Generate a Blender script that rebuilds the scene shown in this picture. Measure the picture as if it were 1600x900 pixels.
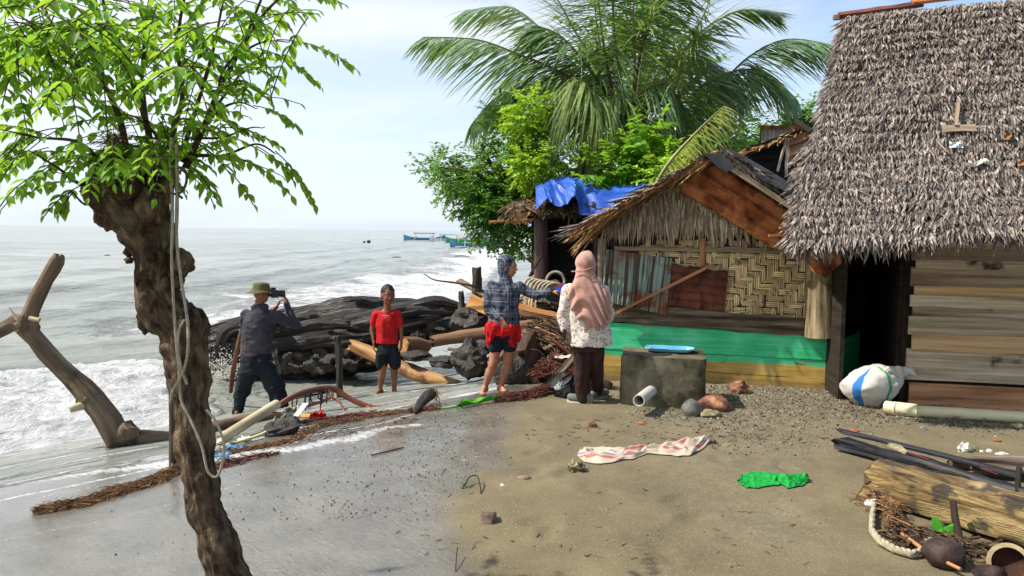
import bpy, bmesh, math, random
import numpy as np
from mathutils import Vector, Matrix, noise
from math import radians, sin, cos, pi, sqrt
random.seed(7); RNG = np.random.default_rng(7)
SC = bpy.context.scene; COL = SC.collection
for _o in list(bpy.data.objects): bpy.data.objects.remove(_o)

# ---------------------------------------------------------------- camera
CAM_H, FPX, PITCH, ROLL = 1.7, 1156.0, 4.4, 0.7
cd = bpy.data.cameras.new('camera'); cam = bpy.data.objects.new('camera', cd); COL.objects.link(cam)
cd.sensor_width = 36; cd.lens = 36*FPX/1600; cd.clip_end = 20000; cd.clip_start = 0.05
RM = Matrix.Rotation(radians(90-PITCH), 3, 'X') @ Matrix.Rotation(radians(ROLL), 3, 'Z')
cam.matrix_world = Matrix.Translation((0, 0, CAM_H)) @ RM.to_4x4()
SC.camera = cam
# ---------------------------------------------------------------- light
SUN_EL, SUN_DIR = 50, Vector((-1.0, -0.07, 0)).normalized()      # horizontal direction towards the sun
w = bpy.data.worlds.new('World'); SC.world = w; w.use_nodes = True
nt = w.node_tree; N = nt.nodes; Lk = nt.links; N.clear()
out = N.new('ShaderNodeOutputWorld'); bg = N.new('ShaderNodeBackground'); sky = N.new('ShaderNodeTexSky')
sky.sky_type = 'NISHITA'; sky.sun_disc = False; sky.sun_elevation = radians(SUN_EL)
sky.sun_rotation = math.atan2(SUN_DIR.x, SUN_DIR.y); sky.air_density = 1.0; sky.dust_density = 1.2; sky.ozone_density = 2.0
bg.inputs[1].default_value = 0.15
def vmath(nodes, links, op, a, b=None):
    n = nodes.new('ShaderNodeMath'); n.operation = op
    for i, v in enumerate((a, b)):
        if v is None: continue
        if isinstance(v, (int, float)): n.inputs[i].default_value = v
        else: links.new(v, n.inputs[i])
    return n.outputs[0]
tc = N.new('ShaderNodeTexCoord'); sx = N.new('ShaderNodeSeparateXYZ'); Lk.new(tc.outputs['Generated'], sx.inputs[0])
zz = vmath(N, Lk, 'ADD', vmath(N, Lk, 'MAXIMUM', sx.outputs[2], 0.0), 0.16)
cx = N.new('ShaderNodeCombineXYZ')
Lk.new(vmath(N, Lk, 'DIVIDE', sx.outputs[0], zz), cx.inputs[0]); Lk.new(vmath(N, Lk, 'DIVIDE', sx.outputs[1], zz), cx.inputs[1])
nz = N.new('ShaderNodeTexNoise'); nz.inputs['Scale'].default_value = 0.85; nz.inputs['Detail'].default_value = 7; nz.inputs['Roughness'].default_value = 0.55; nz.inputs['Distortion'].default_value = 0.4
mpn = N.new('ShaderNodeMapping'); mpn.inputs['Location'].default_value = (0.4, 2.3, 0); mpn.inputs['Scale'].default_value = (0.75, 1.15, 1); mpn.inputs['Rotation'].default_value = (0, 0, 0.5)
Lk.new(cx.outputs[0], mpn.inputs[0]); Lk.new(mpn.outputs[0], nz.inputs['Vector'])
cr = N.new('ShaderNodeValToRGB'); cr.color_ramp.elements[0].position = 0.36; cr.color_ramp.elements[1].position = 0.62
Lk.new(nz.outputs[0], cr.inputs[0])
# bright veil on the side the sun stands, thinning out towards the other side
veil = vmath(N, Lk, 'MULTIPLY_ADD', sx.outputs[0], -0.85); veil.node.inputs[2].default_value = 0.07
fac = vmath(N, Lk, 'ADD', vmath(N, Lk, 'MULTIPLY', cr.outputs[0], 0.85), veil); fac.node.use_clamp = True
mx = N.new('ShaderNodeMix'); mx.data_type = 'RGBA'
Lk.new(fac, mx.inputs[0]); Lk.new(sky.outputs[0], mx.inputs[6]); mx.inputs[7].default_value = (4.3, 4.55, 4.9, 1)
hz = N.new('ShaderNodeMix'); hz.data_type = 'RGBA'      # pale band low over the sea
hf = vmath(N, Lk, 'MULTIPLY', vmath(N, Lk, 'POWER', vmath(N, Lk, 'SUBTRACT', 1.0, vmath(N, Lk, 'ABSOLUTE', sx.outputs[2])), 7.0), 0.75)
Lk.new(hf, hz.inputs[0]); Lk.new(mx.outputs[2], hz.inputs[6]); hz.inputs[7].default_value = (3.75, 4.2, 4.75, 1)
Lk.new(hz.outputs[2], bg.inputs[0]); Lk.new(bg.outputs[0], out.inputs[0])
sl = bpy.data.lights.new('sun', 'SUN'); sl.energy = 4.6; sl.angle = radians(0.6); sl.color = (1, 0.95, 0.87)
sun = bpy.data.objects.new('sun', sl); COL.objects.link(sun)
sdir = Vector((SUN_DIR.x*cos(radians(SUN_EL)), SUN_DIR.y*cos(radians(SUN_EL)), sin(radians(SUN_EL))))
sun.rotation_euler = sdir.to_track_quat('Z', 'Y').to_euler(); sun.location = (-8, -6, 9)
SC.view_settings.view_transform = 'Standard'; SC.view_settings.look = 'None'; SC.view_settings.gamma = 1
SC.view_settings.exposure = 0.60
SC.render.engine = 'CYCLES'; SC.cycles.use_denoising = True; SC.cycles.max_bounces = 8; SC.cycles.transparent_max_bounces = 8

# ---------------------------------------------------------------- numeric helpers
def hsh(ix, iy, s=0):
    n = (ix*374761393 + iy*668265263 + s*1274126177) & 0xffffffff
    n = ((n ^ (n >> 13))*1274126177) & 0xffffffff
    return ((n ^ (n >> 16)) & 0xffff)/65535.0
def vnoise(x, y, s=0):
    x = np.asarray(x, float); y = np.asarray(y, float)
    ix = np.floor(x).astype(np.int64); iy = np.floor(y).astype(np.int64); fx = x-ix; fy = y-iy
    fx = fx*fx*(3-2*fx); fy = fy*fy*(3-2*fy)
    a = hsh(ix, iy, s); b = hsh(ix+1, iy, s); c = hsh(ix, iy+1, s); d = hsh(ix+1, iy+1, s)
    return (a*(1-fx)+b*fx)*(1-fy) + (c*(1-fx)+d*fx)*fy
def fbm(x, y, o=4, s=0):
    t = 0; a = 0.5; n = 0
    for i in range(o):
        t = t + a*vnoise(x*2**i+i*17.3, y*2**i-i*9.1, s+i); n += a; a *= 0.55
    return t/n - 0.5
def sstep(a, b, x):
    t = np.clip((x-a)/(b-a), 0, 1); return t*t*(3-2*t)
# ---------------------------------------------------------------- the beach as a height field
def shore_x(y):
    a = y-12.02; b = 0.1+0.03*(y-12.0)
    k = 1.0
    return -k*np.log(np.exp(-np.clip(a, -300, 300)/k)+np.exp(-np.clip(b, -300, 300)/k))
def shore_q(x, y):
    e = 0.05; sl = (shore_x(y+e)-shore_x(y-e))/(2*e)
    return 8.5 + (shore_x(y)-x)/np.sqrt(1+sl*sl)
def ground_z(x, y, fine=False):
    x = np.asarray(x, float); y = np.asarray(y, float)
    q = shore_q(x, y); t = np.maximum(q-4.5, 0)
    z = np.where(t < 9, -0.05*t-0.022*t*t, -0.05*9-0.022*81-(t-9)*0.1)
    z = np.maximum(z, -4.0)
    if fine:
        dry = 1-sstep(3.8, 5.2, q)
        z = z + 0.03*fbm(x*0.9, y*0.9, 3, 3)*dry + 0.008*fbm(x*3, y*3, 3, 5)
    return z
def ray(px, py):
    v = RM @ Vector((px-800, 450-py, -FPX)); return v
def P(px, py, d):                       # point seen at that pixel, d metres ahead
    v = ray(px, py); return Vector((0, 0, CAM_H)) + v*(d/v.y)
def pix(p):
    v = RM.transposed() @ (Vector(p)-Vector((0, 0, CAM_H))); return 800-FPX*v.x/v.z, 450+FPX*v.y/v.z
def G(px, py, lift=0.0):                # where the sight line meets the ground
    v = ray(px, py); d = 3.0
    for i in range(400):
        p = Vector((0, 0, CAM_H)) + v*(d/v.y)
        h = p.z-float(ground_z(p.x, p.y))
        if h <= 0.0005: break
        d += max(0.004, h*0.6)
    p.z = float(ground_z(p.x, p.y))+lift
    return p
class Wall:                             # vertical plane through two ground points
    def __init__(s, a, b):
        s.a = Vector((a[0], a[1], 0)); s.u = (Vector((b[0], b[1], 0))-s.a).normalized(); s.n = Vector((s.u.y, -s.u.x, 0))
        if s.n.y > 0: s.n = -s.n       # towards the viewer
    def hit(s, px, py, off=0.0):
        v = ray(px, py); o = Vector((0, 0, CAM_H)); t = ((s.a+s.n*off-o).dot(s.n))/v.dot(s.n); return o+v*t
    def at(s, u, z, off=0.0):
        p = s.a+s.u*u+s.n*off; p.z = z; return p
    def coord(s, p): return (p-s.a).dot(s.u)

# ---------------------------------------------------------------- materials
def lin(h):
    if not isinstance(h, str): return tuple(h)+(1,) if len(h) == 3 else h
    h = h.lstrip('#'); r = []
    for i in (0, 2, 4):
        c = int(h[i:i+2], 16)/255; r.append(c/12.92 if c <= 0.04045 else ((c+0.055)/1.055)**2.4)
    return (*r, 1)
class NT:
    def __init__(s, name):
        s.m = bpy.data.materials.new(name); s.m.use_nodes = True; s.t = s.m.node_tree; s.N = s.t.nodes; s.L = s.t.links; s.N.clear()
        s.out = s.N.new('ShaderNodeOutputMaterial'); s.b = s.N.new('ShaderNodeBsdfPrincipled'); s.L.new(s.b.outputs[0], s.out.inputs[0])
    def n(s, kind, **kw):
        nd = s.N.new('ShaderNode'+kind)
        for k, v in kw.items(): setattr(nd, k, v)
        return nd
    def link(s, a, b): s.L.new(a, b)
    def math(s, op, a, b=None, c=None, clamp=False):
        nd = s.N.new('ShaderNodeMath'); nd.operation = op; nd.use_clamp = clamp
        for i, v in enumerate((a, b, c)):
            if v is None: continue
            if isinstance(v, (int, float)): nd.inputs[i].default_value = v
            else: s.L.new(v, nd.inputs[i])
        return nd.outputs[0]
    def attr(s, name): nd = s.n('Attribute'); nd.attribute_name = name; return nd
    def gc(s, scale=(1, 1, 1), rot=(0, 0, 0), src=None):
        m = s.n('Mapping'); m.inputs['Scale'].default_value = scale; m.inputs['Rotation'].default_value = rot
        s.link(src or s.attr('gc').outputs['Vector'], m.inputs[0]); return m.outputs[0]
    def noise(s, vec, scale, detail=5, rough=0.55, dist=0.0):
        nd = s.n('TexNoise'); nd.inputs['Scale'].default_value = scale; nd.inputs['Detail'].default_value = detail
        nd.inputs['Roughness'].default_value = rough; nd.inputs['Distortion'].default_value = dist; s.link(vec, nd.inputs['Vector']); return nd.outputs[0]
    def ramp(s, fac, cols, lo=0.3, hi=0.7, interp='LINEAR'):
        r = s.n('ValToRGB'); cr = r.color_ramp; cr.interpolation = interp; k = len(cols)
        for i, c in enumerate(cols):
            pos = lo+(hi-lo)*i/max(1, k-1); e = cr.elements[i] if i < 2 else cr.elements.new(pos); e.position = pos; e.color = lin(c)
        s.link(fac, r.inputs[0]); return r.outputs[0]
    def step(s, fac, a, b):
        r = s.n('MapRange'); r.interpolation_type = 'SMOOTHSTEP'; r.inputs[1].default_value = a; r.inputs[2].default_value = b; s.link(fac, r.inputs[0]); return r.outputs[0]
    def mix(s, fac, a, b, mode='MIX'):
        m = s.n('Mix', data_type='RGBA', blend_type=mode)
        for i, v in ((0, fac), (6, a), (7, b)):
            if isinstance(v, (int, float)): m.inputs[i].default_value = v
            elif isinstance(v, (str, tuple)): m.inputs[i].default_value = lin(v)
            else: s.link(v, m.inputs[i])
        return m.outputs[2]
    def bump(s, h, strength=0.5, dist=0.02, prev=None):
        b = s.n('Bump'); b.inputs['Strength'].default_value = strength; b.inputs['Distance'].default_value = dist; s.link(h, b.inputs['Height'])
        if prev is not None: s.link(prev, b.inputs['Normal'])
        return b.outputs[0]
    def set(s, base=None, rough=None, normal=None, spec=None, **kw):
        for k, v in dict({'Base Color': base, 'Roughness': rough, 'Normal': normal, 'Specular IOR Level': spec}, **kw).items():
            if v is None: continue
            if isinstance(v, (int, float)): s.b.inputs[k].default_value = v
            elif isinstance(v, (str, tuple)): s.b.inputs[k].default_value = lin(v)
            else: s.link(v, s.b.inputs[k])
MATS = {}
def mat(name, cols, scale=6, grain=1.0, detail=5, rough=0.8, bump=0.5, bd=0.01, bscale=4, rnd=0.3, spec=0.3, trans=0.0, lo=0.32, hi=0.68, patch=None, sheen=0.0, dist=0.0, coat=0.0):
    s = NT(name); g = s.gc((1, 1, grain))
    n1 = s.noise(g, scale, detail, 0.6, dist); base = s.ramp(n1, cols, lo, hi)
    if patch:                             # (colour, scale, threshold)
        pf = s.step(s.noise(s.gc(), patch[1], 4), patch[2], patch[2]+0.12); base = s.mix(pf, base, patch[0])
    if rnd:
        oi = s.n('ObjectInfo'); r = s.math('FRACT', s.math('ADD', s.attr('rnd').outputs['Fac'], oi.outputs['Random']))
        hv = s.n('HueSaturation'); s.link(base, hv.inputs['Color']); s.link(s.math('MULTIPLY_ADD', r, 2*rnd, 1-rnd), hv.inputs['Value'])
        hr_ = 0.03*min(1, rnd/0.3); s.link(s.math('MULTIPLY_ADD', s.math('FRACT', s.math('MULTIPLY', r, 7.13)), hr_, 0.5-hr_/2), hv.inputs['Hue']); base = hv.outputs[0]
    nb = s.noise(g, scale*bscale, 5, 0.65)
    s.set(base, rough, s.bump(s.math('ADD', nb, n1), bump, bd), spec)
    if sheen: s.set(**{'Sheen Weight': sheen})
    if coat: s.set(**{'Coat Weight': coat, 'Coat Roughness': 0.25})
    if trans:
        tr = s.n('BsdfTranslucent'); tb = s.mix(0.55, base, (0.42, 0.60, 0.03, 1)); s.link(tb, tr.inputs[0])
        ms = s.n('MixShader'); ms.inputs[0].default_value = trans; s.link(s.b.outputs[0], ms.inputs[1]); s.link(tr.outputs[0], ms.inputs[2]); s.link(ms.outputs[0], s.out.inputs[0])
    MATS[name] = s.m; return s.m

# ---------------------------------------------------------------- objects
ORG = {}
def tag(o, label=None, cat=None, group=None, kind=None):
    if label: o['label'] = label
    if cat: o['category'] = cat
    if group: o['group'] = group
    if kind: o['kind'] = kind
    return o
def thing(name, loc, label, cat, group=None):
    o = bpy.data.objects.new(name, None); COL.objects.link(o); o.location = loc; o.empty_display_size = 0.1
    ORG[o.name] = Vector(loc); return tag(o, label, cat, group)
def link_mesh(name, me, m, parent=None, loc=None):
    o = bpy.data.objects.new(name, me); COL.objects.link(o)
    if m and not me.materials: me.materials.append(m)
    if parent:
        o.parent = parent; ORG[o.name] = ORG[parent.name]
    else:
        o.location = loc or (0, 0, 0); ORG[o.name] = Vector(loc or (0, 0, 0))
    return o
def np_mesh(name, V, F, m, parent=None, rnd=None, gc=None, attrs=None, smooth=False, base=True):
    V = np.asarray(V, float); F = np.asarray(F, int)
    if parent: org = np.array(ORG[parent.name])
    elif base: org = np.array([(V[:, 0].min()+V[:, 0].max())/2, (V[:, 1].min()+V[:, 1].max())/2, V[:, 2].min()])
    else: org = np.zeros(3)
    me = bpy.data.meshes.new(name); k = F.shape[1]
    me.vertices.add(len(V)); me.vertices.foreach_set('co', (V-org).ravel())
    me.loops.add(F.size); me.loops.foreach_set('vertex_index', F.ravel())
    me.polygons.add(len(F)); me.polygons.foreach_set('loop_start', np.arange(0, F.size, k)); me.polygons.foreach_set('loop_total', np.full(len(F), k))
    me.polygons.foreach_set('use_smooth', np.full(len(F), smooth)); me.update(calc_edges=True)
    a = me.attributes.new('gc', 'FLOAT_VECTOR', 'POINT'); a.data.foreach_set('vector', (V if gc is None else np.asarray(gc, float)).ravel())
    a = me.attributes.new('rnd', 'FLOAT', 'POINT'); a.data.foreach_set('value', np.zeros(len(V)) if rnd is None else rnd)
    for kk, vv in (attrs or {}).items():
        a = me.attributes.new(kk, 'FLOAT', 'POINT'); a.data.foreach_set('value', vv)
    return link_mesh(name, me, m, parent, tuple(org))
class MB:
    def __init__(s): s.V = []; s.F = []; s.Gc = []; s.R = []
    def add(s, vs, fs, gc=None, r=None):
        b = len(s.V); r = random.random() if r is None else r
        s.V += [Vector(v) for v in vs]; s.Gc += [Vector(g) for g in (gc or vs)]; s.R += [r]*len(vs)
        s.F += [tuple(i+b for i in f) for f in fs]; return s
    def beam(s, p0, p1, wd, th, up=(0, 0, 1), seg=1, wob=0.0, taper=1.0, twist=0.0):      # a board or bar from p0 to p1
        p0 = Vector(p0); p1 = Vector(p1); d = p1-p0; L = d.length; d.normalize(); up = Vector(up)
        x = d.cross(up)
        if x.length < 1e-3: x = d.cross(Vector((1, 0, 0)))
        x.normalize(); y = x.cross(d).normalized(); vs = []; gc = []; off = Vector((random.random()*5, random.random()*5, random.random()*9))
        for i in range(seg+1):
            t = i/seg; k = 1+(taper-1)*t
            for a, b in ((-1, -1), (1, -1), (1, 1), (-1, 1)):
                ww = wd/2*k+(random.uniform(-wob, wob) if wob else 0); hh = th/2*k+(random.uniform(-wob, wob)*0.4 if wob else 0)
                vs.append(p0+d*L*t+x*a*ww+y*b*hh); gc.append(Vector((a*wd/2, b*th/2, L*t))+off)
        fs = [(0, 3, 2, 1)]
        for i in range(seg):
            o = i*4
            for j in range(4): fs.append((o+j, o+(j+1) % 4, o+4+(j+1) % 4, o+4+j))
        o = seg*4; fs.append((o, o+1, o+2, o+3)); return s.add(vs, fs, gc)
    def slab(s, pts, nrm, th, sub=None):                  # flat polygon with thickness th behind it; grain runs along the first edge
        pts = [Vector(p) for p in pts]; n = Vector(nrm).normalized(); k = len(pts)
        g = (pts[1]-pts[0]).normalized(); h = n.cross(g); off = Vector((random.random()*5, random.random()*5, random.random()*9))
        vs = pts+[p-n*th for p in pts]
        gc = [Vector((p-pts[0]).dot(h) and ((p-pts[0]).dot(h), (p-pts[0]).dot(n), (p-pts[0]).dot(g)) or (0, (p-pts[0]).dot(n), (p-pts[0]).dot(g)))+off for p in vs]
        ar = sum(((pts[i]-pts[0]).cross(pts[(i+1) % k]-pts[0])).dot(n) for i in range(k))
        fs = [tuple(range(k)), tuple(range(2*k-1, k-1, -1))]+[(i, i+k, (i+1) % k+k, (i+1) % k) for i in range(k)]
        if ar < 0: fs = [tuple(reversed(f)) for f in fs]
        return s.add(vs, fs, gc)
    def tube(s, pts, rad, n=10, amp=0.0, freq=3.0, ridge=0.0, rfreq=3.0, seg=None, caps=True, flat=1.0, twist=0.0, jag=0.0, sd=None):
        pts = [Vector(p) for p in pts]; rad = [rad]*len(pts) if isinstance(rad, (int, float)) else list(rad)
        tot = sum((pts[i+1]-pts[i]).length for i in range(len(pts)-1)); m = len(pts)-1
        seg = seg or max(m, int(tot/max(0.02, (sum(rad)/len(rad))*1.3))); seg = max(m, seg) if m > 1 else max(1, seg)
        Q = []; Rr = []
        for i in range(seg+1):
            t = i/seg*m; j = min(int(t), m-1); f = t-j
            if m == 1: Q.append(pts[0].lerp(pts[1], f)); Rr.append(rad[0]*(1-f)+rad[1]*f); continue
            a = pts[max(j-1, 0)]; b = pts[j]; c = pts[j+1]; d = pts[min(j+2, m)]
            Q.append(0.5*((2*b)+(c-a)*f+(2*a-5*b+4*c-d)*f*f+(3*b-a-3*c+d)*f**3)); Rr.append(rad[j]*(1-f)+rad[j+1]*f)
        sd = random.random()*50 if sd is None else sd; vs = []; gc = []; T = (Q[1]-Q[0]).normalized()
        X = T.orthogonal().normalized(); L = 0
        for i, (q, r) in enumerate(zip(Q, Rr)):
            if i: L += (q-Q[i-1]).length
            T2 = (Q[min(i+1, seg)]-Q[max(i-1, 0)])
            T2 = T2.normalized() if T2.length > 1e-9 else T
            X = (X-T2*X.dot(T2)).normalized(); Y = T2.cross(X); T = T2
            for k in range(n):
                a = 2*pi*k/n+twist*L; ca, sa = cos(a), sin(a); rr = r
                if amp: rr *= 1+amp*noise.fractal(Vector((ca*r*freq+sd, sa*r*freq, L*freq)), 1.0, 2.0, 3)
                if ridge:
                    q1 = Vector((ca*rfreq+sd, sa*rfreq, L*0.7+sd)); rr *= 1+ridge*(noise.noise(q1)+0.45*noise.noise(q1*2.6)+0.3*(0.5-abs(noise.noise(Vector((q1.x*5, q1.y*5, q1.z*2.2))))))
                pz = T2*(random.uniform(-jag, jag) if jag and i in (0, seg) else 0)
                vs.append(q+X*ca*rr+Y*sa*rr*flat+pz); gc.append((ca*r+sd, sa*r+sd, L))
        fs = []
        for i in range(seg):
            for k in range(n): fs.append((i*n+k, i*n+(k+1) % n, (i+1)*n+(k+1) % n, (i+1)*n+k))
        if caps:
            for e, i in ((0, 0), (1, seg)):
                vs.append(Q[i]+T*(Rr[i]*0.15*(1 if e else 0))); gc.append((sd, sd, L*e+0.3)); c = len(vs)-1
                for k in range(n): fs.append((c, i*n+(k+1) % n, i*n+k) if e == 0 else (c, i*n+k, i*n+(k+1) % n))
        return s.add(vs, fs, gc)
    def ball(s, c, r, n=10, m=7, amp=0.0, freq=2.0, rot=None, sd=None, flatb=None):              # lumpy ellipsoid
        r = (r, r, r) if isinstance(r, (int, float)) else r; R = rot or Matrix.Identity(3); sd = random.random()*40 if sd is None else sd; vs = []; c = Vector(c)
        def pt(th, ph):
            v = Vector((sin(th)*cos(ph), sin(th)*sin(ph), cos(th))); k = 1+amp*noise.fractal(v*freq+Vector((sd, sd*0.7, 0)), 1.0, 2.0, 4)
            u = Vector((v.x*r[0]*k, v.y*r[1]*k, v.z*r[2]*k))
            if flatb is not None and u.z < -r[2]*flatb: u.z = -r[2]*flatb
            return c+R @ u
        vs.append(pt(0, 0))
        for i in range(1, m):
            for j in range(n): vs.append(pt(pi*i/m, 2*pi*j/n))
        vs.append(pt(pi, 0)); fs = [(0, 1+j, 1+(j+1) % n) for j in range(n)]
        for i in range(m-2):
            for j in range(n): a = 1+i*n+j; b = 1+i*n+(j+1) % n; fs.append((a, a+n, b+n, b))
        e = len(vs)-1; o = 1+(m-2)*n; fs += [(e, o+(j+1) % n, o+j) for j in range(n)]
        return s.add(vs, fs)
    def grid(s, fn, nu, nv, th=0.0, gcs=None):             # sheet fn(u,v); th > 0 gives it a back side
        vs = [Vector(fn(i/nu, j/nv)) for j in range(nv+1) for i in range(nu+1)]
        gc = [Vector((i/nu*(gcs[0] if gcs else 1), 0, j/nv*(gcs[1] if gcs else 1))) for j in range(nv+1) for i in range(nu+1)] if gcs else None
        I = lambda i, j: j*(nu+1)+i
        fs = [(I(i, j), I(i+1, j), I(i+1, j+1), I(i, j+1)) for j in range(nv) for i in range(nu)]
        if th:
            nrm = [Vector() for _ in vs]
            for f in fs:
                nn = (vs[f[1]]-vs[f[0]]).cross(vs[f[3]]-vs[f[0]])
                for i in f: nrm[i] += nn
            k = len(vs); vs2 = [v-(n_.normalized() if n_.length > 0 else Vector((0, 0, 1)))*th for v, n_ in zip(vs, nrm)]; vs = vs+vs2; gc = gc+gc if gc else None
            fs += [tuple(i+k for i in reversed(f)) for f in fs]
            rim = [I(i, 0) for i in range(nu)]+[I(nu, j) for j in range(nv)]+[I(i, nv) for i in range(nu, 0, -1)]+[I(0, j) for j in range(nv, 0, -1)]
            for a, b in zip(rim, rim[1:]+rim[:1]): fs.append((b, a, a+k, b+k))
        return s.add(vs, fs, gc)
    def build(s, name, m, parent=None, smooth=True, label=None, cat=None, group=None, kind=None, ang=45):
        V = s.V; mn = [min(v[i] for v in V) for i in range(3)]; mxx = [max(v[i] for v in V) for i in range(3)]
        org = ORG[parent.name] if parent else Vector(((mn[0]+mxx[0])/2, (mn[1]+mxx[1])/2, mn[2]))
        me = bpy.data.meshes.new(name); me.from_pydata([v-org for v in V], [], s.F)
        a = me.attributes.new('gc', 'FLOAT_VECTOR', 'POINT'); a.data.foreach_set('vector', [c for g in s.Gc for c in g])
        a = me.attributes.new('rnd', 'FLOAT', 'POINT'); a.data.foreach_set('value', s.R)
        if smooth:
            me.shade_smooth()
            try: me.set_sharp_from_angle(angle=radians(ang))
            except Exception: pass
        o = link_mesh(name, me, m, parent, tuple(org)); return tag(o, label, cat, group, kind)
def scatter(T, F, O, X, Y, Z, S):         # stamp template T at N frames; returns one vertex and face array
    T = np.asarray(T, float); F = np.asarray(F, int); n = len(O); k = len(T)
    V = O[:, None, :] + T[None, :, 0:1]*S[:, None, 0:1]*X[:, None, :] + T[None, :, 1:2]*S[:, None, 1:2]*Y[:, None, :] + T[None, :, 2:3]*S[:, None, 2:3]*Z[:, None, :]
    return V.reshape(-1, 3), (F[None]+(np.arange(n)*k)[:, None, None]).reshape(-1, F.shape[1])
def frames(Yd, up):                       # orthonormal frames: Y along the leaf, Z near 'up'
    Y = Yd/np.linalg.norm(Yd, axis=1, keepdims=True); X = np.cross(Y, up); X /= np.linalg.norm(X, axis=1, keepdims=True)+1e-9; return X, Y, np.cross(X, Y)
def blade(seg, wprof, curl=0.0, fold=0.0):  # leaf template along +Y, unit length and width, as triangles
    V = []; F = []
    for i in range(seg+1):
        t = i/seg; wv = wprof(t)*0.5; z = -curl*t*t
        V += [(-wv, t, z+fold*wv), (0, t, z), (wv, t, z+fold*wv)]
    for i in range(seg):
        o = i*3
        for a in (0, 1): F += [(o+a, o+a+1, o+a+4), (o+a, o+a+4, o+a+3)]
    return np.array(V, float), np.array(F)
def strip(seg, wprof, curl=0.0):
    V = []; F = []
    for i in range(seg+1):
        t = i/seg; wv = wprof(t)*0.5; z = -curl*t*t; V += [(-wv, t, z), (wv, t, z)]
    for i in range(seg):
        o = i*2; F += [(o, o+1, o+3), (o, o+3, o+2)]
    return np.array(V, float), np.array(F)
def pieces(name, T, F, m, parent, O, X, Y, Z, S, variants=1, label=None):     # leaves as single parts sharing one mesh
    me = bpy.data.meshes.new(name); me.from_pydata([tuple(v) for v in T], [], [tuple(int(i) for i in f) for f in F])
    a = me.attributes.new('gc', 'FLOAT_VECTOR', 'POINT'); a.data.foreach_set('vector', (np.asarray(T)*0.1).ravel()[:, None].ravel())
    a = me.attributes.new('rnd', 'FLOAT', 'POINT'); a.data.foreach_set('value', np.zeros(len(T))); me.materials.append(m)
    org = np.array(ORG[parent.name])
    for i in range(len(O)):
        o = bpy.data.objects.new(name, me); COL.objects.link(o); o.parent = parent; ORG[o.name] = ORG[parent.name]
        M = Matrix.Identity(4)
        for r in range(3):
            M[r][0] = X[i][r]*S[i][0]; M[r][1] = Y[i][r]*S[i][1]; M[r][2] = Z[i][r]*S[i][2]; M[r][3] = O[i][r]-org[r]
        o.matrix_basis = M
# ---------------------------------------------------------------- materials list
mat('bark', ['#241b14', '#523f2f', '#7a634a', '#9c886c'], 26, 0.4, 9, 0.95, 1.0, 0.03, 4, 0.1, patch=('#6f6b45', 5, 0.6))
mat('branch_bark', ['#31251b', '#54432f'], 14, 0.3, 4, 0.9, 0.5, 0.01, 4, 0.1)
mat('drift_wood', ['#31251a', '#594734', '#73604a', '#8c7a5a'], 9, 0.14, 8, 0.75, 1.0, 0.012, 4, 0.05, patch=('#4a3626', 4, 0.56))
mat('wet_black_wood', ['#0b0908', '#1e1814', '#3a3129', '#8a7c6a'], 18, 0.07, 10, 0.42, 1.0, 0.05, 4, 0.1, spec=0.5, dist=0.5)  # palest ramp colour paints light-catching highlights into the grain
mat('wet_brown_wood', ['#1f1611', '#4a352a', '#6a4f3f'], 6, 0.15, 6, 0.5, 0.9, 0.02, 4, 0.1, spec=0.5)
mat('peeled_wood', ['#6a4526', '#9b7040', '#b08a58'], 12, 0.1, 6, 0.6, 0.5, 0.008, 4, 0.1, patch=('#6e4630', 3, 0.55))
mat('brown_log', ['#43301f', '#715439', '#86684a'], 11, 0.1, 8, 0.65, 0.8, 0.01, 4, 0.1)
mat('cut_wood', ['#a0672f', '#c48a49', '#d2a066'], 10, 0.1, 5, 0.7, 0.4, 0.005, 4, 0.1)
mat('yellow_log', ['#33281c', '#7a6340', '#a28a5c', '#b8a578'], 15, 0.16, 10, 0.9, 1.0, 0.04, 4, 0.05, patch=('#4d4638', 6, 0.52), dist=0.8)
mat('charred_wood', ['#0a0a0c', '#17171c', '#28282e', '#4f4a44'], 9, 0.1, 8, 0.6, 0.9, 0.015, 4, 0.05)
mat('grey_wood', ['#655845', '#94836a', '#b3a287'], 16, 0.05, 8, 0.85, 0.7, 0.006, 3, 0.22)
mat('plank_wood', ['#665845', '#9c8b70', '#b8a88c', '#cfc2a8'], 22, 0.04, 9, 0.9, 0.9, 0.006, 3, 0.16, patch=('#3f352b', 3, 0.6))
mat('tan_plank', ['#8a6f4e', '#bd9a6c', '#d2b286'], 20, 0.04, 8, 0.85, 0.6, 0.004, 3, 0.1)
mat('brown_plank', ['#7a5238', '#b5825e', '#c89a78'], 14, 0.06, 8, 0.85, 0.6, 0.006, 3, 0.1, patch=('#54402f', 4, 0.62))
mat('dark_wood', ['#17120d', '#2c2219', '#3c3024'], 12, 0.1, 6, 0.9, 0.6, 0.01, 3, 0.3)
mat('dark_beam', ['#241c15', '#45392d', '#6b5d4c', '#8b8070'], 14, 0.08, 9, 0.9, 1.0, 0.012, 3, 0.05)
mat('post_wood', ['#4f4434', '#8c7b5d', '#ab9a7a'], 20, 0.1, 8, 0.9, 0.9, 0.01, 4, 0.05, patch=('#6d5a40', 6, 0.6))
mat('thatch', ['#433b36', '#786d64', '#a99d91'], 30, 0.2, 3, 0.9, 0.3, 0.004, 3, 0.42)
mat('gable_leaf', ['#74654c', '#a59376', '#c4b495'], 30, 0.2, 3, 0.9, 0.3, 0.004, 3, 0.42)
mat('thatch_under', ['#2a231c', '#40362c'], 12, 1, 5, 0.95, 0.5, 0.02, 3, 0.1)
mat('dry_leaf', ['#6d4d2c', '#9a7547', '#b8935f'], 20, 0.2, 3, 0.8, 0.3, 0.004, 3, 0.35)
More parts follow.
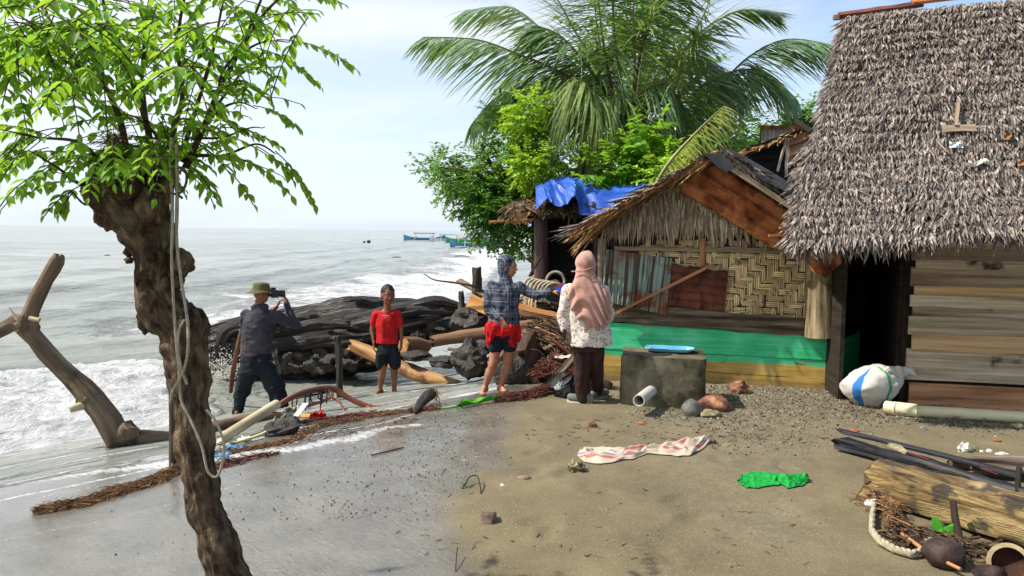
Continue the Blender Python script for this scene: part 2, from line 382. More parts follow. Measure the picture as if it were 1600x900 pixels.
mat('bamboo', ['#7a6543', '#b89d6c', '#d6be8c', '#e2cfa4'], 34, 0.06, 8, 0.7, 0.7, 0.004, 3, 0.24, patch=('#5d5038', 9, 0.6))
mat('bamboo_pole', ['#8a5a33', '#a8744a', '#bd8a5c'], 10, 0.1, 4, 0.6, 0.3, 0.004, 3, 0.1)
mat('rope', ['#8f8570', '#b3a88e'], 60, 0.6, 3, 0.9, 0.8, 0.003, 3, 0.1)
mat('dark_rope', ['#4a4132', '#6b604a'], 60, 0.6, 3, 0.9, 0.8, 0.003, 3, 0.1)
mat('leaf', ['#437618', '#5f9a24', '#86bb38'], 30, 0.3, 3, 0.5, 0.2, 0.002, 3, 0.30, spec=0.3, trans=0.58)
mat('far_leaf', ['#33662b', '#4f8838', '#70a44c'], 8, 1, 3, 0.5, 0.0, 0.002, 3, 0.35, spec=0.4, trans=0.35)
mat('bright_leaf', ['#7aa022', '#a0c432', '#c0dc58'], 8, 1, 3, 0.5, 0.0, 0.002, 3, 0.25, spec=0.4, trans=0.4)
mat('palm_leaf', ['#435e3c', '#668457', '#8aa370'], 12, 1, 3, 0.30, 0.0, 0.002, 3, 0.25, spec=0.8, trans=0.22)
mat('palm_light', ['#5a7438', '#87995a', '#a8ab76'], 12, 1, 3, 0.4, 0.0, 0.002, 3, 0.25, spec=0.5, trans=0.3)
mat('palm_yellow', ['#6d7a34', '#909550', '#a8a76c'], 12, 1, 3, 0.5, 0.0, 0.002, 3, 0.2, spec=0.4, trans=0.3)
mat('palm_dead', ['#6d4a2c', '#94704a', '#aa8a62'], 12, 1, 3, 0.8, 0.0, 0.002, 3, 0.3)
mat('rachis', ['#5c5f2c', '#8a8442'], 12, 0.3, 3, 0.5, 0.2, 0.004, 3, 0.1)
mat('palm_bark', ['#4a3020', '#75503a', '#8a6a50'], 8, 1.6, 5, 0.9, 0.8, 0.02, 3, 0.1)
mat('black_sheet', ['#1b1b1e', '#2a2a2e', '#3a3a3d'], 4, 1, 5, 0.55, 0.3, 0.01, 3, 0.15, spec=0.4)
mat('tarp', ['#183a90', '#2450ac', '#3865bd'], 3, 1, 5, 0.45, 0.6, 0.02, 3, 0.03, spec=0.4)
mat('pvc', ['#aa9c72', '#cfc39a', '#ddd3b0'], 6, 0.3, 5, 0.45, 0.2, 0.003, 4, 0.05, patch=('#8a7a4c', 4, 0.62))
mat('white_pvc', ['#b9b5a8', '#d0cdc3'], 6, 0.3, 5, 0.4, 0.1, 0.003, 4, 0.02)
mat('cream_bamboo', ['#8f8060', '#b3a47e', '#c4b896'], 8, 0.1, 5, 0.5, 0.3, 0.004, 4, 0.05)
mat('blue_plastic', ['#5a9fbc', '#7ab8cc'], 4, 1, 3, 0.3, 0.05, 0.002, 3, 0.02, spec=0.5)
mat('stone_grey', ['#4d4b46', '#75726a', '#8f8b80'], 9, 1, 7, 0.85, 0.8, 0.01, 4, 0.2)
mat('stone_red', ['#4c2c22', '#7d5240', '#a07a5c'], 8, 1, 7, 0.75, 0.7, 0.01, 4, 0.1, patch=('#b8905c', 4, 0.6))
mat('stone_brown', ['#55483c', '#7f6d5a', '#93826c'], 9, 1, 7, 0.85, 0.8, 0.01, 4, 0.1)
mat('wet_rock', ['#14100d', '#30281f', '#524638'], 9, 0.4, 8, 0.5, 1.0, 0.03, 4, 0.1, spec=0.6)
mat('coral', ['#5b553c', '#8a8462', '#b9b08a'], 14, 1, 7, 0.9, 1.0, 0.02, 4, 0.1)
mat('shell_white', ['#a8a294', '#cfcabd', '#e0dccf'], 14, 1, 6, 0.8, 0.6, 0.01, 4, 0.1)
mat('orange_chip', ['#8a4a30', '#a8603c'], 10, 1, 4, 0.7, 0.3, 0.004, 3, 0.05)
mat('husk', ['#1d1514', '#3a2a27', '#54403a'], 6, 0.25, 6, 0.6, 0.8, 0.01, 4, 0.05)
mat('husk_inner', ['#20120c', '#3a2016', '#5a3826'], 6, 1, 6, 0.8, 0.6, 0.01, 4, 0.05)
mat('husk_rim', ['#7a6a50', '#a3936f'], 12, 1, 6, 0.8, 0.5, 0.01, 4, 0.05)
mat('fibre', ['#4f3a26', '#775638', '#9a7850'], 20, 0.2, 4, 0.9, 0.3, 0.004, 3, 0.4)
mat('red_fibre', ['#43221a', '#64382b', '#86584a'], 20, 0.2, 4, 0.8, 0.3, 0.004, 3, 0.35)
mat('red_root', ['#42251a', '#6d3f2a', '#8a5a3c'], 9, 0.15, 5, 0.55, 0.5, 0.006, 3, 0.1)
mat('red_cloth', ['#8a0604', '#b80f08', '#c41a10'], 8, 1, 5, 0.8, 0.4, 0.01, 3, 0.03)
mat('grey_cloth', ['#7a7466', '#9c9684', '#b3ad9c'], 8, 0.3, 6, 0.9, 0.6, 0.01, 3, 0.05)
mat('dark_plastic', ['#0d0d10', '#1b1b20'], 6, 1, 4, 0.35, 0.5, 0.01, 3, 0.05, spec=0.5)
mat('green_net', ['#066a2a', '#0c8c3a', '#17a247'], 30, 1, 5, 0.7, 0.8, 0.01, 3, 0.15)
mat('green_leaf', ['#34761a', '#4a9322', '#5fab2e'], 12, 0.3, 4, 0.4, 0.4, 0.006, 3, 0.05, trans=0.2)
mat('debris', ['#2b231b', '#54432f', '#7a664c'], 14, 0.3, 6, 0.85, 0.7, 0.01, 3, 0.4)
# people
mat('skin', ['#6a3f29', '#7d4c33', '#8a5a3f'], 10, 1, 5, 0.55, 0.1, 0.002, 4, 0.0, spec=0.4)
mat('skin_light', ['#8f5b40', '#a56d50', '#b07a5c'], 10, 1, 5, 0.5, 0.1, 0.002, 4, 0.0, spec=0.4)
mat('hair', ['#0c0a09', '#1a1614'], 60, 0.3, 3, 0.5, 0.6, 0.004, 3, 0.05)
mat('old_paint', ['#4a1410', '#7a241c'], 20, 0.2, 4, 0.8, 0.3, 0.004, 3, 0.1)
mat('lips', ['#6d3028', '#7d3a30'], 10, 1, 3, 0.5, 0, 0.002, 3, 0)
mat('eye_dark', ['#0a0807', '#14100e'], 10, 1, 3, 0.2, 0, 0.002, 3, 0)
mat('eye_white', ['#b8b0a6', '#c8c0b6'], 10, 1, 3, 0.3, 0, 0.002, 3, 0)
mat('shirt_grey', ['#2b292f', '#38353d', '#454149'], 4, 1, 6, 0.9, 0.4, 0.01, 4, 0.0, patch=('#4a4042', 2.5, 0.52))
mat('navy_pants', ['#070b0f', '#0c1319', '#141c23'], 6, 0.4, 6, 0.8, 0.5, 0.012, 3, 0.0)
mat('navy_shorts', ['#0d1220', '#161d2e'], 10, 0.5, 5, 0.8, 0.4, 0.01, 3, 0.0)
mat('brown_pants', ['#22120f', '#33201b', '#3f2a24'], 8, 0.3, 6, 0.85, 0.4, 0.01, 3, 0.0)
mat('hat_olive', ['#484528', '#5c5834', '#69643e'], 20, 1, 5, 0.9, 0.4, 0.004, 3, 0.0)
mat('red_shirt', ['#8f0608', '#b00c10', '#bb161a'], 6, 1, 5, 0.85, 0.4, 0.01, 3, 0.0)
mat('hijab', ['#8f6855', '#aa8070', '#b68e7e'], 6, 0.5, 5, 0.85, 0.2, 0.006, 3, 0.0, sheen=0.3)
mat('shoe_grey', ['#4e5450', '#6d746e'], 12, 1, 5, 0.7, 0.3, 0.004, 3, 0.0)
mat('camera_black', ['#0e0e10', '#1c1c20'], 20, 1, 3, 0.35, 0.1, 0.002, 3, 0.0, spec=0.5)
mat('lens_glass', ['#10121a', '#1a2030'], 20, 1, 3, 0.05, 0, 0.002, 3, 0.0, spec=0.8)
mat('phone_blue', ['#1c3fae', '#2450c8'], 20, 1, 3, 0.3, 0, 0.002, 3, 0.0, spec=0.5)
mat('boat_blue', ['#3a6a8c', '#4f86a8'], 1, 1, 3, 0.5, 0.1, 0.01, 3, 0.05)
mat('boat_green', ['#2f8a4c', '#3fa25c'], 1, 1, 3, 0.5, 0.1, 0.01, 3, 0.05)
mat('boat_yellow', ['#b8a030', '#cdb544'], 1, 1, 3, 0.5, 0.1, 0.01, 3, 0.05)
mat('boat_white', ['#a8b4b8', '#c3ccd0'], 1, 1, 3, 0.5, 0.1, 0.01, 3, 0.05)
mat('boat_navy', ['#2a3f7a', '#3a529a'], 1, 1, 3, 0.5, 0.1, 0.01, 3, 0.05)
mat('boat_dark', ['#1c2a33', '#33444e'], 1, 1, 3, 0.5, 0.1, 0.01, 3, 0.05)
# rusty sheets
def rusty(name, cols, paint=None, pth=0.5, scale=3.0):
    s = NT(name); g = s.gc(); n1 = s.noise(g, scale*1.3, 7, 0.65, 0.6); base = s.ramp(n1, cols, 0.3, 0.7)
    n3 = s.noise(s.gc((1, 1, 0.12)), scale*7, 6, 0.7); base = s.mix(s.step(n3, 0.5, 0.75), base, cols[0])
    if paint: base = s.mix(s.step(s.noise(g, scale*0.8, 6, 0.6, 0.5), pth+0.1, pth-0.06), base, paint)
    if paint: n4 = s.noise(s.gc((1, 1, 0.03)), 34, 3, 0.6); base = s.mix(s.math('MULTIPLY', s.step(n4, 0.46, 0.54), 0.85), base, cols[0]); base = s.mix(s.math('MULTIPLY', s.step(s.noise(g, 2.2, 4), 0.52, 0.62), 0.6), base, cols[1])
    n2 = s.noise(g, 40, 5, 0.7); base = s.mix(s.math('MULTIPLY', n2, 0.35), base, '#1a0f0a'); s.set(base, 0.75, s.bump(n2, 0.25, 0.004), 0.3)
    MATS[name] = s.m
rusty('rust_sheet', ['#4a2212', '#94502a', '#c8804a', '#6a3620'])  # pale orange in the ramp paints highlight streaks over the rust
rusty('dark_rust', ['#301810', '#5a2f20', '#7d4630', '#3a1d14'])
rusty('green_rust', ['#4a2c1c', '#8a5430', '#6d4a38'], '#93a89a', 0.53, 5)
mat('white_rust', ['#b8b2ac', '#d8d4ce'], 8, 0.1, 5, 0.6, 0.3, 0.004, 3, 0.0, patch=('#8a4a42', 5, 0.58))
# painted boards: green above, ochre below, the border wanders
s = NT('painted_board'); g = s.gc(); pos = s.n('NewGeometry').outputs['Position']; sp = s.n('SeparateXYZ'); s.link(pos, sp.inputs[0])
grain = s.noise(s.gc((1, 1, 0.05)), 26, 8, 0.65); blot = s.noise(g, 3.0, 6, 0.6)
line = s.math('ADD', sp.outputs[2], s.math('MULTIPLY', s.noise(s.gc((1, 1, 1)), 2.2, 4, 0.6), 0.11))
ft = s.step(line, 0.302, 0.312)
green = s.ramp(s.math('ADD', s.math('MULTIPLY', blot, 0.6), s.math('MULTIPLY', grain, 0.4)), ['#22a064', '#38c080', '#62d6a2'], 0.35, 0.65)
ochre = s.ramp(s.math('ADD', s.math('MULTIPLY', blot, 0.5), s.math('MULTIPLY', grain, 0.5)), ['#8f7230', '#b8964a', '#ccae66'], 0.35, 0.65)
base = s.mix(ft, ochre, green); base = s.mix(s.step(s.noise(s.gc((1, 1, 0.25)), 13, 4), 0.68, 0.72), base, '#3a3322'); base = s.mix(s.math('MULTIPLY', s.step(s.noise(s.gc((1, 1, 0.18)), 16, 8, 0.7), 0.58, 0.66), 0.55), base, '#8a7c62'); mudz = s.step(s.math('ADD', sp.outputs[2], s.math('MULTIPLY', s.noise(g, 7, 6, 0.7), 0.22)), 0.26, 0.08); base = s.mix(s.math('MULTIPLY', mudz, 0.6), base, '#5a4c34')
s.set(base, 0.6, s.bump(grain, 0.5, 0.006), 0.4); MATS['painted_board'] = s.m
mat('green_paint', ['#0f5f3c', '#157048'], 8, 0.1, 5, 0.6, 0.3, 0.006, 3, 0.0)
# concrete
s = NT('concrete'); g = s.gc(); n1 = s.noise(g, 4, 8, 0.7, 0.5); n2 = s.noise(g, 1.8, 6, 0.6)
base = s.ramp(n1, ['#2f2c24', '#57523f', '#6f6954', '#857f69'], 0.3, 0.72); base = s.mix(s.step(n2, 0.5, 0.66), base, '#35311f'); n3 = s.noise(g, 55, 4, 0.7)
s.set(base, 0.92, s.bump(s.math('ADD', n1, s.math('MULTIPLY', n3, 0.5)), 0.8, 0.012), 0.25); MATS['concrete'] = s.m
# clothes with print
def plaid():
    s = NT('plaid'); sp = s.n('SeparateXYZ'); s.link(s.attr('gc').outputs['Vector'], sp.inputs[0])
    def bands(v, f, a, b): return s.step(s.math('PINGPONG', s.math('MULTIPLY', v, f), 1.0), a, b)
    h = s.math('ADD', sp.outputs[0], s.math('MULTIPLY', sp.outputs[1], 0.8))
    a = bands(h, 32, 0.30, 0.75); b = bands(sp.outputs[2], 32, 0.30, 0.75); c = bands(h, 16, 0.84, 0.97); d = bands(sp.outputs[2], 16, 0.84, 0.97)
    base = s.mix(s.math('MULTIPLY', s.math('ADD', a, b), 0.5), '#1a1d2a', '#555a68'); base = s.mix(s.math('MULTIPLY', s.math('MAXIMUM', c, d), 0.7), base, '#84868e')
    n = s.noise(s.gc(), 8, 5); base = s.mix(s.math('MULTIPLY', n, 0.25), base, '#2a2e3a'); s.set(base, 0.9, s.bump(n, 0.4, 0.012), 0.2); MATS['plaid'] = s.m
plaid()
def floral():
    s = NT('floral'); g = s.gc(); n = s.noise(g, 6, 5); base = s.mix(n, '#b8b0a4', '#d8d2c8')
    for sc, off, col, th in ((25, 0.0, '#a67c6c', 0.26), (25, 3.3, '#6d7460', 0.18), (30, 7.1, '#94766a', 0.18)):
        v = s.n('TexVoronoi'); v.inputs['Scale'].default_value = sc; mp = s.n('Mapping'); mp.inputs['Location'].default_value = (off, off, off); s.link(g, mp.inputs[0])
        ds = s.mix(0.06, mp.outputs[0], s.n('TexNoise', noise_dimensions='3D').outputs[1], 'ADD'); s.link(ds, v.inputs['Vector'])
        f = s.math('SUBTRACT', 1.0, s.step(v.outputs['Distance'], th, th+0.08)); base = s.mix(f, base, col)
    s.set(base, 0.9, s.bump(n, 0.4, 0.012), 0.2); MATS['floral'] = s.m
floral()
def stripes(name, axis, cols, base_c, sc=6.0):       # woven sack with coloured stripes: (colour, from, to) along the sheet
    s = NT(name); sp = s.n('SeparateXYZ'); s.link(s.attr('gc').outputs['Vector'], sp.inputs[0]); v = sp.outputs[axis]; n = s.noise(s.gc(), sc, 5); base = s.mix(n, base_c, '#8a7c68'); base = s.mix(0.65, base, base_c)
    for c, a, b in cols: base = s.mix(s.math('MULTIPLY', s.step(v, a-0.01, a), s.math('SUBTRACT', 1.0, s.step(v, b, b+0.01))), base, c)
    fn = s.noise(s.gc(), 90, 2); s.set(base, 0.75, s.bump(s.math('ADD', n, s.math('MULTIPLY', fn, 0.3)), 0.5, 0.012), 0.3); MATS[name] = s.m
stripes('sack_cloth', 2, [('#b4665a', 0.20, 0.26), ('#b4665a', 0.60, 0.64), ('#66789c', 0.68, 0.70), ('#66789c', 0.30, 0.315)], '#c2b09a')
stripes('sack_white', 0, [('#2f6fb0', 0.60, 0.645), ('#3a8a5c', 0.80, 0.815)], '#c4c1b8')

# ---------------------------------------------------------------- sand
def axis(dense, step, far, grow=1.12):
    a, b = dense; v = list(np.arange(a, b+1e-6, step)); st = step; x = b
    while x < far[1]: st *= grow; x += st; v.append(x)
    st = step; x = a
    while x > far[0]: st *= grow; x -= st; v.insert(0, x)
    return np.array(v)
def sheet(name, xs, ys, zfn, m, attrs=None, kind='structure'):
    X, Y = np.meshgrid(xs, ys); Z = zfn(X, Y); nx, ny = len(xs), len(ys)
    V = np.stack([X.ravel(), Y.ravel(), Z.ravel()], 1); i = np.arange((nx-1)*(ny-1)); a = (i//(nx-1))*nx+i % (nx-1)
    F = np.stack([a, a+1, a+1+nx, a+nx], 1); at = {k: f(X, Y).ravel() for k, f in (attrs or {}).items()}
    o = np_mesh(name, V, F, m, None, attrs=at, smooth=True, base=False); o['kind'] = kind; return o
WY = [2.0, 3.0, 3.6, 4.2, 4.7, 5.2, 6, 7, 7.8, 8.6, 12]; WX = [.1, -.12, -.2, -.42, -.36, -.02, -.05, -.02, .1, .3, .4]
def wet_mask(x, y):
    b = np.interp(y, WY, WX)+0.34*fbm(x*1.3, y*1.6, 4, 11)+0.16*fbm(x*5, y*5, 3, 4)
    return sstep(-0.13, 0.22, b-x)
def gravel_mask(x, y):
    g = sstep(6.2, 6.9, y+0.7*fbm(x*2, y*2, 3, 21))*sstep(0.9, 1.6, x)
    g2 = sstep(0.46, 0.62, fbm(x*0.6+3, y*0.6, 3, 31)+0.5)*sstep(0.6, 1.8, x)*0.4
    g3 = sstep(0.9, 0.2, np.abs(x+0.75)+0.4*fbm(x*2, y*2, 3, 41))*sstep(4.6, 5.6, y)*0.6
    return np.clip(g+g2+g3, 0, 1)
xs = axis((-6.5, 6.0), 0.035, (-300, 900)); ys = axis((2.4, 11.0), 0.035, (-60, 1500))
def sand_z(x, y):
    gm = gravel_mask(x, y)*np.exp(-np.maximum(np.abs(y-7)-5, 0)); h = ground_z(x, y, True)+0.012*gm*fbm(x*22, y*22, 2, 8)
    h = h+0.022*fbm(x*5.5, y*5.5, 3, 77)*(1-wet_mask(x, y))*np.exp(-np.maximum(np.abs(y-6)-5, 0)*2)
    for fx, fy, fa in FOOT:
        dx = (x-fx)*cos(fa)+(y-fy)*sin(fa); dy = -(x-fx)*sin(fa)+(y-fy)*cos(fa); r = (dx/0.055)**2+(dy/0.13)**2
        h = h-0.016*np.exp(-r*r)+0.007*np.exp(-(r-2.2)**2)
    return h
FOOT = [(0.55+random.uniform(-.5, 1.9), 3.9+i*0.16+random.uniform(-.1, .1), random.uniform(-1.2, 1.2)) for i in range(18)]
s = NT('sand'); pos = s.n('NewGeometry').outputs['Position']
dry = s.ramp(s.noise(pos, 1.6, 6, 0.6), ['#584e37', '#685c42', '#766a4c'], 0.3, 0.7)
speck = s.noise(pos, 120, 3, 0.7); dry = s.mix(s.step(speck, 0.56, 0.68), dry, '#4f4838'); dry = s.mix(s.step(s.noise(pos, 190, 2, 0.6), 0.62, 0.72), dry, '#c3b898')
coarse = s.noise(pos, 46, 4, 0.75); grc = s.ramp(coarse, ['#3a362c', '#6b6453', '#8a826c', '#b5ad98'], 0.32, 0.7); gat = s.attr('grav').outputs['Fac']
dry = s.mix(s.math('MULTIPLY', gat, s.step(s.noise(pos, 9, 4), 0.36, 0.6)), dry, grc)
wet = s.ramp(s.noise(pos, 3.0, 6, 0.6), ['#605b50', '#706b5f', '#7f796c'], 0.3, 0.7); wet = s.mix(s.math('MULTIPLY', s.step(speck, 0.58, 0.72), 0.7), wet, '#3f3c36')
wm = s.attr('wet').outputs['Fac']; base = s.mix(wm, dry, wet)
# thin drying foam lines left by the last wash
mp2 = s.gc((1.0, 1.0, 1), (0, 0, 0.785), src=pos)
fa = s.attr('foam').outputs['Fac']; fn = s.noise(s.gc((0.55, 2.2, 1), src=mp2), 15, 6, 0.75, 0.6); fm = s.step(s.math('ADD', fa, s.math('MULTIPLY', fn, 0.9)), 0.86, 1.05)
fl = s.step(s.noise(s.gc((1, 3.2, 1), src=mp2), 22, 4, 0.7), 0.64, 0.70); base = s.mix(s.math('MULTIPLY', s.math('MULTIPLY', fl, wm), 0.55), base, '#b9b8b2'); base = s.mix(s.math('MULTIPLY', fm, 0.8), base, '#cfcfcb')
rg = s.math('SUBTRACT', 0.95, s.math('MULTIPLY', wm, s.math('MULTIPLY_ADD', s.noise(pos, 5.0, 5), 0.30, 0.64))); rg = s.math('MAXIMUM', rg, s.math('MULTIPLY', fm, 0.7))
hgt = s.math('ADD', s.math('MULTIPLY', speck, 0.35), s.math('MULTIPLY', coarse, s.math('MULTIPLY_ADD', gat, 1.2, 0.25)))
hgt = s.math('MULTIPLY', hgt, s.math('SUBTRACT', 1.0, s.math('MULTIPLY', wm, 0.55)))
b1 = s.bump(hgt, 0.9, 0.012); rip = s.noise(s.gc((3.2, 9, 1), src=mp2), 2.4, 9, 0.72, 0.5)
rp2 = s.noise(pos, 28, 6, 0.7); b2 = s.bump(s.math('MULTIPLY', s.math('ADD', s.math('MULTIPLY', rip, 0.7), s.math('MULTIPLY', rp2, 0.5)), wm), 0.75, 0.03, b1); s.set(base, rg, b2, 0.5, **{'Coat Weight': s.math('MULTIPLY', wm, 0.9), 'Coat Roughness': 0.22, 'Coat IOR': 1.36}); MATS['sand'] = s.m
def sand_foam(x, y):
    q = shore_q(x, y)+0.35*fbm(x*0.9, y*0.9, 3, 51); f = np.zeros_like(q)
    for c, wd, a in ((5.62, 0.05, 0.95), (5.45, 0.03, 0.8), (5.2, 0.04, 0.7), (4.7, 0.03, 0.75), (4.2, 0.03, 0.6), (3.7, 0.03, 0.6)): f = np.maximum(f, a*np.exp(-((q-c)/wd)**2))
    f = np.maximum(f, 0.92*np.exp(-((shore_q(x, y)-(5.35+.37*(-x-1.56))+0.5*fbm(x*1.1, y*1.1, 3, 52))/0.17)**2)*sstep(-0.5, -0.9, x))
    return f*0.62*wet_mask(x, y)
sand = sheet('sand', xs, ys, sand_z, MATS['sand'], {'wet': wet_mask, 'grav': gravel_mask, 'foam': sand_foam})

# ---------------------------------------------------------------- sea
SEA = -0.56
def sea_foam(x, y):
    D = (shore_q(x, y)-8.5)
    n = fbm(x*0.35, y*0.35, 4, 61); n2 = fbm(x*0.12+4, y*0.3, 4, 63)
    near = sstep(-0.15, 0.12, D+0.4*n)*sstep(5.2, 2.6, D+3.0*n)*sstep(2.6, 1.2, x+y*0.62)          # the big wash at the left
    mid = 0.62*sstep(0.2, 2.5, D)*sstep(15, 5, D+11*n2)*sstep(11, 16, y)                                 # churned water behind the log
    fil = 0.40*sstep(7, 5, D)*sstep(-3.0, -1.0, D)
    lines = 0.0
    e_ = shore_q(x, y)-5.95-0.5*fbm(x*0.7, y*0.7, 3, 79); lines = 1.05*np.exp(-((e_-0.10+0.1*fbm(x*3, y*3, 2, 90))/0.11)**2)+0.8*np.exp(-((e_-0.45+0.2*fbm(x*2, y*2, 2, 91))/0.07)**2)
    for c, wd in ((-2.4, 0.10), (-2.0, 0.07), (-1.5, 0.08), (-0.9, 0.09), (-0.4, 0.10)): lines = np.maximum(lines, np.exp(-((D+0.8*fbm(x*0.5, y*0.5, 3, 65)-c)/wd)**2))
    brk = 0.0
    for c, a in ((16, 0.40), (30, 0.38)): brk = np.maximum(brk, a*np.exp(-((D+5*n2-c)/1.2)**2)*sstep(0.05, 0.15, n+0.1))
    return np.clip(np.maximum(np.maximum(near, mid), np.maximum(fil*0.9, np.maximum(lines*0.62, brk))), 0, 1)
def sea_z(x, y):
    q = shore_q(x, y); D = q-8.5; far = 1/(1+np.maximum(D, 0)/60)
    ph = D*1.15+1.8*fbm(x*0.12, y*0.12, 3, 71)
    z = SEA+(0.10*np.sin(ph)+0.06*np.sin(ph*2.3+3*fbm(x*.3, y*.3, 2, 72)))*sstep(0, 6, D)*far+0.12*fbm(x*0.9, y*1.3, 5, 73)*sstep(-1, 3, D)*far
    n = fbm(x*0.35, y*0.35, 4, 61); near = sstep(-0.1, 0.5, D+0.4*n)*sstep(5.6, 2.0, D+3.0*n)*sstep(2.6, 1.2, x+y*0.62)
    z = z+near*(0.12+0.34*(0.25-np.abs(fbm(x*1.7, y*1.7, 3, 75)))+0.16*(0.25-np.abs(fbm(x*5, y*5, 3, 76)))+0.05*fbm(x*14, y*14, 2, 77)+0.16*sstep(1.6, 3.4, D)*sstep(5.5, 3.4, D))
    z = z+sstep(12, 20, y)*sstep(1, 4, D)*sstep(26, 10, D)*(0.35*np.maximum(fbm(x*0.5, y*0.25, 4, 78), 0))
    g = ground_z(x, y); edge = 5.95+0.5*fbm(x*0.7, y*0.7, 3, 79)
    film = g+0.02*sstep(0, 0.8, q-edge)+0.012*fbm(x*3.2, y*3.2, 3, 80)*sstep(0.3, 1.2, q-edge)
    zz = np.maximum(z, np.where(q > edge, film, g-0.06)); return np.where((q < 5.2) | (x > shore_x(y)+6), np.minimum(zz, g-0.06), zz)
s = NT('sea_water'); pos = s.n('NewGeometry').outputs['Position']; dn = s.n('CameraData')
rot = s.gc((1, 1, 1), (0, 0, -0.75), src=pos)
n1 = s.noise(s.gc((0.5, 1.4, 1), src=rot), 2.6, 7, 0.6, 0.3); n2 = s.noise(s.gc((0.10, 0.42, 1), src=rot), 1.0, 7, 0.6, 0.3); n3 = s.noise(s.gc((0.012, 0.05, 1), src=rot), 1.0, 8, 0.6, 0.3)
base = s.ramp(s.math('ADD', s.math('MULTIPLY', n2, 0.6), s.math('MULTIPLY', n3, 0.4)), ['#74776e', '#8b8e84', '#a1a399'], 0.38, 0.62)
fa = s.attr('foam').outputs['Fac']; fnn = s.noise(pos, 3.2, 9, 0.72, 0.9); fn2 = s.noise(s.gc((0.35, 1.3, 1), src=rot), 2.2, 8, 0.7, 0.6)
fm = s.step(s.math('ADD', fa, s.math('MULTIPLY', s.math('ADD', fnn, fn2), 0.62)), 1.02, 1.22)
base = s.mix(fm, base, s.ramp(fnn, ['#c6c7c2', '#e4e4e1', '#f2f2f0'], 0.3, 0.55))
h = s.math('ADD', s.math('MULTIPLY', n1, 0.5), s.math('ADD', s.math('MULTIPLY', n2, 2.2), s.math('MULTIPLY', n3, 6.0)))
h = s.math('ADD', h, s.math('MULTIPLY', fm, s.math('MULTIPLY', fnn, 1.6)))
s.set(base, s.math('MULTIPLY_ADD', fm, 0.6, 0.16), s.bump(h, 1.0, 0.20), 0.5); s.set(**{'IOR': 1.33}); MATS['sea_water'] = s.m
xs2 = axis((-9.5, 1.0), 0.045, (-6000, 300), 1.07); ys2 = axis((4.2, 15.0), 0.045, (-60, 9000), 1.05)
sea = sheet('sea', xs2, ys2, sea_z, MATS['sea_water'], {'foam': sea_foam})
def thatch_rows(surf, rows, per_row, length, width, mat_, parent, n_parts, spread=0.35, lift=(0.05, 0.5), wob=0.02, tmin=0.0, seed=1, name='thatch_leaf', course=0):
    """surf(s,t)->(point, down, across, normal); t=0 eave .. 1 ridge"""
    rg = np.random.default_rng(seed); O = []; D = []; Nn = []; S = []; key = []
    for r in range(rows):
        for k in range(per_row):
            sv = (k+rg.uniform(-.6, .6))/per_row; tv = tmin+(r+rg.uniform(-.3, .3)+0.25*math.sin(sv*23+r*1.7)*0.6)/rows*(1-tmin)
            p, dn, ac, nn = surf(min(max(sv, 0), 1), min(max(tv, 0), 1)); pn = noise.noise(p*2.3)*0.5
            d = dn+ac*(rg.normal(0, spread)+pn*0.5)+nn*rg.uniform(*lift)
            lip = (1-(tv*course) % 1.0)*0.055 if course else 0
            O.append(p+nn*(rg.uniform(-wob, wob)+0.03+lip)); D.append(d); Nn.append(nn+ac*rg.normal(0, 0.7))
            S.append((width*rg.uniform(.6, 1.5), length*rg.uniform(.55, 1.35)*(1.35 if r < 2 else 1), length*rg.uniform(-0.1, 0.8))); key.append(r+rg.uniform(0, 0.5))
    O = np.array(O); S = np.array(S); X, Y, Z = frames(np.array(D), np.array(Nn)); key = np.argsort(key)
    T, F = strip(3, lambda t: (0.75+0.5*t if t < 0.55 else 1.05*(1-t)/0.45+0.06), 0.35)
    sel = key[:n_parts]; rest = key[n_parts:]
    if n_parts: pieces(name, T, F, mat_, parent, O[sel], X[sel], Y[sel], Z[sel], S[sel])
    if len(rest):
        V, FF = scatter(T, F, O[rest], X[rest], Y[rest], Z[rest], S[rest]); o = np_mesh('thatch_layer', V, FF, mat_, parent, rnd=np.repeat(np.clip(.7*rg.random(len(rest))+.6*(fbm(O[rest][:, 0]*2.2, O[rest][:, 2]*2.2, 4, 5)+.25), 0, .999), len(T))); o['kind'] = 'stuff'
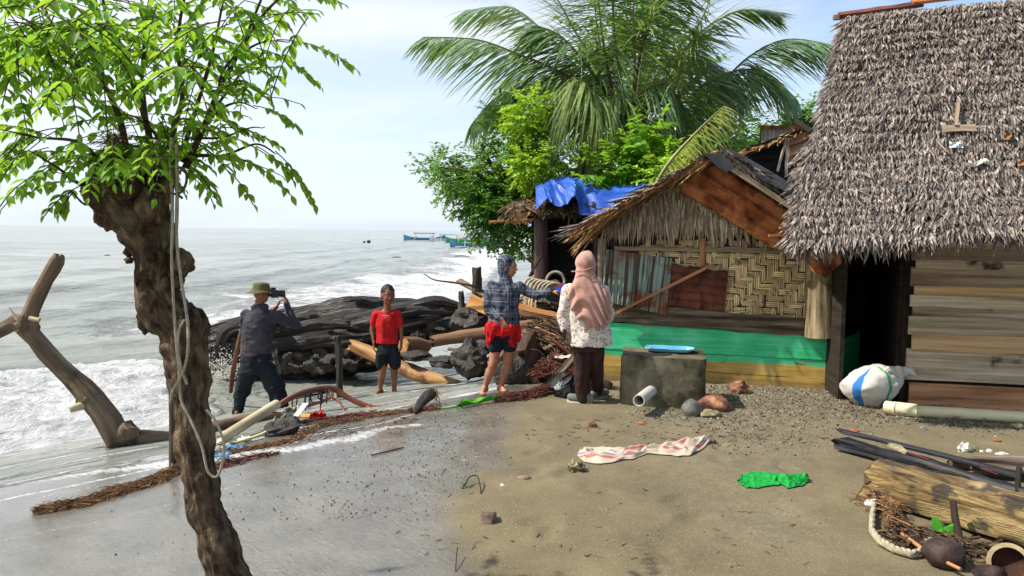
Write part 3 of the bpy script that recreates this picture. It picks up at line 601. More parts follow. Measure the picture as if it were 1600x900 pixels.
# ================================================================= the big thatched house at the right
WH = Wall((3.86, 7.40), (5.80, 6.98))
hx0 = WH.coord(WH.hit(1420, 560)); HL = 2.75
house = thing('thatched_house', tuple(WH.at(hx0+1.4, 0)), 'plank-walled house under a steep shaggy thatched roof with a dark open doorway', 'house')
def zrow(py): return WH.hit(1420, py).z
rows = [(360, 390, 'plank_wood'), (390, 407, 'grey_wood'), (407, 418, 'plank_wood'), (418, 447, 'grey_wood'), (447, 462, 'tan_plank'), (462, 478, 'plank_wood'), (478, 495, 'plank_wood'),
        (495, 521, 'grey_wood'), (521, 546, 'tan_plank'), (546, 592, 'plank_wood'), (599, 646, 'brown_plank')]
for i, (a, b, m) in enumerate(rows):
    za, zb = zrow(a), zrow(b); mb = MB(); nseg = 12; vs = []; gc = []; off = 0.012*((i*7) % 3); gof = Vector((i*1.7, i*0.9, i*3.1)); th = 0.03
    u0 = hx0+(-0.02 if i % 2 else 0.015)
    for k in range(nseg+1):
        u = u0+HL*k/nseg; w1 = 0.016*noise.noise(Vector((u*2.2, i*5.1, 0))); w2 = 0.016*noise.noise(Vector((u*2.2, (i-1)*5.1, 7)))*(0.3 if i else 1)
        for z, o in ((zb-0.004+w1, off), (za+0.010+w2, off+(0.006 if i % 2 else 0.0)), (za+0.010+w2, off-th), (zb-0.004+w1, off-th)):
            p = WH.at(u, z, o); vs.append(p); gc.append(Vector((z, o, u))+gof)
    fs = [(0, 1, 2, 3)]
    for k in range(nseg):
        o = k*4
        for j in range(4): fs.append((o+j, o+4+j, o+4+(j+1) % 4, o+(j+1) % 4))
    o = nseg*4; fs.append((o+3, o+2, o+1, o)); mb.add(vs, fs, gc); pl = mb.build('plank', MATS[m], house, ang=30)
    if m == 'brown_plank': pl['label'] = 'red-brown bottom plank'
zb = zrow(646); zt = 2.2
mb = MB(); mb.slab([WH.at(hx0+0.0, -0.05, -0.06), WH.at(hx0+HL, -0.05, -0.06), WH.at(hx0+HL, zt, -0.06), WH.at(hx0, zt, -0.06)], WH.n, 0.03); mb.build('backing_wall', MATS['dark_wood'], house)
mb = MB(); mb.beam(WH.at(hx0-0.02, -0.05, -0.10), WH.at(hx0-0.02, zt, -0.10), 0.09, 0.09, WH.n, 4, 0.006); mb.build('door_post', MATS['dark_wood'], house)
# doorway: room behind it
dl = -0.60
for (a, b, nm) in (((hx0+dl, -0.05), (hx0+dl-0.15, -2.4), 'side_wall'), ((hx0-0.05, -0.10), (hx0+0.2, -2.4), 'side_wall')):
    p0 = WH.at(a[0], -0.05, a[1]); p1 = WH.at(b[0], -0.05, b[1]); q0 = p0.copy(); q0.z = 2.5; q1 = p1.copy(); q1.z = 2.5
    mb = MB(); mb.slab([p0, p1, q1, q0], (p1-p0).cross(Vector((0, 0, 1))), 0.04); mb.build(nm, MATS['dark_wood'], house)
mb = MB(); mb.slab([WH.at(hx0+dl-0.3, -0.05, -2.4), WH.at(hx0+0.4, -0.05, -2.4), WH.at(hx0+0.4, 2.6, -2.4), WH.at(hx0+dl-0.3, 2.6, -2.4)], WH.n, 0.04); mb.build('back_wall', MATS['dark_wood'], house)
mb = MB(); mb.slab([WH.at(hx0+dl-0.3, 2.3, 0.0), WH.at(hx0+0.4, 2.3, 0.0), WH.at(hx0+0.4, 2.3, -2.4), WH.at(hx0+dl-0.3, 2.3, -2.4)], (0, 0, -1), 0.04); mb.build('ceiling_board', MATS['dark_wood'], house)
# roof
E0 = P(1238, 386, 6.62); E1 = P(1600, 364, 6.30); R0 = P(1320, 27, 8.35); R1 = P(1600, 0, 7.85)
E1 = E0+(E1-E0)*1.55; R1 = R0+(R1-R0)*1.9
nrm = (E1-E0).cross(R0-E0).normalized(); nrm = nrm if nrm.y < 0 else -nrm
def roof_surf(sv, tv):
    a = E0.lerp(R0, tv); b = E1.lerp(R1, tv); bow = 0.07*sin(pi*tv)
    a = a+Vector((-1, 0, 0))*(0.10*sin(pi*min(tv*1.9, 1))-0.03+0.05*noise.noise(Vector((tv*9, 0, 0)))); p = a.lerp(b, sv)-nrm*bow+nrm*0.05*noise.noise(Vector((sv*5, tv*5, 3)))
    if tv < 0.08: p = p+Vector((0, 0, 0.06*noise.noise(Vector((sv*7, 1, 1)))))
    return p, (E0-R0).normalized(), (E1-E0).normalized(), nrm
mb = MB(); mb.grid(lambda u, v: roof_surf(u, v)[0]-nrm*0.02, 24, 16, 0.10); mb.build('roof', MATS['thatch_under'], house)
thatch_rows(roof_surf, 68, 600, 0.12, 0.0145, MATS['thatch'], house, 0, seed=3, spread=0.28, lift=(0.0, 0.42), course=27)
def eave_surf(sv, tv):
    p, d, a, n = roof_surf(sv, 0.012+0.02*tv); return p-n*0.05*tv, (d*0.55+Vector((0, 0, -0.6))).normalized(), a, n
thatch_rows(eave_surf, 2, 160, 0.15, 0.021, MATS['thatch'], house, 300, seed=5, lift=(-0.2, 0.15), name='thatch_leaf')
def rake_surf(sv, tv):
    p, d, a, n = roof_surf(0.0, sv); return p, (d*0.9-a*0.45).normalized(), a, n
thatch_rows(rake_surf, 3, 300, 0.13, 0.02, MATS['thatch'], house, 0, seed=6, lift=(-0.5, 0.3))
# hip on the far left side of the roof and the back slope
back = Vector((0.25, 1.0, 0)).normalized()
mb = MB(); B0 = E0+back*3.4+Vector((0.4, 0, 0)); mb.slab([E0+Vector((0.1, 0.1, -0.02)), R0+Vector((0.05, 0.08, -0.05)), B0], (-1, 0, 0.4), 0.05); mb.build('roof_end', MATS['thatch_under'], house)
mb = MB(); mb.slab([R0, R1, R1+back*2.2+Vector((0, 0, -2.6)), R0+back*2.2+Vector((-0.3, 0, -2.6))], (0, 0.7, 0.7), 0.06); mb.build('roof_back', MATS['thatch_under'], house)
# ridge boards
c0 = R0+(R1-R0)*-0.02; c1 = R0+(R1-R0)*0.45; up = Vector((0, 0, 0.05))
mb = MB(); mb.beam(c0+up*0.6, c0.lerp(R1, 0.25)+up*1.2, 0.16, 0.035, (0, -0.5, 1), 6, 0.006); mb.build('ridge_board', MATS['dark_rust'], house)
mb = MB(); mb.beam(c0.lerp(R1, 0.22)+up*1.8, c0.lerp(R1, 0.62)+up*2.2, 0.15, 0.03, (0, -0.5, 1), 6, 0.006); mb.build('ridge_board', MATS['rust_sheet'], house)
mb = MB(); mb.beam(c0.lerp(R1, 0.5)+up*2.8, c0.lerp(R1, 1.0)+up*2.4, 0.15, 0.03, (0, -0.5, 1), 6, 0.006); mb.build('ridge_board', MATS['dark_rust'], house)
mb = MB(); mb.beam(R0+Vector((-0.12, 0.02, 0.0)), R0+Vector((0.5, -0.08, 0.02)), 0.05, 0.05); mb.build('ridge_pole', MATS['grey_wood'], house)
for (x0, y0, x1, y1, d) in ((1285, 132, 1303, 132, 8.0), (1285, 141, 1298, 142, 8.0), (1288, 151, 1300, 152, 8.0)):
    mb = MB(); mb.beam(P(x0, y0, d), P(x1+25, y1, d-0.3), 0.03, 0.025); mb.build('batten', MATS['grey_wood'], house)
for (x0, y0, x1, y1) in ((1201, 368, 1240, 366), (1218, 356, 1245, 352), (1232, 341, 1250, 341)):
    mb = MB(); mb.beam(P(x0, y0, 6.75), P(x1+20, y1, 6.75), 0.028, 0.02); mb.build('batten', MATS['bamboo_pole'], house)
# things lying on the thatch
def on_roof(px, py, off=0.05):
    v = ray(px, py); o = Vector((0, 0, CAM_H)); t = ((E0+nrm*off-o).dot(nrm))/v.dot(nrm); return o+v*t
mb = MB(); mb.beam(on_roof(1472, 201, 0.10), on_roof(1525, 200, 0.10), 0.085, 0.012, nrm, 5, 0.006); mb.build('cardboard_scrap', MATS['grey_wood'], label='flat tan board scrap lying across the big thatched roof', cat='scrap board')
mb = MB(); mb.beam(on_roof(1497, 160, 0.10), on_roof(1494, 196, 0.12), 0.03, 0.012, nrm, 3, 0.003); mb.build('wood_strip', MATS['grey_wood'], label='short upright grey strip above the tan board scrap on the thatch', cat='stick')
mb = MB(); mb.grid(lambda u, v: on_roof(1513+36*u, 251+7*v+3*sin(u*7), 0.11+0.02*sin(u*9+v*3)), 8, 3, 0.006); mb.build('plastic_scrap', MATS['shell_white'], label='small crumpled white plastic scrap on the big thatched roof', cat='scrap')
mb = MB(); mb.tube([on_roof(1466, 222, 0.10), on_roof(1478, 235, 0.13), on_roof(1490, 244, 0.10)], 0.008, 6); mb.build('twig', MATS['grey_wood'], label='curved pale twig on the big thatched roof below the tan scrap', cat='twig')
mb = MB(); mb.grid(lambda u, v: on_roof(1483+22*u, 222+9*v, 0.10+0.015*sin(u*8+v*5)), 6, 3, 0.005); mb.build('plastic_scrap', MATS['boat_white'], label='small faded bluish plastic scrap on the big thatched roof', cat='scrap')
mb = MB(); mb.grid(lambda u, v: on_roof(1568+13*u, 207+12*v, 0.11+0.015*sin(u*5+v*5)), 4, 3, 0.005); mb.build('dry_leaf', MATS['fibre'], label='upper of the two brown dry leaves near the right end of the thatched roof', cat='leaf')
mb = MB(); mb.grid(lambda u, v: on_roof(1590+14*u, 249+10*v, 0.11+0.015*sin(u*5+v*5)), 4, 3, 0.005); mb.build('dry_leaf', MATS['fibre'], label='lower of the two brown dry leaves near the right end of the thatched roof', cat='leaf')

# ================================================================= the woven bamboo hut
WM = Wall((1.15, 8.66), (3.48, 8.08))
hut = thing('bamboo_hut', tuple(WM.at(1.2, 0)), 'low hut with woven bamboo wall above green and ochre painted boards', 'hut')
H = lambda px, py, off=0.0: WM.hit(px, py, off)
def zr(px, py): return H(px, py).z
ua, ub = WM.coord(H(935, 520)), WM.coord(H(1303, 540)); zg1, zg2 = H(1303, 527).z, H(950, 503).z
def board(z0l, z0r, z1l, z1r, m, off, nm='painted_board', u0=ua, u1=ub, seg=14, wob=0.006, seed=0, th=0.035):
    vs = []; gc = []
    for k in range(seg+1):
        t = k/seg; u = u0+(u1-u0)*t; w1 = wob*noise.noise(Vector((u*3, seed, 0))); w2 = wob*noise.noise(Vector((u*3, seed+9, 0)))
        for z, o in ((z1l+(z1r-z1l)*t+w1, off), (z0l+(z0r-z0l)*t+w2, off), (z0l+(z0r-z0l)*t+w2, off-th), (z1l+(z1r-z1l)*t+w1, off-th)):
            vs.append(WM.at(u, z, o)); gc.append((z, o, u+seed*3.3))
    fs = [(0, 1, 2, 3)]
    for k in range(seg):
        o = k*4
        for j in range(4): fs.append((o+j, o+4+j, o+4+(j+1) % 4, o+(j+1) % 4))
    o = seg*4; fs.append((o+3, o+2, o+1, o)); return MB().add(vs, fs, gc).build(nm, MATS[m], hut, ang=30)
board(0.335, 0.325, zg2, zg1, 'painted_board', 0.03, seed=1)
board(0.13, 0.115, 0.329, 0.319, 'painted_board', 0.022, seed=2)
board(-0.05, -0.05, 0.123, 0.108, 'painted_board', 0.034, seed=3)
board(zg2+0.004, zg1+0.004, H(955, 472).z, H(1258, 497).z, 'dark_beam', 0.045, 'weathered_beam', ua, WM.coord(H(1262, 500)), 16, 0.03, 4, 0.08)
# corner post
pb = WM.at(WM.coord(H(1279, 525)), zg1+0.003, 0.06); pt = WM.at(WM.coord(H(1277, 420)), H(1277, 360).z, 0.06)
MB().tube([pb, pb.lerp(pt, 0.35), pb.lerp(pt, 0.7), pt], [0.155, 0.14, 0.14, 0.15], 16, 0.06, 6, 0.08).build('corner_post', MATS['post_wood'], hut)
# woven strips, each one over-crossing a piece of its own
wz0, wz1 = H(1130, 496).z, H(1130, 378).z; wu0, wu1 = WM.coord(H(952, 440)), WM.coord(H(1262, 440))
MB().slab([WM.at(wu0, wz0-0.12, -0.03), WM.at(wu1, wz0-0.12, -0.03), WM.at(wu1, wz1+0.15, -0.03), WM.at(wu0, wz1+0.15, -0.03)], WM.n, 0.02).build('backing_mat', MATS['dark_beam'], hut)
cell = 0.067; nu = int((wu1-wu0)/cell); nvr = int((wz1-wz0)/cell)+1
def weave_piece(u, z, lu, lz, vert):
    u += random.gauss(0, .004); z += random.gauss(0, .004); lu *= random.uniform(.93, 1.04); lz *= random.uniform(.93, 1.04)
    mb = MB(); L = lz if vert else lu; W = (lu if vert else lz); k = 4; vs = []; gc = []; off = Vector((random.random()*9, random.random()*9, random.random()*9)); ns = 3
    for q in range(ns):                    # three split slats side by side
        w0 = -W/2+W*q/ns+0.0018; w1 = -W/2+W*(q+1)/ns-0.0018; b = len(vs); e = random.uniform(-.006, .006)
        for i in range(k+1):
            t = i/k; l = -L/2+L*t+e*2.2; arch = 0.012*sin(pi*t)**0.7+0.003
            for ww, dz in ((w0, -0.002), ((w0+w1)/2, 0.002), (w1, -0.002)):
                p = WM.at(u+(ww if vert else l), z+(l if vert else ww), arch+dz+q*0.0005); vs.append(p); gc.append(Vector((ww, 0, l))+off)
    fs = []
    for q in range(ns):
        b = q*(k+1)*3
        for i in range(k):
            for j in range(2): o = b+i*3+j; f = (o, o+1, o+4, o+3); fs.append(f if not vert else f[::-1])
    return mb.add(vs, fs, gc, random.random())
uleft = WM.coord(H(1040, 440)) 
for r in range(nvr):
    for c in range(nu+1):
        u = wu0+cell*(c+0.5); z = wz0+cell*(r+0.5); ph = (c+r) % 4
        ro = (c-r) % 4
        if u < WM.coord(H(1000, 440)): continue
        if u < uleft and z < H(1000, 402).z: continue
        # a 2/2 twill: horizontal floats start where (c-r)%4==0, upright ones where (c-r)%4==2
        if ro == 0: weave_piece(u+cell*0.5, z, cell*2.1, cell*0.94, False).build('bamboo_strip', MATS['bamboo'], hut, smooth=False)
        if ro == 2: weave_piece(u, z-cell*0.5, cell*0.94, cell*2.1, True).build('bamboo_strip', MATS['bamboo'], hut, smooth=False)
def corr(name, c00, c10, c11, c01, off, waves, amp, m, along='v', nu_=None, nv_=10, th=0.004, jag=0.0, lift=0.0, plane=None, edge=None):
    """corrugated sheet between four pixel corners on the wall plane (bottom-left, bottom-right, top-right, top-left)"""
    pl = plane or WM; cs = [pl.hit(*c, off) for c in (c00, c10, c11, c01)]; nn = pl.n
    nu_ = nu_ or waves*6
    def fn(u, v):
        if jag: v2 = v*(1-jag*max(0, noise.noise(Vector((u*6, 2, 0)))))
        else: v2 = v
        p = cs[0].lerp(cs[1], u).lerp(cs[3].lerp(cs[2], u), v2); return p+nn*(amp*sin(2*pi*waves*(u if along == 'v' else v))+lift*v)
    e = (cs[1]-cs[0]).length; f = (cs[3]-cs[0]).length; mb = MB()
    mb.grid(fn, nu_ if along == 'v' else 14, nv_ if along == 'v' else waves*6, th, (e, f)); return mb.build(name, MATS[m], hut, ang=80)
corr('corrugated_sheet', (941, 470), (1040, 492), (1051, 404), (945, 389), 0.075, 13, 0.012, 'green_rust')['label'] = 'faded green ribbed sheet streaked with rust'
corr('corrugated_sheet', (1038, 478), (1132, 488), (1138, 424), (1047, 411), 0.055, 5, 0.012, 'dark_rust', 'u', jag=0.12)['label'] = 'dark red rusty sheet'
MB().beam(H(962, 489, 0.12), H(1104, 418, 0.10), 0.035, 0.022, WM.n, 4, 0.002).build('diagonal_stick', MATS['bamboo_pole'], hut)
MB().tube([H(1097, 415, 0.03), H(1098, 372, 0.03)], 0.035, 10).build('bamboo_upright', MATS['bamboo_pole'], hut)
MB().beam(H(960, 388, 0.03), H(1240, 392, 0.03), 0.05, 0.03, WM.n, 10, 0.006).build('lintel_batten', MATS['grey_wood'], hut)
for (x0, y0, x1, y1) in ((946, 470, 944, 372), (936, 505, 938, 372)):
    MB().beam(H(x0, y0, 0.02), H(x1, y1, 0.02), 0.05, 0.04, WM.n, 3, 0.004).build('wall_stud', MATS['grey_wood'], hut)
# gable leaves hanging in rows
def gsurf(px0, px1, ytop, ybot):
    def f(sv, tv):
        px = px0+(px1-px0)*sv; py = ybot(px)+(ytop(px)-ybot(px))*tv
        return H(px, py, 0.06), Vector((0, 0, -1)), WM.u, WM.n
    return f
gt = lambda px: np.interp(px, [935, 1060, 1128, 1200, 1260], [352, 285, 245, 300, 345]); gb = lambda px: np.interp(px, [935, 1240], [344, 354])
MB().slab([H(935, 385, 0.0), H(1265, 392, 0.0), H(1262, 340, 0.0), H(1128, 245, 0.0), H(935, 356, 0.0)], WM.n, 0.03).build('gable_mat', MATS['thatch_under'], hut)
thatch_rows(gsurf(945, 1215, gt, gb), 11, 120, 0.17, 0.022, MATS['gable_leaf'], hut, 220, spread=0.09, lift=(0.02, 0.16), seed=9, name='gable_leaf')
# rusty sheet over the gable
def sheetpoly(name, pts, off, m, amp=0.02, freq=4.0, dirv=None, th=0.006, plane=WM, res=26, bend=0.0):
    """irregular sheet of bent metal or plastic: polygon of pixels on the wall plane, triangulated on a grid"""
    W3 = [plane.hit(x, y, off) for x, y in pts]; uv = [(plane.coord(p), p.z) for p in W3]
    us = [a for a, b in uv]; vs_ = [b for a, b in uv]; u0, u1, v0, v1 = min(us), max(us), min(vs_), max(vs_)
    bm = bmesh.new(); f = bm.faces.new([bm.verts.new((a, b, 0)) for a, b in uv]); bm.normal_update()
    for ax in (0, 1):
        lo, hi = (u0, u1) if ax == 0 else (v0, v1); n = max(2, int((hi-lo)/((u1-u0+v1-v0)/res)))
        for i in range(1, n):
            co = [0, 0, 0]; co[ax] = lo+(hi-lo)*i/n; no = [0, 0, 0]; no[ax] = 1
            bmesh.ops.bisect_plane(bm, geom=bm.verts[:]+bm.edges[:]+bm.faces[:], plane_co=co, plane_no=no)
    bmesh.ops.triangulate(bm, faces=bm.faces[:]); bm.verts.ensure_lookup_table(); dv = dirv or (0.5, -0.86)
    V = []; gc = []; n0 = plane.n
    for v in bm.verts:
        a, b = v.co.x, v.co.y; c = (-dv[1]*a+dv[0]*b); o = amp*sin(c*2*pi*freq)+0.5*amp*noise.noise(Vector((a*3, b*3, 1)))+bend*(b-v0)
        V.append(plane.at(a, b, off+o)); gc.append(Vector((c, 0, dv[0]*a+dv[1]*b)))
    F = [tuple(v.index for v in f.verts) for f in bm.faces]; be = [(e.verts[0].index, e.verts[1].index) for e in bm.edges if len(e.link_faces) == 1]; bm.free()
    k = len(V); V2 = V+[p-n0*th for p in V]; F2 = F+[tuple(i+k for i in reversed(f)) for f in F]+[(a, b, b+k, a+k) for a, b in be]
    mb = MB(); mb.add(V2, F2, gc+gc); return mb
sheetpoly('gable_sheet', [(1062, 300), (1078, 262), (1110, 250), (1140, 262), (1175, 292), (1215, 318), (1239, 332), (1242, 372), (1232, 394), (1200, 384), (1160, 358), (1130, 338), (1098, 320)], 0.20, 'rust_sheet', 0.030, 6.5, (0.84, -0.54), res=70).build('rusty_gable_sheet', MATS['rust_sheet'], hut, ang=70)
sheetpoly('low_sheet', [(1262, 372), (1300, 366), (1326, 380), (1318, 408), (1290, 434), (1268, 424), (1258, 400)], 0.42, 'rust_sheet', 0.03, 4).build('rusty_corner_sheet', MATS['rust_sheet'], hut, ang=70)
# roof slopes with thick leaf edges
of = 0.46; AP = H(1128, 240, of); EL = H(912, 358, of); ER = H(1290, 345, of); bk = -WM.n*3.0
for nm, e in (('roof_slope', EL), ('roof_slope', ER)):
    nn = (e-AP).cross(bk); nn = nn if nn.z > 0 else -nn; nn.normalize()
    MB().slab([AP, e, e+bk, AP+bk], nn, 0.05).build(nm, MATS['thatch_under'], hut)
    acr = bk.normalized(); dn = (e-AP).normalized()
    def rs(sv, tv, e=e, acr=acr, dn=dn, nn=nn): return e.lerp(AP, tv)+bk*sv, dn, acr, nn
    thatch_rows(rs, 22, 60, 0.26, 0.03, MATS['thatch'], hut, 0, spread=0.25, seed=12)
    def rk(sv, tv, e=e, dn=dn, nn=nn): return e.lerp(AP, sv)+bk*0.015*tv-nn*0.035+nn*0.07*tv, (dn*0.9+Vector((0, 0, -0.12))).normalized(), -bk.normalized(), nn
    thatch_rows(rk, 6, 110, 0.20, 0.020, MATS['dry_leaf' if e is EL else 'thatch'], hut, 0, spread=0.10, lift=(-0.10, 0.10), seed=14)
dnl = (EL-AP).normalized()
def tipsurf(sv, tv): return EL.lerp(AP, 0.12+0.20*tv)+bk*0.22*sv+Vector((0, 0, -0.02-0.03*tv)), (dnl+Vector((0, 0, -0.25))).normalized(), bk.normalized(), Vector((-.4, -.3, 1))
thatch_rows(tipsurf, 4, 24, 0.34, 0.030, MATS['dry_leaf'], hut, 60, spread=0.12, lift=(-0.12, 0.05), seed=15, name='eave_leaf')
for k in range(7):
    MB().beam(EL.lerp(AP, 0.06+k*0.02)+bk*(0.05+0.1*k)+Vector((0, 0, -0.05)), EL.lerp(AP, 0.42+k*0.02)+bk*(0.05+0.1*k)+Vector((0, 0, -0.055)), 0.028, 0.015).build('rafter_stick', MATS['bamboo_pole'], hut)
MB().beam(AP+Vector((0, 0, -0.09)), ER+Vector((0, 0, -0.09)), 0.05, 0.04, WM.n, 6, 0.004).build('rake_board', MATS['grey_wood'], hut)
# black sheets folded over the apex
sheetpoly('s', [(1098, 238), (1127, 241), (1149, 258), (1136, 269), (1122, 262)], of+0.05, 'black_sheet', 0.01, 3, bend=-0.12).build('black_ridge_sheet', MATS['black_sheet'], hut, ang=70)
sheetpoly('s', [(1127, 226), (1141, 229), (1163, 240), (1205, 266), (1246, 292), (1240, 303), (1212, 292), (1180, 274), (1150, 258), (1128, 240)], of+0.08, 'black_sheet', 0.012, 3, (0.84, -0.54), bend=-0.35).build('black_ridge_sheet', MATS['black_sheet'], hut, ang=70)
# dark infill behind wall (side and rear walls)
for a, b in ((WM.at(ua+0.02, -0.05, -0.04), WM.at(ua+0.02, -0.05, -2.9)), (WM.at(ub-0.03, -0.05, -0.04), WM.at(ub-0.03, -0.05, -2.4)), (WM.at(ua, -0.05, -2.9), WM.at(ub, -0.05, -2.9))):
    c = b.copy(); c.z = 1.72; d = a.copy(); d.z = 1.72; MB().slab([a, b, c, d], (b-a).cross(Vector((0, 0, 1))), 0.03).build('side_wall', MATS['dark_wood'], hut)
gbz = [H(1303, 530).z, H(1345, 522).z]
q0, q1 = WM.at(ub+0.07, -0.05, 0.02), WM.at(ub+0.33, -0.05, -0.35)
MB().slab([q0, q1, q1+Vector((0, 0, 0.66)), q0+Vector((0, 0, 0.60))], (0.6, -0.6, 0), 0.03).build('green_side_board', MATS['green_paint'], hut)
MB().beam(WM.at(ub+0.05, -0.05, 0.0), WM.at(ub+0.05, 1.7, 0.0), 0.07, 0.08, WM.n, 4, 0.004).build('dark_post', MATS['dark_wood'], hut)

# ================================================================= the blue tarp shed
WS = Wall((0.2, 11.2), (2.2, 11.0)); S_ = lambda px, py, off=0.0: WS.hit(px, py, off)
shed = thing('tarp_shed', tuple(S_(890, 540)), 'dark open shed under a blue tarpaulin beside the leafy tree', 'shed')
for x, r in ((848, 0.11), (935, 0.06)):
    a = S_(x, 545, 0.1); b = S_(x-3, 322, 0.1); MB().tube([a, a.lerp(b, .3), a.lerp(b, .6), b], [r, r*0.95, r, r*0.9], 14, 0.12, 5, 0.1).build('post', MATS['wet_brown_wood'], shed)
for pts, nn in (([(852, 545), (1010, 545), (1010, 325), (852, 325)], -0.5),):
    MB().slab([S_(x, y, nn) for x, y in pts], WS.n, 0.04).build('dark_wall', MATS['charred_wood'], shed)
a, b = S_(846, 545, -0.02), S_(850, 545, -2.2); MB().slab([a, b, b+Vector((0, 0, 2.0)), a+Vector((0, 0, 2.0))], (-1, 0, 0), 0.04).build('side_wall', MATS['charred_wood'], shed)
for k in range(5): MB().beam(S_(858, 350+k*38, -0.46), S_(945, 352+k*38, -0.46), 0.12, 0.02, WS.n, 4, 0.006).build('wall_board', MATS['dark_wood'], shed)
rfa = S_(792, 333, 0.3); rfb = S_(1000, 325, 0.3)
MB().slab([rfa, rfb, rfb+Vector((0.2, 1.6, 0.45)), rfa+Vector((0.2, 1.6, 0.35))], (0, -0.2, 1), 0.10).build('roof', MATS['thatch_under'], shed)
def shsurf(sv, tv): return rfa.lerp(rfb, sv)+Vector((0.1*tv, 0.5*tv, 0.05+0.12*tv)), Vector((-0.25, -0.7, -0.5)).normalized(), (rfb-rfa).normalized(), Vector((0, -0.4, 1))
thatch_rows(shsurf, 6, 70, 0.24, 0.035, MATS['debris'], shed, 0, spread=0.8, lift=(-0.2, 0.35), seed=21, wob=0.05)
for (x0, y0, x1, y1, off) in ((793, 331, 850, 326, 0.34), (797, 338, 860, 332, 0.34), (764, 347, 835, 343, 0.36), (800, 323, 846, 322, 0.2)):
    MB().tube([S_(x0, y0, off), S_(x1, y1, off)], 0.018, 7, 0.1, 5).build('roof_stick', MATS['bamboo_pole'], shed)
for k in range(9):
    x = 796+k*3.2; MB().beam(S_(x, 330, 0.35), S_(x+random.uniform(-1, 1), 345+random.uniform(0, 8), 0.36), 0.03, 0.006).build('hanging_leaf', MATS['dry_leaf'], shed)
# tarp: cloth over the roof, front hem wavy
hem = [(838, 328), (843, 322), (850, 313), (857, 311), (866, 319), (876, 324), (886, 319), (893, 308), (899, 306), (904, 316), (906, 333), (925, 336), (950, 335), (975, 322), (1003, 304)]
top = [(835, 290), (842, 289), (849, 287), (857, 284), (864, 280), (870, 278), (878, 278), (886, 279), (895, 280), (905, 281), (920, 282), (940, 285), (960, 287), (985, 290), (1010, 293)]
def tarp(u, v):
    t = u*(len(hem)-1); j = min(int(t), len(hem)-2); f = t-j
    hx, hy = (hem[j][0]*(1-f)+hem[j+1][0]*f, hem[j][1]*(1-f)+hem[j+1][1]*f); tx, ty = (top[j][0]*(1-f)+top[j+1][0]*f, top[j][1]*(1-f)+top[j+1][1]*f)
    a = S_(hx, hy, 0.62); b = S_(tx, ty, -0.3); k = v; p = a.lerp(b, k)
    n1 = noise.noise(Vector((u*9+v*3, v*1.2, 2))); n2 = noise.noise(Vector((u*24+v*8, v*3, 5))); return p+Vector((0, -0.05*n1-0.04*n2, 0.03*n1+0.03*n2+0.10*sin(pi*v)))
MB().grid(tarp, 70, 24, 0.008, (2.2, 1.0)).build('blue_tarpaulin', MATS['tarp'], label='creased blue tarpaulin spread over the shed roof', cat='tarpaulin')

# ================================================================= lean-to behind, with white ribbed fence
lean = thing('lean_to_roof', tuple(P(1235, 420, 10.6)), 'dark lean-to with brown thatched roof between the hut and the big house', 'shed')
pts = [P(1158, 236, 10.2), P(1215, 214, 10.4), P(1262, 204, 10.6), P(1330, 178, 10.8)]
lo = [P(1175, 330, 10.3), P(1215, 330, 10.4), P(1262, 330, 10.6), P(1330, 330, 10.8)]
MB().slab([lo[0], lo[3], pts[3], pts[2], pts[1], pts[0]], (0.1, -1, 0), 0.05).build('dark_wall', MATS['charred_wood'], lean)
for k in range(5):
    a = P(1224+6*k, 216+8+k*14, 10.0); b = P(1330, 172+8+k*17, 10.3); MB().beam(a, b, 0.13, 0.03, (0, -0.9, 0.3), 6, 0.01).build('roof_slat', MATS['brown_plank'], lean)
def lsurf(sv, tv): a = pts[0].lerp(pts[1], sv*2) if sv < 0.5 else pts[1].lerp(pts[3], sv*2-1); return a+Vector((0, -0.35+0.6*tv, -0.07+0.04*tv)), Vector((-0.6, -0.5, -0.25)).normalized(), Vector((0.9, 0, 0.3)), Vector((0, -0.3, 1))
thatch_rows(lsurf, 4, 110, 0.2, 0.03, MATS['dry_leaf'], lean, 0, spread=0.4, lift=(-0.1, 0.1), seed=31)
MB().slab([pts[0]+Vector((-.05, -.4, 0)), pts[1]+Vector((0, -.4, 0)), pts[3]+Vector((0, -.4, 0)), pts[3]+Vector((0, 1.5, -.3)), pts[0]+Vector((0, 1.5, -.3))], (-0.3, 0, 1), 0.05).build('roof', MATS['thatch_under'], lean)
for (x0, y0, x1, y1) in ((1230, 215, 1215, 268), (1231, 216, 1228, 276), (1229, 216, 1233, 262)):
    MB().beam(P(x0, y0, 9.7), P(x1, y1, 9.65), 0.035, 0.01, (0, -1, 0), 4, 0.006).build('hanging_leaf', MATS['thatch'], lean)
for x in (1272, 1244): MB().tube([P(x, 190, 10.2), P(x+25, 207, 9.9)], 0.04, 7, 0.1, 4).build('roof_pole', MATS['dark_wood'], lean)
fen = thing('ribbed_metal_fence', tuple(P(1214, 420, 14)), 'white ribbed metal sheet fence with rusty top rail behind the lean-to', 'fence')
MB().grid(lambda u, v: P(1190+58*u, 230-31*v, 14)+Vector((0, 0.03*sin(u*2*pi*9), 0)), 60, 2, 0.01, (0.7, 0.4)).build('ribbed_sheet', MATS['white_rust'], fen, ang=80)
MB().beam(P(1189, 199, 13.9), P(1249, 199, 13.9), 0.06, 0.06).build('top_rail', MATS['rust_sheet'], fen)
for x in (1192, 1246): MB().beam(P(x, 480, 14.1), P(x, 198, 14.1), 0.08, 0.08, (0, 1, 0)).build('fence_post', MATS['dark_wood'], fen)
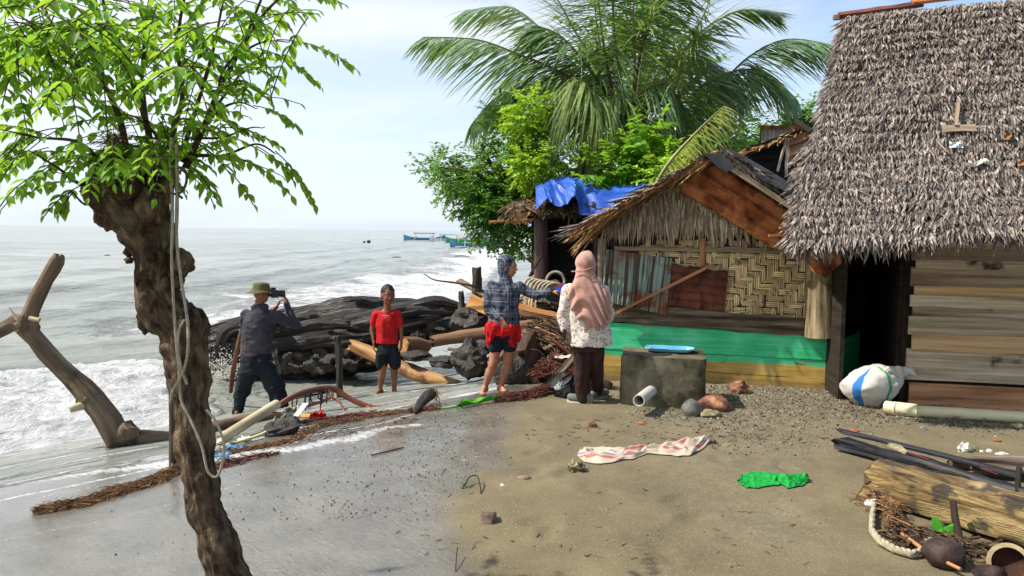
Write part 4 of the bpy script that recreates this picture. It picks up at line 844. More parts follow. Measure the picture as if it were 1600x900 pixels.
# ================================================================= foliage helpers
LEAF_T, LEAF_F = blade(4, lambda t: (0.30+1.9*t if t < 0.33 else 0.93*(1-((t-0.33)/0.67)**1.7)+0.02)*1.0, 0.16, 0.28)
SMALL_T, SMALL_F = np.array([(-.5, .45, .05), (0, 0, 0), (.5, .45, .05), (0, 1, -.08)], float), np.array([(0, 1, 3), (1, 2, 3)])
def leaf_cloud(clumps, n, size, mat_, name, parent, seed=1, droop=0.3, T=SMALL_T, F=SMALL_F, asp=0.5, kind='stuff', hollow=0.35):
    rg = np.random.default_rng(seed); C = np.array([c[:3] for c in clumps]); Rr = np.array([c[3] for c in clumps]); wt = Rr**2.2; wt /= wt.sum()
    ns = max(1, n//14); idx = rg.choice(len(clumps), ns, p=wt); d = rg.normal(size=(ns, 3)); d /= np.linalg.norm(d, axis=1, keepdims=True)
    rr = (hollow+(1-hollow)*rg.random(ns)**0.5)*Rr[idx]*(0.8+0.5*rg.random(ns)); cen = C[idx]+d*rr[:, None]*np.array([1, 1, 0.85])
    O = np.repeat(cen, 14, 0); sp = np.repeat(d, 14, 0); k = np.tile(np.arange(14), ns); dirv = sp+rg.normal(0, .5, (ns, 3)).repeat(14, 0)*0.8; dirv[:, 2] -= droop
    dirv /= np.linalg.norm(dirv, axis=1, keepdims=True); O = O+dirv*(k//2*size*0.55)[:, None]; side = np.cross(dirv, [0, 0, 1.0]); side /= np.linalg.norm(side, axis=1, keepdims=True)+1e-6
    Yd = dirv*0.6+side*np.where(k % 2, 1, -1)[:, None]+rg.normal(0, .25, O.shape); Yd[:, 2] -= droop*0.5; X, Y, Z = frames(Yd, np.array([0, 0, 1.0])+rg.normal(0, .35, O.shape))
    s_ = size*(0.7+0.6*rg.random(len(O))); V, FF = scatter(T, F, O, X, Y, Z, np.stack([s_*asp, s_, s_], 1))
    rn = np.repeat(rg.random(ns), 14)*0.6+rg.random(len(O))*0.4; o = np_mesh(name, V, FF, mat_, parent, rnd=np.repeat(rn, len(T)))
    if kind: o['kind'] = kind
    return o
def blobs(pts, d, spread, k=1.0):          # (px, py, radius px[, extra depth])
    r = []
    for t in pts:
        dd = d+(t[3] if len(t) > 3 else random.uniform(-spread, spread)); p = P(t[0], t[1], dd); r.append((p.x, p.y, p.z, t[2]/FPX*dd*k))
    return r
# ================================================================= the foreground tree
TD = 2.95
ft = thing('knobbly_tree', tuple(G(390, 1020)), 'gnarled dark foreground tree with leaning knobbly trunk and light green leaves', 'tree')
prof = [(392, 1040, 40), (376, 960, 38), (357, 900, 35), (342, 850, 32), (326, 800, 27), (318, 750, 27), (307, 700, 28), (301, 650, 28), (297, 600, 28.5), (294, 560, 31), (286, 520, 36), (258, 480, 35), (241, 440, 27), (238, 405, 27), (236, 385, 32), (226, 350, 41), (207, 318, 52), (196, 295, 54), (200, 272, 46), (215, 255, 30)]
tp = [P(x, y, TD) for x, y, r in prof]; tr = [r/FPX*TD for x, y, r in prof]; trunk = MB(); trunk.tube(tp, [q*.94 for q in tr], 64, 0.30, 8.5, 0.16, 2.6, seg=260, sd=3.1)
for (x, y, rx, rz, dd) in ((296, 512, 29, 34, -.03), (284, 412, 17, 21, 0), (276, 436, 12, 16, 0), (150, 300, 22, 20, 0), (170, 335, 20, 26, .02), (250, 300, 18, 26, .0), (228, 500, 12, 22, .03), (284, 596, 14, 34, -.07), (190, 290, 30, 22, -.09), (235, 325, 20, 30, -.07), (238, 470, 14, 22, -.05)):
    trunk.ball(P(x, y, TD+dd), (rx/FPX*TD, rx/FPX*TD, rz/FPX*TD), 22, 14, 0.32, 1.8)
for k in range(60):                        # bark flakes and burrs on the ragged top
    a = random.uniform(0, 2*pi); j = random.choice([14, 15, 16, 17, 18, 12]); r = tr[j]; p = tp[j]+Vector((cos(a)*r, sin(a)*r*0.9, random.uniform(-.06, .06))); trunk.ball(p, (random.uniform(.008, .022),)*2+(random.uniform(.012, .035),), 7, 5, 0.5, 2)
trunk.build('trunk', MATS['bark'], ft, ang=75)
BR = [([(290, 262), (320, 195), (342, 140), (372, 85), (420, -30)], 8), ([(268, 262), (272, 200), (285, 150), (278, 60), (300, -60)], 8), ([(240, 262), (228, 190), (200, 110), (170, 40), (150, -60)], 9),
      ([(205, 275), (188, 190), (160, 130), (120, 100), (72, 20)], 8), ([(180, 285), (145, 240), (115, 220), (60, 215), (15, 205)], 5), ([(160, 300), (120, 285), (90, 262), (45, 235)], 5), ([(165, 300), (135, 320), (110, 300), (100, 330)], 3),
      ([(282, 250), (310, 243), (350, 243), (400, 225), (430, 240)], 5), ([(342, 140), (352, 105), (390, 75), (420, 64), (450, 66)], 4), ([(325, 185), (350, 150), (385, 110), (440, 105)], 4), ([(320, 195), (345, 170), (375, 160), (400, 170)], 4),
      ([(380, 70), (410, 25), (440, -5), (470, -20)], 4), ([(200, 110), (150, 60), (90, 40), (20, 35)], 5), ([(72, 20), (40, -20), (0, -40)], 4), ([(228, 190), (222, 120), (225, 50), (215, -50)], 6), ([(120, 100), (70, 92), (20, 85), (-30, 80)], 4),
      ([(282, 250), (300, 190), (330, 90), (345, 20), (360, -60)], 6), ([(300, 215), (345, 215), (390, 200), (410, 200)], 3), ([(255, 262), (245, 215), (215, 185), (180, 175)], 4)]
LO = []; LY = []; LZ = []; LS = []; bra = {}
def comp_leaf(p, v, L, n, size, droop=0.5, free=False):
    v = v.normalized(); ex, ey = pix(p+v*L*.9+Vector((0, 0, -.35*L*droop)))
    if not free and (ey > 300 or (ex > 425 and ey > 30) or ex < -260 or (ex < 130 and ey > 318)): return [p.copy(), p+v*.01]
    q = p.copy(); step = L/n; side = v.cross(Vector((0, 0, 1))).normalized(); pts = [q.copy()]
    for i in range(n+1):
        v = (v+Vector((0, 0, -droop/n))).normalized(); q = q+v*step; pts.append(q.copy()); last = i == n
        if i < 1: continue
        for sg in ((-1, 1) if not last else (0,)):
            s_ = size*random.uniform(.75, 1.2)*(0.75+0.5*sin(pi*i/n)); d = (side*sg*0.95+v*(0.55 if not last else 1)+Vector((0, 0, random.uniform(-.75, -.1)))+Vector([random.gauss(0, .12) for _ in range(3)]))
            LO.append(q[:]); LY.append(d[:]); LZ.append((side*random.uniform(-.5, .5)+Vector((random.uniform(-.4, .4), random.uniform(-.5, .2), 1)))[:]); LS.append((s_*0.52, s_*.9, s_*.9))
    return pts
twigs = MB()
for pts, r in BR:
    dd = [0]+[random.uniform(-.12, .12) for _ in pts[1:]]; drift = random.uniform(-.5, .5); W = [P(x, y, TD+.8*drift*(i/(len(pts)-1))+dd[i]*(i > 1)) for i, (x, y) in enumerate(pts)]
    mb = MB(); mb.tube(W, [r/FPX*TD*0.75*(1-0.75*i/(len(W)-1)) for i in range(len(W))], 8, 0.15, 6); mb.build('branch', MATS['branch_bark'], ft)
    n = max(3, int(sum((W[i+1]-W[i]).length for i in range(len(W)-1))/0.115))
    for k in range(n):
        t = (0.25+0.75*k/max(1, n-1))*(len(W)-1); j = min(int(t), len(W)-2); p = W[j].lerp(W[j+1], t-j); ax = (W[j+1]-W[j]).normalized()
        out_ = (p-P(232, 190, TD)); out_.z *= 0.5; out_ = out_.normalized() if out_.length > .01 else Vector((0, 0, 1))
        v = (ax*0.6+out_*0.6+Vector((random.gauss(0, .6), random.gauss(0, .7), random.gauss(0.05, .4)))).normalized()
        lp = comp_leaf(p, v, random.uniform(.16, .34), random.randint(4, 6), random.uniform(.042, .06), random.uniform(.4, 1.0)); twigs.tube(lp, 0.002, 4, seg=len(lp)-1, caps=False)
for (a, b, L, n) in (((432, 62), (540, 96), .44, 9), ((400, 75), (486, 122), .36, 7), ((430, 236), (480, 304), .25, 7), ((395, 165), (455, 190), .25, 6), ((445, -5), (520, -5), .25, 6), ((400, 228), (447, 268), .2, 5), ((40, 212), (2, 262), .2, 5), ((90, 262), (40, 290), .2, 5), ((115, 300), (98, 326), .12, 4), ((350, 262), (385, 300), .12, 3), ((330, 250), (345, 240), .1, 3), ((60, 215), (12, 268), .2, 5), ((120, 285), (52, 296), .2, 6), ((115, 240), (8, 250), .2, 7), ((60, 215), (2, 205), .2, 5), ((140, 285), (82, 322), .2, 5), ((90, 200), (12, 232), .2, 6), ((150, 240), (70, 262), .2, 6), ((360, 243), (440, 290), .2, 6), ((340, 200), (420, 215), .2, 6)):
    p = P(*a, TD); q = P(*b, TD); lp = comp_leaf(p, q-p+Vector((0, 0, 0.35*(q-p).length)), (q-p).length*1.08, n, 0.054, 0.7, True); twigs.tube(lp, 0.0025, 4, seg=len(lp)-1, caps=False)
for (cx_, cy_, rx_, ry_, k) in ((230, 50, 190, 80, 74), (50, 30, 100, 60, 46), (230, 215, 85, 50, 40), (370, 20, 80, 40, 18), (320, 120, 70, 50, 14), (110, 140, 70, 40, 12), (60, 80, 80, 50, 20), (200, 245, 60, 18, 14), (290, 250, 45, 20, 8)):
    for i in range(k):
        x = random.gauss(cx_, rx_*.5); y = random.gauss(cy_, ry_*.5); p = P(x, y, TD+random.gauss(-.05 if y < 230 else -.10, .24 if y < 230 else .08)); v = Vector((random.gauss(0, 1), random.gauss(0, 1), random.gauss(0, .35)))
        lp = comp_leaf(p, v, random.uniform(.14, .3), random.randint(4, 7), random.uniform(.042, .062), random.uniform(.4, 1.0)); twigs.tube(lp, 0.0022, 4, seg=len(lp)-1, caps=False)
tw = twigs.build('leaf_stalks', MATS['branch_bark'], ft); tw['kind'] = 'stuff'
LO = np.array(LO); LS = np.array(LS); X, Y, Z = frames(np.array(LY), np.array(LZ))
ctr = np.array(P(232, 150, TD)); vis = (LO[:, 2] < P(0, -10, TD).z); key = np.where(vis, -(np.linalg.norm((LO-ctr)*[1, .3, 1], axis=1)+(0.4*(3.6-LO[:, 1]))), 99); od = np.argsort(key); sel, rest = od[:300], od[300:]
pieces('leaf', LEAF_T, LEAF_F, MATS['leaf'], ft, LO[sel], X[sel], Y[sel], Z[sel], LS[sel])
V, FF = scatter(LEAF_T, LEAF_F, LO[rest], X[rest], Y[rest], Z[rest], LS[rest]); o = np_mesh('foliage', V, FF, MATS['leaf'], ft, rnd=np.repeat(RNG.random(len(rest)), len(LEAF_T)), smooth=True); o['kind'] = 'stuff'
# nest of dry stuff and ropes caught in the fork
mb = MB()
for k in range(90):
    c = P(176+random.gauss(0, 9), 222+random.gauss(0, 5), TD-.06); v = Vector([random.gauss(0, 1) for _ in range(3)])*0.03; mb.tube([c-v, c+Vector((0, 0, .008)), c+v], 0.0012, 3, seg=3, caps=False)
o = mb.build('dry_straw_clump', MATS['fibre'], label='small clump of dry straw caught among the stems of the knobbly tree', cat='straw')
def rope(pts, d, r, m='rope', n=6, name='rope', **kw):
    W = [P(p[0], p[1], d+(p[2] if len(p) > 2 else 0)) for p in pts]; return MB().tube(W, r, n, 0.1, 40, seg=len(W)*6).build(name, MATS[m], **kw)
rd = TD-0.14
rope([(268, 215), (266, 260), (270, 330), (268, 400, -.02), (271, 470, -.02), (275, 530, -.02), (280, 585, .02), (283, 625, .02), (302, 665), (316, 700), (324, 735), (338, 745), (347, 725), (350, 695), (338, 660), (322, 640)], rd, 0.0055, label='longest pale rope hanging down the knobbly trunk and looping near its foot', cat='rope', group='ropes on the knobbly tree')
rope([(276, 225), (277, 300), (276, 370), (282, 430, -.02), (290, 480, -.05), (294, 520, -.07), (292, 560, -.07), (282, 590), (270, 610), (265, 630)], rd, 0.006, label='pale rope crossing the round knob halfway up the trunk', cat='rope', group='ropes on the knobbly tree')
rope([(288, 500, -.07), (280, 515, -.06), (278, 540, -.05), (283, 575, -.02), (292, 600)], rd, 0.005, label='short rope curling left of the round trunk knob', cat='rope', group='ropes on the knobbly tree')
rope([(268, 250), (262, 285), (268, 302), (283, 300), (291, 285), (290, 268), (280, 262), (272, 275), (276, 300), (285, 310)], rd, 0.005, 'dark_rope', label='dark rope loops dangling from the fork of the knobbly tree', cat='rope', group='ropes on the knobbly tree')
rope([(262, 262), (245, 270), (232, 282), (245, 298), (262, 290), (270, 268), (250, 255), (236, 266), (240, 290)], rd, 0.006, 'dark_rope', label='thick dark rope coil knotted around the tree fork', cat='rope', group='ropes on the knobbly tree')
rope([(269, 262), (269, 340), (267, 366), (272, 380), (276, 345), (277, 262)], rd+.02, 0.007, 'dark_rope', label='doubled dark rope hanging straight beside the trunk against the sky', cat='rope', group='ropes on the knobbly tree')

# ================================================================= the coconut palm
PD = 13.5
palm = thing('coconut_palm', tuple(G(985, 480)), 'coconut palm with wide arching fronds above the hut roofs', 'palm')
cr0 = P(985, 205, PD); gp = P(995, 520, PD); gp.z = -0.05
MB().tube([gp, gp.lerp(cr0, .3)+Vector((.05, 0, 0)), gp.lerp(cr0, .7)+Vector((-.03, 0, 0)), cr0], [0.24, 0.17, 0.15, 0.17], 20, 0.1, 4, 0.0, seg=60).build('trunk', MATS['palm_bark'], palm)
LT, LF = strip(5, lambda t: 0.35+1.1*t if t < .35 else (1-t)/0.65*0.75+0.02, 0.5)
def frond(pts, L, m='palm_leaf', hang=0.9, dens=70, w=0.045, depth=0.0, r0=0.035, side=1.0, ragged=0.1, seed=0, up=None):
    rg = np.random.default_rng(seed); W = [P(x, y, PD+dd) for x, y, dd in pts]; mb = MB(); mb.tube(W, [r0*(1-.8*i/(len(W)-1)) for i in range(len(W))], 7, seg=30)
    fr = mb.build('frond', MATS['rachis'], palm); m_ = len(W)-1; O = []; D = []; Nn = []; S = []
    def cat_(t):
        j = min(int(t), m_-1); f = t-j; a = W[max(j-1, 0)]; b = W[j]; c = W[j+1]; d = W[min(j+2, m_)]; return 0.5*((2*b)+(c-a)*f+(2*a-5*b+4*c-d)*f*f+(3*b-a-3*c+d)*f**3)
    for k in range(dens):
        t = (0.16+0.84*k/(dens-1))*m_; p = cat_(t); tg = (cat_(min(t+.02, m_))-cat_(max(t-.02, 0))).normalized(); sd = tg.cross(Vector((0, 0, 1)))
        if sd.length < .2: sd = Vector((1, 0, 0))
        sd.normalize(); tt = t/m_; ll = L*(0.55+0.6*sin(pi*min(1, 0.15+tt*0.85)))*(1 if tt < .85 else 1-(tt-.85)*2.2)
        for sg in (-1, 1):
            if rg.random() < ragged: continue
            d = sd*sg*0.85*side+tg*(0.45+0.5*tt)+Vector((0, 0, -hang*(0.45+0.4*rg.random())))+Vector(rg.normal(0, .09, 3)); O.append(p); D.append(d); Nn.append(Vector((0, 0, 1))+sd*sg*0.5); S.append((w*rg.uniform(.8, 1.2), ll*rg.uniform(.85, 1.15), ll*0.7*hang))
    O = np.array(O); X, Y, Z = frames(np.array(D), np.array(Nn)); V, FF = scatter(LT, LF, O, X, Y, Z, np.array(S)); o = np_mesh('leaflets', V, FF, MATS[m], fr, rnd=np.repeat(rg.random(len(O)), len(LT))); return fr
FR = [([(975, 208, -.4), (952, 120, -.6), (938, 30, -.7), (930, -60, -.7)], 1.0, 'palm_leaf', 1.15, 90), ([(985, 208, -.5), (992, 110, -.8), (990, 10, -1), (1005, -70, -1)], 1.0, 'palm_leaf', 1.15, 90), ([(978, 205, 0), (935, 150, -.3), (870, 110, -.5), (808, 84, -.6), (745, 62, -.8), (662, 58, -1)], .95, 'palm_leaf', .8, 110), ([(982, 200, 0), (945, 140, .2), (904, 108, .3), (850, 50, .4), (798, 12, .4), (730, 16, .4)], 1.0, 'palm_leaf', .55, 120),
      ([(985, 200, 0), (950, 120, .5), (905, 60, .8), (865, -10, 1), (820, -60, 1)], .9, 'palm_leaf', .45, 60), ([(985, 205, 0), (968, 120, -.3), (958, 20, -.5), (962, -60, -.6), (980, -140, -.6)], 1.0, 'palm_leaf', .95, 110),
      ([(988, 205, 0), (1000, 110, .4), (1020, 20, .7), (1060, -60, .8)], .95, 'palm_leaf', .7, 90), ([(990, 208, 0), (1030, 150, .2), (1080, 65, .3), (1150, 18, .3), (1210, 20, .2)], .85, 'palm_leaf', .35, 110),
      ([(992, 215, 0), (1045, 200, .3), (1098, 168, .3), (1160, 97, .1), (1227, 62, -.2), (1310, 72, -.5)], 1.0, 'palm_leaf', .75, 130), ([(990, 215, 0), (1035, 190, -.5), (1060, 120, -.8), (1085, 60, -.9), (1090, 60, -1)], .8, 'palm_light', .8, 70),
      ([(982, 225, 0), (950, 175, -1.0), (927, 145, -1.3), (898, 122, -1.5), (868, 150, -1.7), (858, 200, -1.8)], .95, 'palm_light', 1.15, 100), ([(985, 225, 0), (975, 160, -1.1), (962, 150, -1.3), (930, 170, -1.6), (915, 240, -1.8)], .8, 'palm_light', 1.2, 60),
      ([(975, 225, 0), (950, 215, -.6), (925, 222, -.9), (915, 250, -1), (912, 285, -1)], .5, 'palm_dead', 1.2, 40), ([(1005, 330, -3.9), (1040, 262, -3.9), (1085, 210, -3.9), (1131, 166, -3.9)], .62, 'palm_yellow', 1.5, 46),
      ([(980, 200, 0), (930, 160, 1), (860, 130, 1.6), (790, 125, 2)], .8, 'palm_leaf', .8, 70), ([(990, 200, 0), (1035, 100, 1), (1090, 40, 1.4), (1120, -30, 1.5)], .9, 'palm_leaf', .7, 70), ([(985, 200, 0), (940, 80, 1), (925, -30, 1.3)], .9, 'palm_leaf', .7, 60), ([(990, 205, 0), (1035, 130, .6), (1075, 90, .9), (1120, 100, 1.0), (1160, 150, 1.1)], .9, 'palm_leaf', .9, 80), ([(992, 210, 0), (1060, 165, -.2), (1120, 120, -.3), (1190, 110, -.4), (1240, 150, -.5)], .8, 'palm_leaf', .9, 80), ([(980, 205, 0), (920, 150, 0), (850, 130, 0), (780, 150, -.2), (740, 190, -.4)], .8, 'palm_leaf', .9, 80), ([(985, 205, 0), (1000, 90, -.6), (1030, 10, -.8), (1070, -40, -.9)], 1.0, 'palm_leaf', .8, 90), ([(985, 205, 0), (930, 120, -.6), (880, 60, -.9), (840, 40, -1)], .9, 'palm_leaf', .8, 80),
      ([(990, 215, 0), (1050, 215, .8), (1110, 215, 1.2), (1165, 250, 1.4)], .8, 'palm_leaf', .9, 70), ([(975, 215, 0), (1000, 150, -.8), (1040, 130, -1.1), (1060, 180, -1.3), (1062, 230, -1.4)], .7, 'palm_leaf', 1.1, 60)]
for i, f in enumerate(FR): f = (f[0], f[1]*(1.3 if f[2] in ('palm_leaf', 'palm_light') else 1), f[2], f[3], int(f[4]*1.08)); frond(*f, seed=i+1, w=0.056 if f[2] != 'palm_yellow' else 0.036)
for k in range(14):
    a = k*0.7; MB().tube([cr0+Vector((cos(a)*.13, sin(a)*.13, -.5)), cr0+Vector((cos(a)*.2, sin(a)*.2, -.1)), cr0+Vector((cos(a)*.28, sin(a)*.28, .3))], [.06, .05, .03], 6, 0.1, 3).build('frond_stub', MATS['palm_bark'], palm)

# ================================================================= trees behind
def tree(name, label, base, fork, limbs, tr0, clumps, d, n, size, m, seed, spread=1.0, group=None, bark='branch_bark', hollow=0.35, asp=0.5):
    g = P(base[0], base[1], d); g.z = float(ground_z(g.x, g.y))-.03; t = thing(name, tuple(g), label, 'tree', group); f = P(*fork, d)
    MB().tube([g, g.lerp(f, .5)+Vector((random.uniform(-.06, .06), 0, 0)), f], [tr0, tr0*.8, tr0*.7], 12, 0.15, 4).build('trunk', MATS[bark], t)
    for l in limbs: W = [f]+[P(x, y, d+random.uniform(-.4, .4)) for x, y in l]; MB().tube(W, [tr0*.55*(1-.75*i/(len(W)-1)) for i in range(len(W))], 8, 0.12, 4).build('limb', MATS[bark], t)
    leaf_cloud(blobs(clumps, d, spread), n, size, MATS[m], 'crown', t, seed, hollow=hollow, asp=asp); return t
tree('leafy_tree', 'feathery green tree leaning over the water left of the blue tarpaulin', (842, 545), (838, 330), [[(790, 300), (740, 270), (690, 262)], [(830, 250), (820, 190), (800, 150)], [(800, 340), (765, 350)], [(838, 270), (860, 200), (870, 150)], [(770, 260), (750, 220)]], 0.13,
     [(672, 262, 12), (690, 258, 18), (712, 270, 22), (715, 300, 20), (735, 318, 24), (700, 284, 16), (745, 285, 30), (770, 255, 30), (790, 215, 26), (785, 180, 20), (760, 330, 28), (790, 300, 34), (810, 270, 28), (775, 350, 26), (800, 365, 24), (820, 345, 22), (750, 355, 16), (815, 372, 14), (775, 372, 10), (820, 230, 26), (830, 320, 18), (758, 300, 26), (800, 330, 28)], 12.6, 19000, 0.085, 'far_leaf', 5, 0.6)
leaf_cloud(blobs([(838, 250, 24), (850, 268, 22), (825, 262, 18), (835, 280, 16), (862, 250, 14), (820, 190, 22), (825, 165, 18), (815, 205, 14), (840, 205, 12)], 11.9, 0.3), 5200, 0.08, MATS['bright_leaf'], 'bright_sprout', bpy.data.objects['leafy_tree'], 8)
tree('broadleaf_tree', 'tall dark green tree standing behind the coconut palm', (1010, 545), (1010, 250), [[(960, 150), (930, 60)], [(1060, 150), (1120, 100)], [(1000, 120), (1010, 20)], [(1100, 200), (1150, 170)]], 0.2,
     [(950, 60, 42), (1000, 40, 45), (1050, 80, 45), (1090, 120, 38), (1130, 160, 28), (1150, 195, 24), (1100, 180, 34), (1050, 170, 40), (980, 130, 45), (930, 190, 34), (900, 165, 28), (1020, 240, 40), (960, 250, 36), (1090, 230, 28), (1140, 225, 20), (880, 215, 22), (940, 110, 30), (1010, -20, 40), (900, 250, 26)], 17, 9000, 0.17, 'far_leaf', 15, 1.5, hollow=0.1)
tree('roadside_tree', 'small green tree showing above the white ribbed fence', (1225, 540), (1225, 260), [[(1240, 210), (1255, 185)], [(1200, 220), (1180, 210)]], 0.09, [(1250, 188, 11), (1238, 198, 12), (1262, 182, 9), (1275, 175, 8), (1222, 202, 10), (1245, 215, 16), (1270, 200, 14), (1232, 188, 7), (1283, 190, 10)], 16, 2600, 0.13, 'far_leaf', 25, 0.5)
tree('distant_tree', 'distant pale green tree between the palm frond tip and the white fence', (1170, 540), (1172, 270), [[(1165, 230), (1160, 215)]], 0.12, [(1165, 222, 14), (1180, 208, 13), (1150, 232, 14), (1180, 230, 16), (1195, 215, 12), (1160, 240, 16), (1205, 232, 10), (1130, 240, 14)], 22, 2400, 0.2, 'far_leaf', 27, 0.5)
def shrub(label, clumps, d, n, size, m, seed, base=(1000, 400), T=None):
    g = P(base[0], base[1], d); g.z = -0.03; t = thing('shrub', tuple(g), label, 'shrub', 'shrubs behind the bamboo hut'); c = blobs(clumps, d, 0.3)
    for k in c[:4]: MB().tube([g, g.lerp(Vector(k[:3]), .5)+Vector((.05, 0, .05)), Vector(k[:3])], [.03, .02, .008], 6).build('stem', MATS['branch_bark'], t)
    leaf_cloud(c, n, size, MATS[m], 'leaves', t, seed, asp=0.65, T=LEAF_T, F=LEAF_F)
shrub('broad-leaved green shrub just right of the dead palm frond', [(960, 262, 22), (985, 268, 24), (1010, 240, 20), (1015, 215, 16), (1000, 255, 22), (940, 275, 16), (1030, 262, 16), (1020, 200, 12)], 11.5, 1700, 0.13, 'leaf', 41, (990, 400))
shrub('yellow-green shrub touching the left slope of the hut roof', [(1062, 252, 9), (1050, 262, 10), (1040, 270, 10), (1072, 246, 7), (1030, 278, 9)], 10.6, 560, 0.09, 'bright_leaf', 43, (1045, 400))
shrub('dark leafy shrub rising behind the black ridge sheet', [(1100, 225, 16), (1080, 240, 14), (1120, 215, 12), (1140, 222, 10), (1060, 225, 16)], 12.5, 900, 0.11, 'far_leaf', 45, (1100, 400))
shrub('green shrub filling the gap above the tarpaulin', [(880, 265, 14), (900, 262, 14), (925, 270, 12), (870, 250, 10), (950, 262, 14)], 13.0, 800, 0.10, 'far_leaf', 47, (900, 400))
# ================================================================= driftwood and debris
ORD = ('first', 'second', 'third', 'fourth', 'fifth', 'sixth', 'seventh')
def PL(*pts): return [P(*p) for p in pts]
def px2m(r, d): return r/FPX*d
# the forked branch at the left
bd_ = 6.4
fb = thing('forked_driftwood', tuple(G(165, 712)), 'long forked driftwood branch standing out of the wash at the left edge', 'branch')
m = MATS['drift_wood']
MB().tube([P(-12, 523, bd_), P(8, 512, bd_), P(24, 503, bd_), P(44, 508, bd_)], [px2m(10.9, bd_), px2m(10.9, bd_), px2m(12.6, bd_), px2m(16.0, bd_)], 16, .15, 5, .1).build('stub', m, fb)
MB().tube([P(38, 512, bd_), P(52, 478, bd_), P(68, 444, bd_), P(88, 410, bd_), P(92, 398, bd_)], [px2m(14.3, bd_), px2m(10.9, bd_), px2m(10.1, bd_), px2m(10.9, bd_), px2m(6.7, bd_)], 16, .12, 5, .08, jag=.02).build('upper_arm', m, fb)
MB().tube([P(34, 505, bd_), P(60, 535, bd_), P(100, 580, bd_), P(140, 618, bd_), P(168, 655, bd_), P(184, 690, bd_)], [px2m(14.3, bd_), px2m(12.6, bd_), px2m(13.4, bd_), px2m(18.5, bd_), px2m(18.5, bd_), px2m(18.5, bd_)], 18, .16, 4, .1).ball(P(140, 622, bd_), px2m(19.3, bd_), 14, 9, .3, 2).ball(P(42, 508, bd_), px2m(17.6, bd_), 14, 9, .35, 2).build('main_limb', m, fb)
MB().tube([P(180, 672, bd_), P(176, 695, bd_), P(168, 714, bd_)], [px2m(16.0, bd_), px2m(10.9, bd_), px2m(6.7, bd_)], 14, .15, 5, .1).build('foot_stub', m, fb)
MB().tube([P(176, 688, bd_), P(210, 684, bd_+.05), P(262, 683, bd_+.15), P(300, 678, bd_+.3), P(350, 668, 6.9), P(400, 655, 7.3), P(440, 650, 7.5)], [px2m(15.1, bd_), px2m(12.6, bd_), px2m(10.9, bd_), px2m(11.8, bd_), px2m(14.3, bd_), px2m(13.4, bd_), px2m(7.6, bd_)], 16, .16, 4, .1).ball(P(197, 676, bd_), px2m(17.6, bd_), 14, 9, .35, 2).build('lower_limb', m, fb)
MB().tube([P(135, 632, bd_-.05), P(120, 636, bd_-.12), P(109, 640, bd_-.16)], [px2m(6.7, bd_), px2m(5.9, bd_), px2m(5.0, bd_)], 10, .1, 5).build('pale_stub', MATS['cream_bamboo'], fb)
MB().tube([P(62, 500, bd_-.1), P(46, 497, bd_-.1)], px2m(3.4, bd_), 8).build('twig_stub', MATS['cream_bamboo'], fb); MB().tube([P(28, 500, bd_-.1), P(14, 480, bd_-.1)], [px2m(2.5, bd_), px2m(.7, bd_)], 6).build('twig_stub', MATS['cream_bamboo'], fb)
MB().tube([P(97, 402, bd_), P(84, 406, bd_)], px2m(5.0, bd_), 10, .2, 5).build('cut_face', MATS['cut_wood'], fb)
g0 = G(271, 730); MB().tube([g0, P(270, 605, g0.y)], 0.03, 10, .12, 5).build('stake', MATS['dark_beam'], label='upright grey wooden stake half hidden behind the knobbly trunk', cat='stake')
# the huge black drift log
LGD = 11.2; lg = thing('giant_drift_log', tuple(G(520, 588)), 'huge black waterlogged tree trunk lying across the wash behind the photographer', 'log')
def ell(px, y0, y1, dd=0): return P(px, (y0+y1)/2, LGD+dd), px2m((y1-y0)/2, LGD)
segs = [ell(335, 520, 575, -.2), ell(350, 506, 583, -.2), ell(380, 498, 590, -.15), ell(430, 488, 592, -.1), ell(480, 478, 590, 0), ell(540, 469, 586, .1), ell(600, 466, 572, .3), ell(650, 466, 548, .5), ell(700, 470, 520, .8), ell(742, 480, 506, 1.0)]
mb = MB(); mb.tube([a for a, r in segs], [r for a, r in segs], 110, .09, 1.6, .17, 7.5, seg=240, sd=11.3, flat=1.0)
mb.build('log_body', MATS['wet_black_wood'], lg, ang=80)
for (pts, r) in (([(340, 560), (352, 520), (385, 500), (430, 495)], (8, 13, 14, 9)), ([(330, 585), (345, 545), (362, 515), (400, 507)], (5, 9, 12, 8)), ([(352, 590), (368, 550), (390, 525), (440, 515)], (6, 10, 12, 6)), ([(540, 500), (600, 492), (650, 483), (720, 486)], (6, 13, 12, 6)), ([(470, 545), (500, 538), (540, 536), (580, 530)], (4, 7, 7, 4)),
                 ([(640, 478), (665, 472), (690, 470), (725, 480)], (6, 10, 9, 5)), ([(500, 504), (560, 506), (620, 508), (690, 496)], (3, 7, 7, 3))):
    MB().tube([P(x, y, LGD-.52) for x, y in pts], [px2m(q, LGD) for q in [k_*.8 for k_ in r]], 24, .20, 2.4, .30, 4.5, seg=60).build('log_ridge', MATS['wet_black_wood'], lg, ang=80)
log2 = MB().tube([P(548, 508, LGD-.62), P(600, 503, LGD-.5), P(670, 500, LGD-.2), P(738, 487, LGD+.3)], [px2m(q, LGD) for q in (5, 17, 15, 9)], 40, .12, 2.5, .14, 6.0, seg=90).build('side_log', MATS['wet_black_wood'], lg, ang=80)
mb = MB()
for k in range(26):
    a = (322+random.uniform(0, 30), random.uniform(510, 585)); mb.tube([P(a[0]+25, a[1]-8, LGD-.35), P(a[0], a[1], LGD-.4), P(a[0]-6, a[1]+random.uniform(8, 22), LGD-.4)], [.025, .018, .005], 5, .2, 5)
o = mb.build('root_fringe', MATS['wet_brown_wood'], lg); o['kind'] = 'stuff'
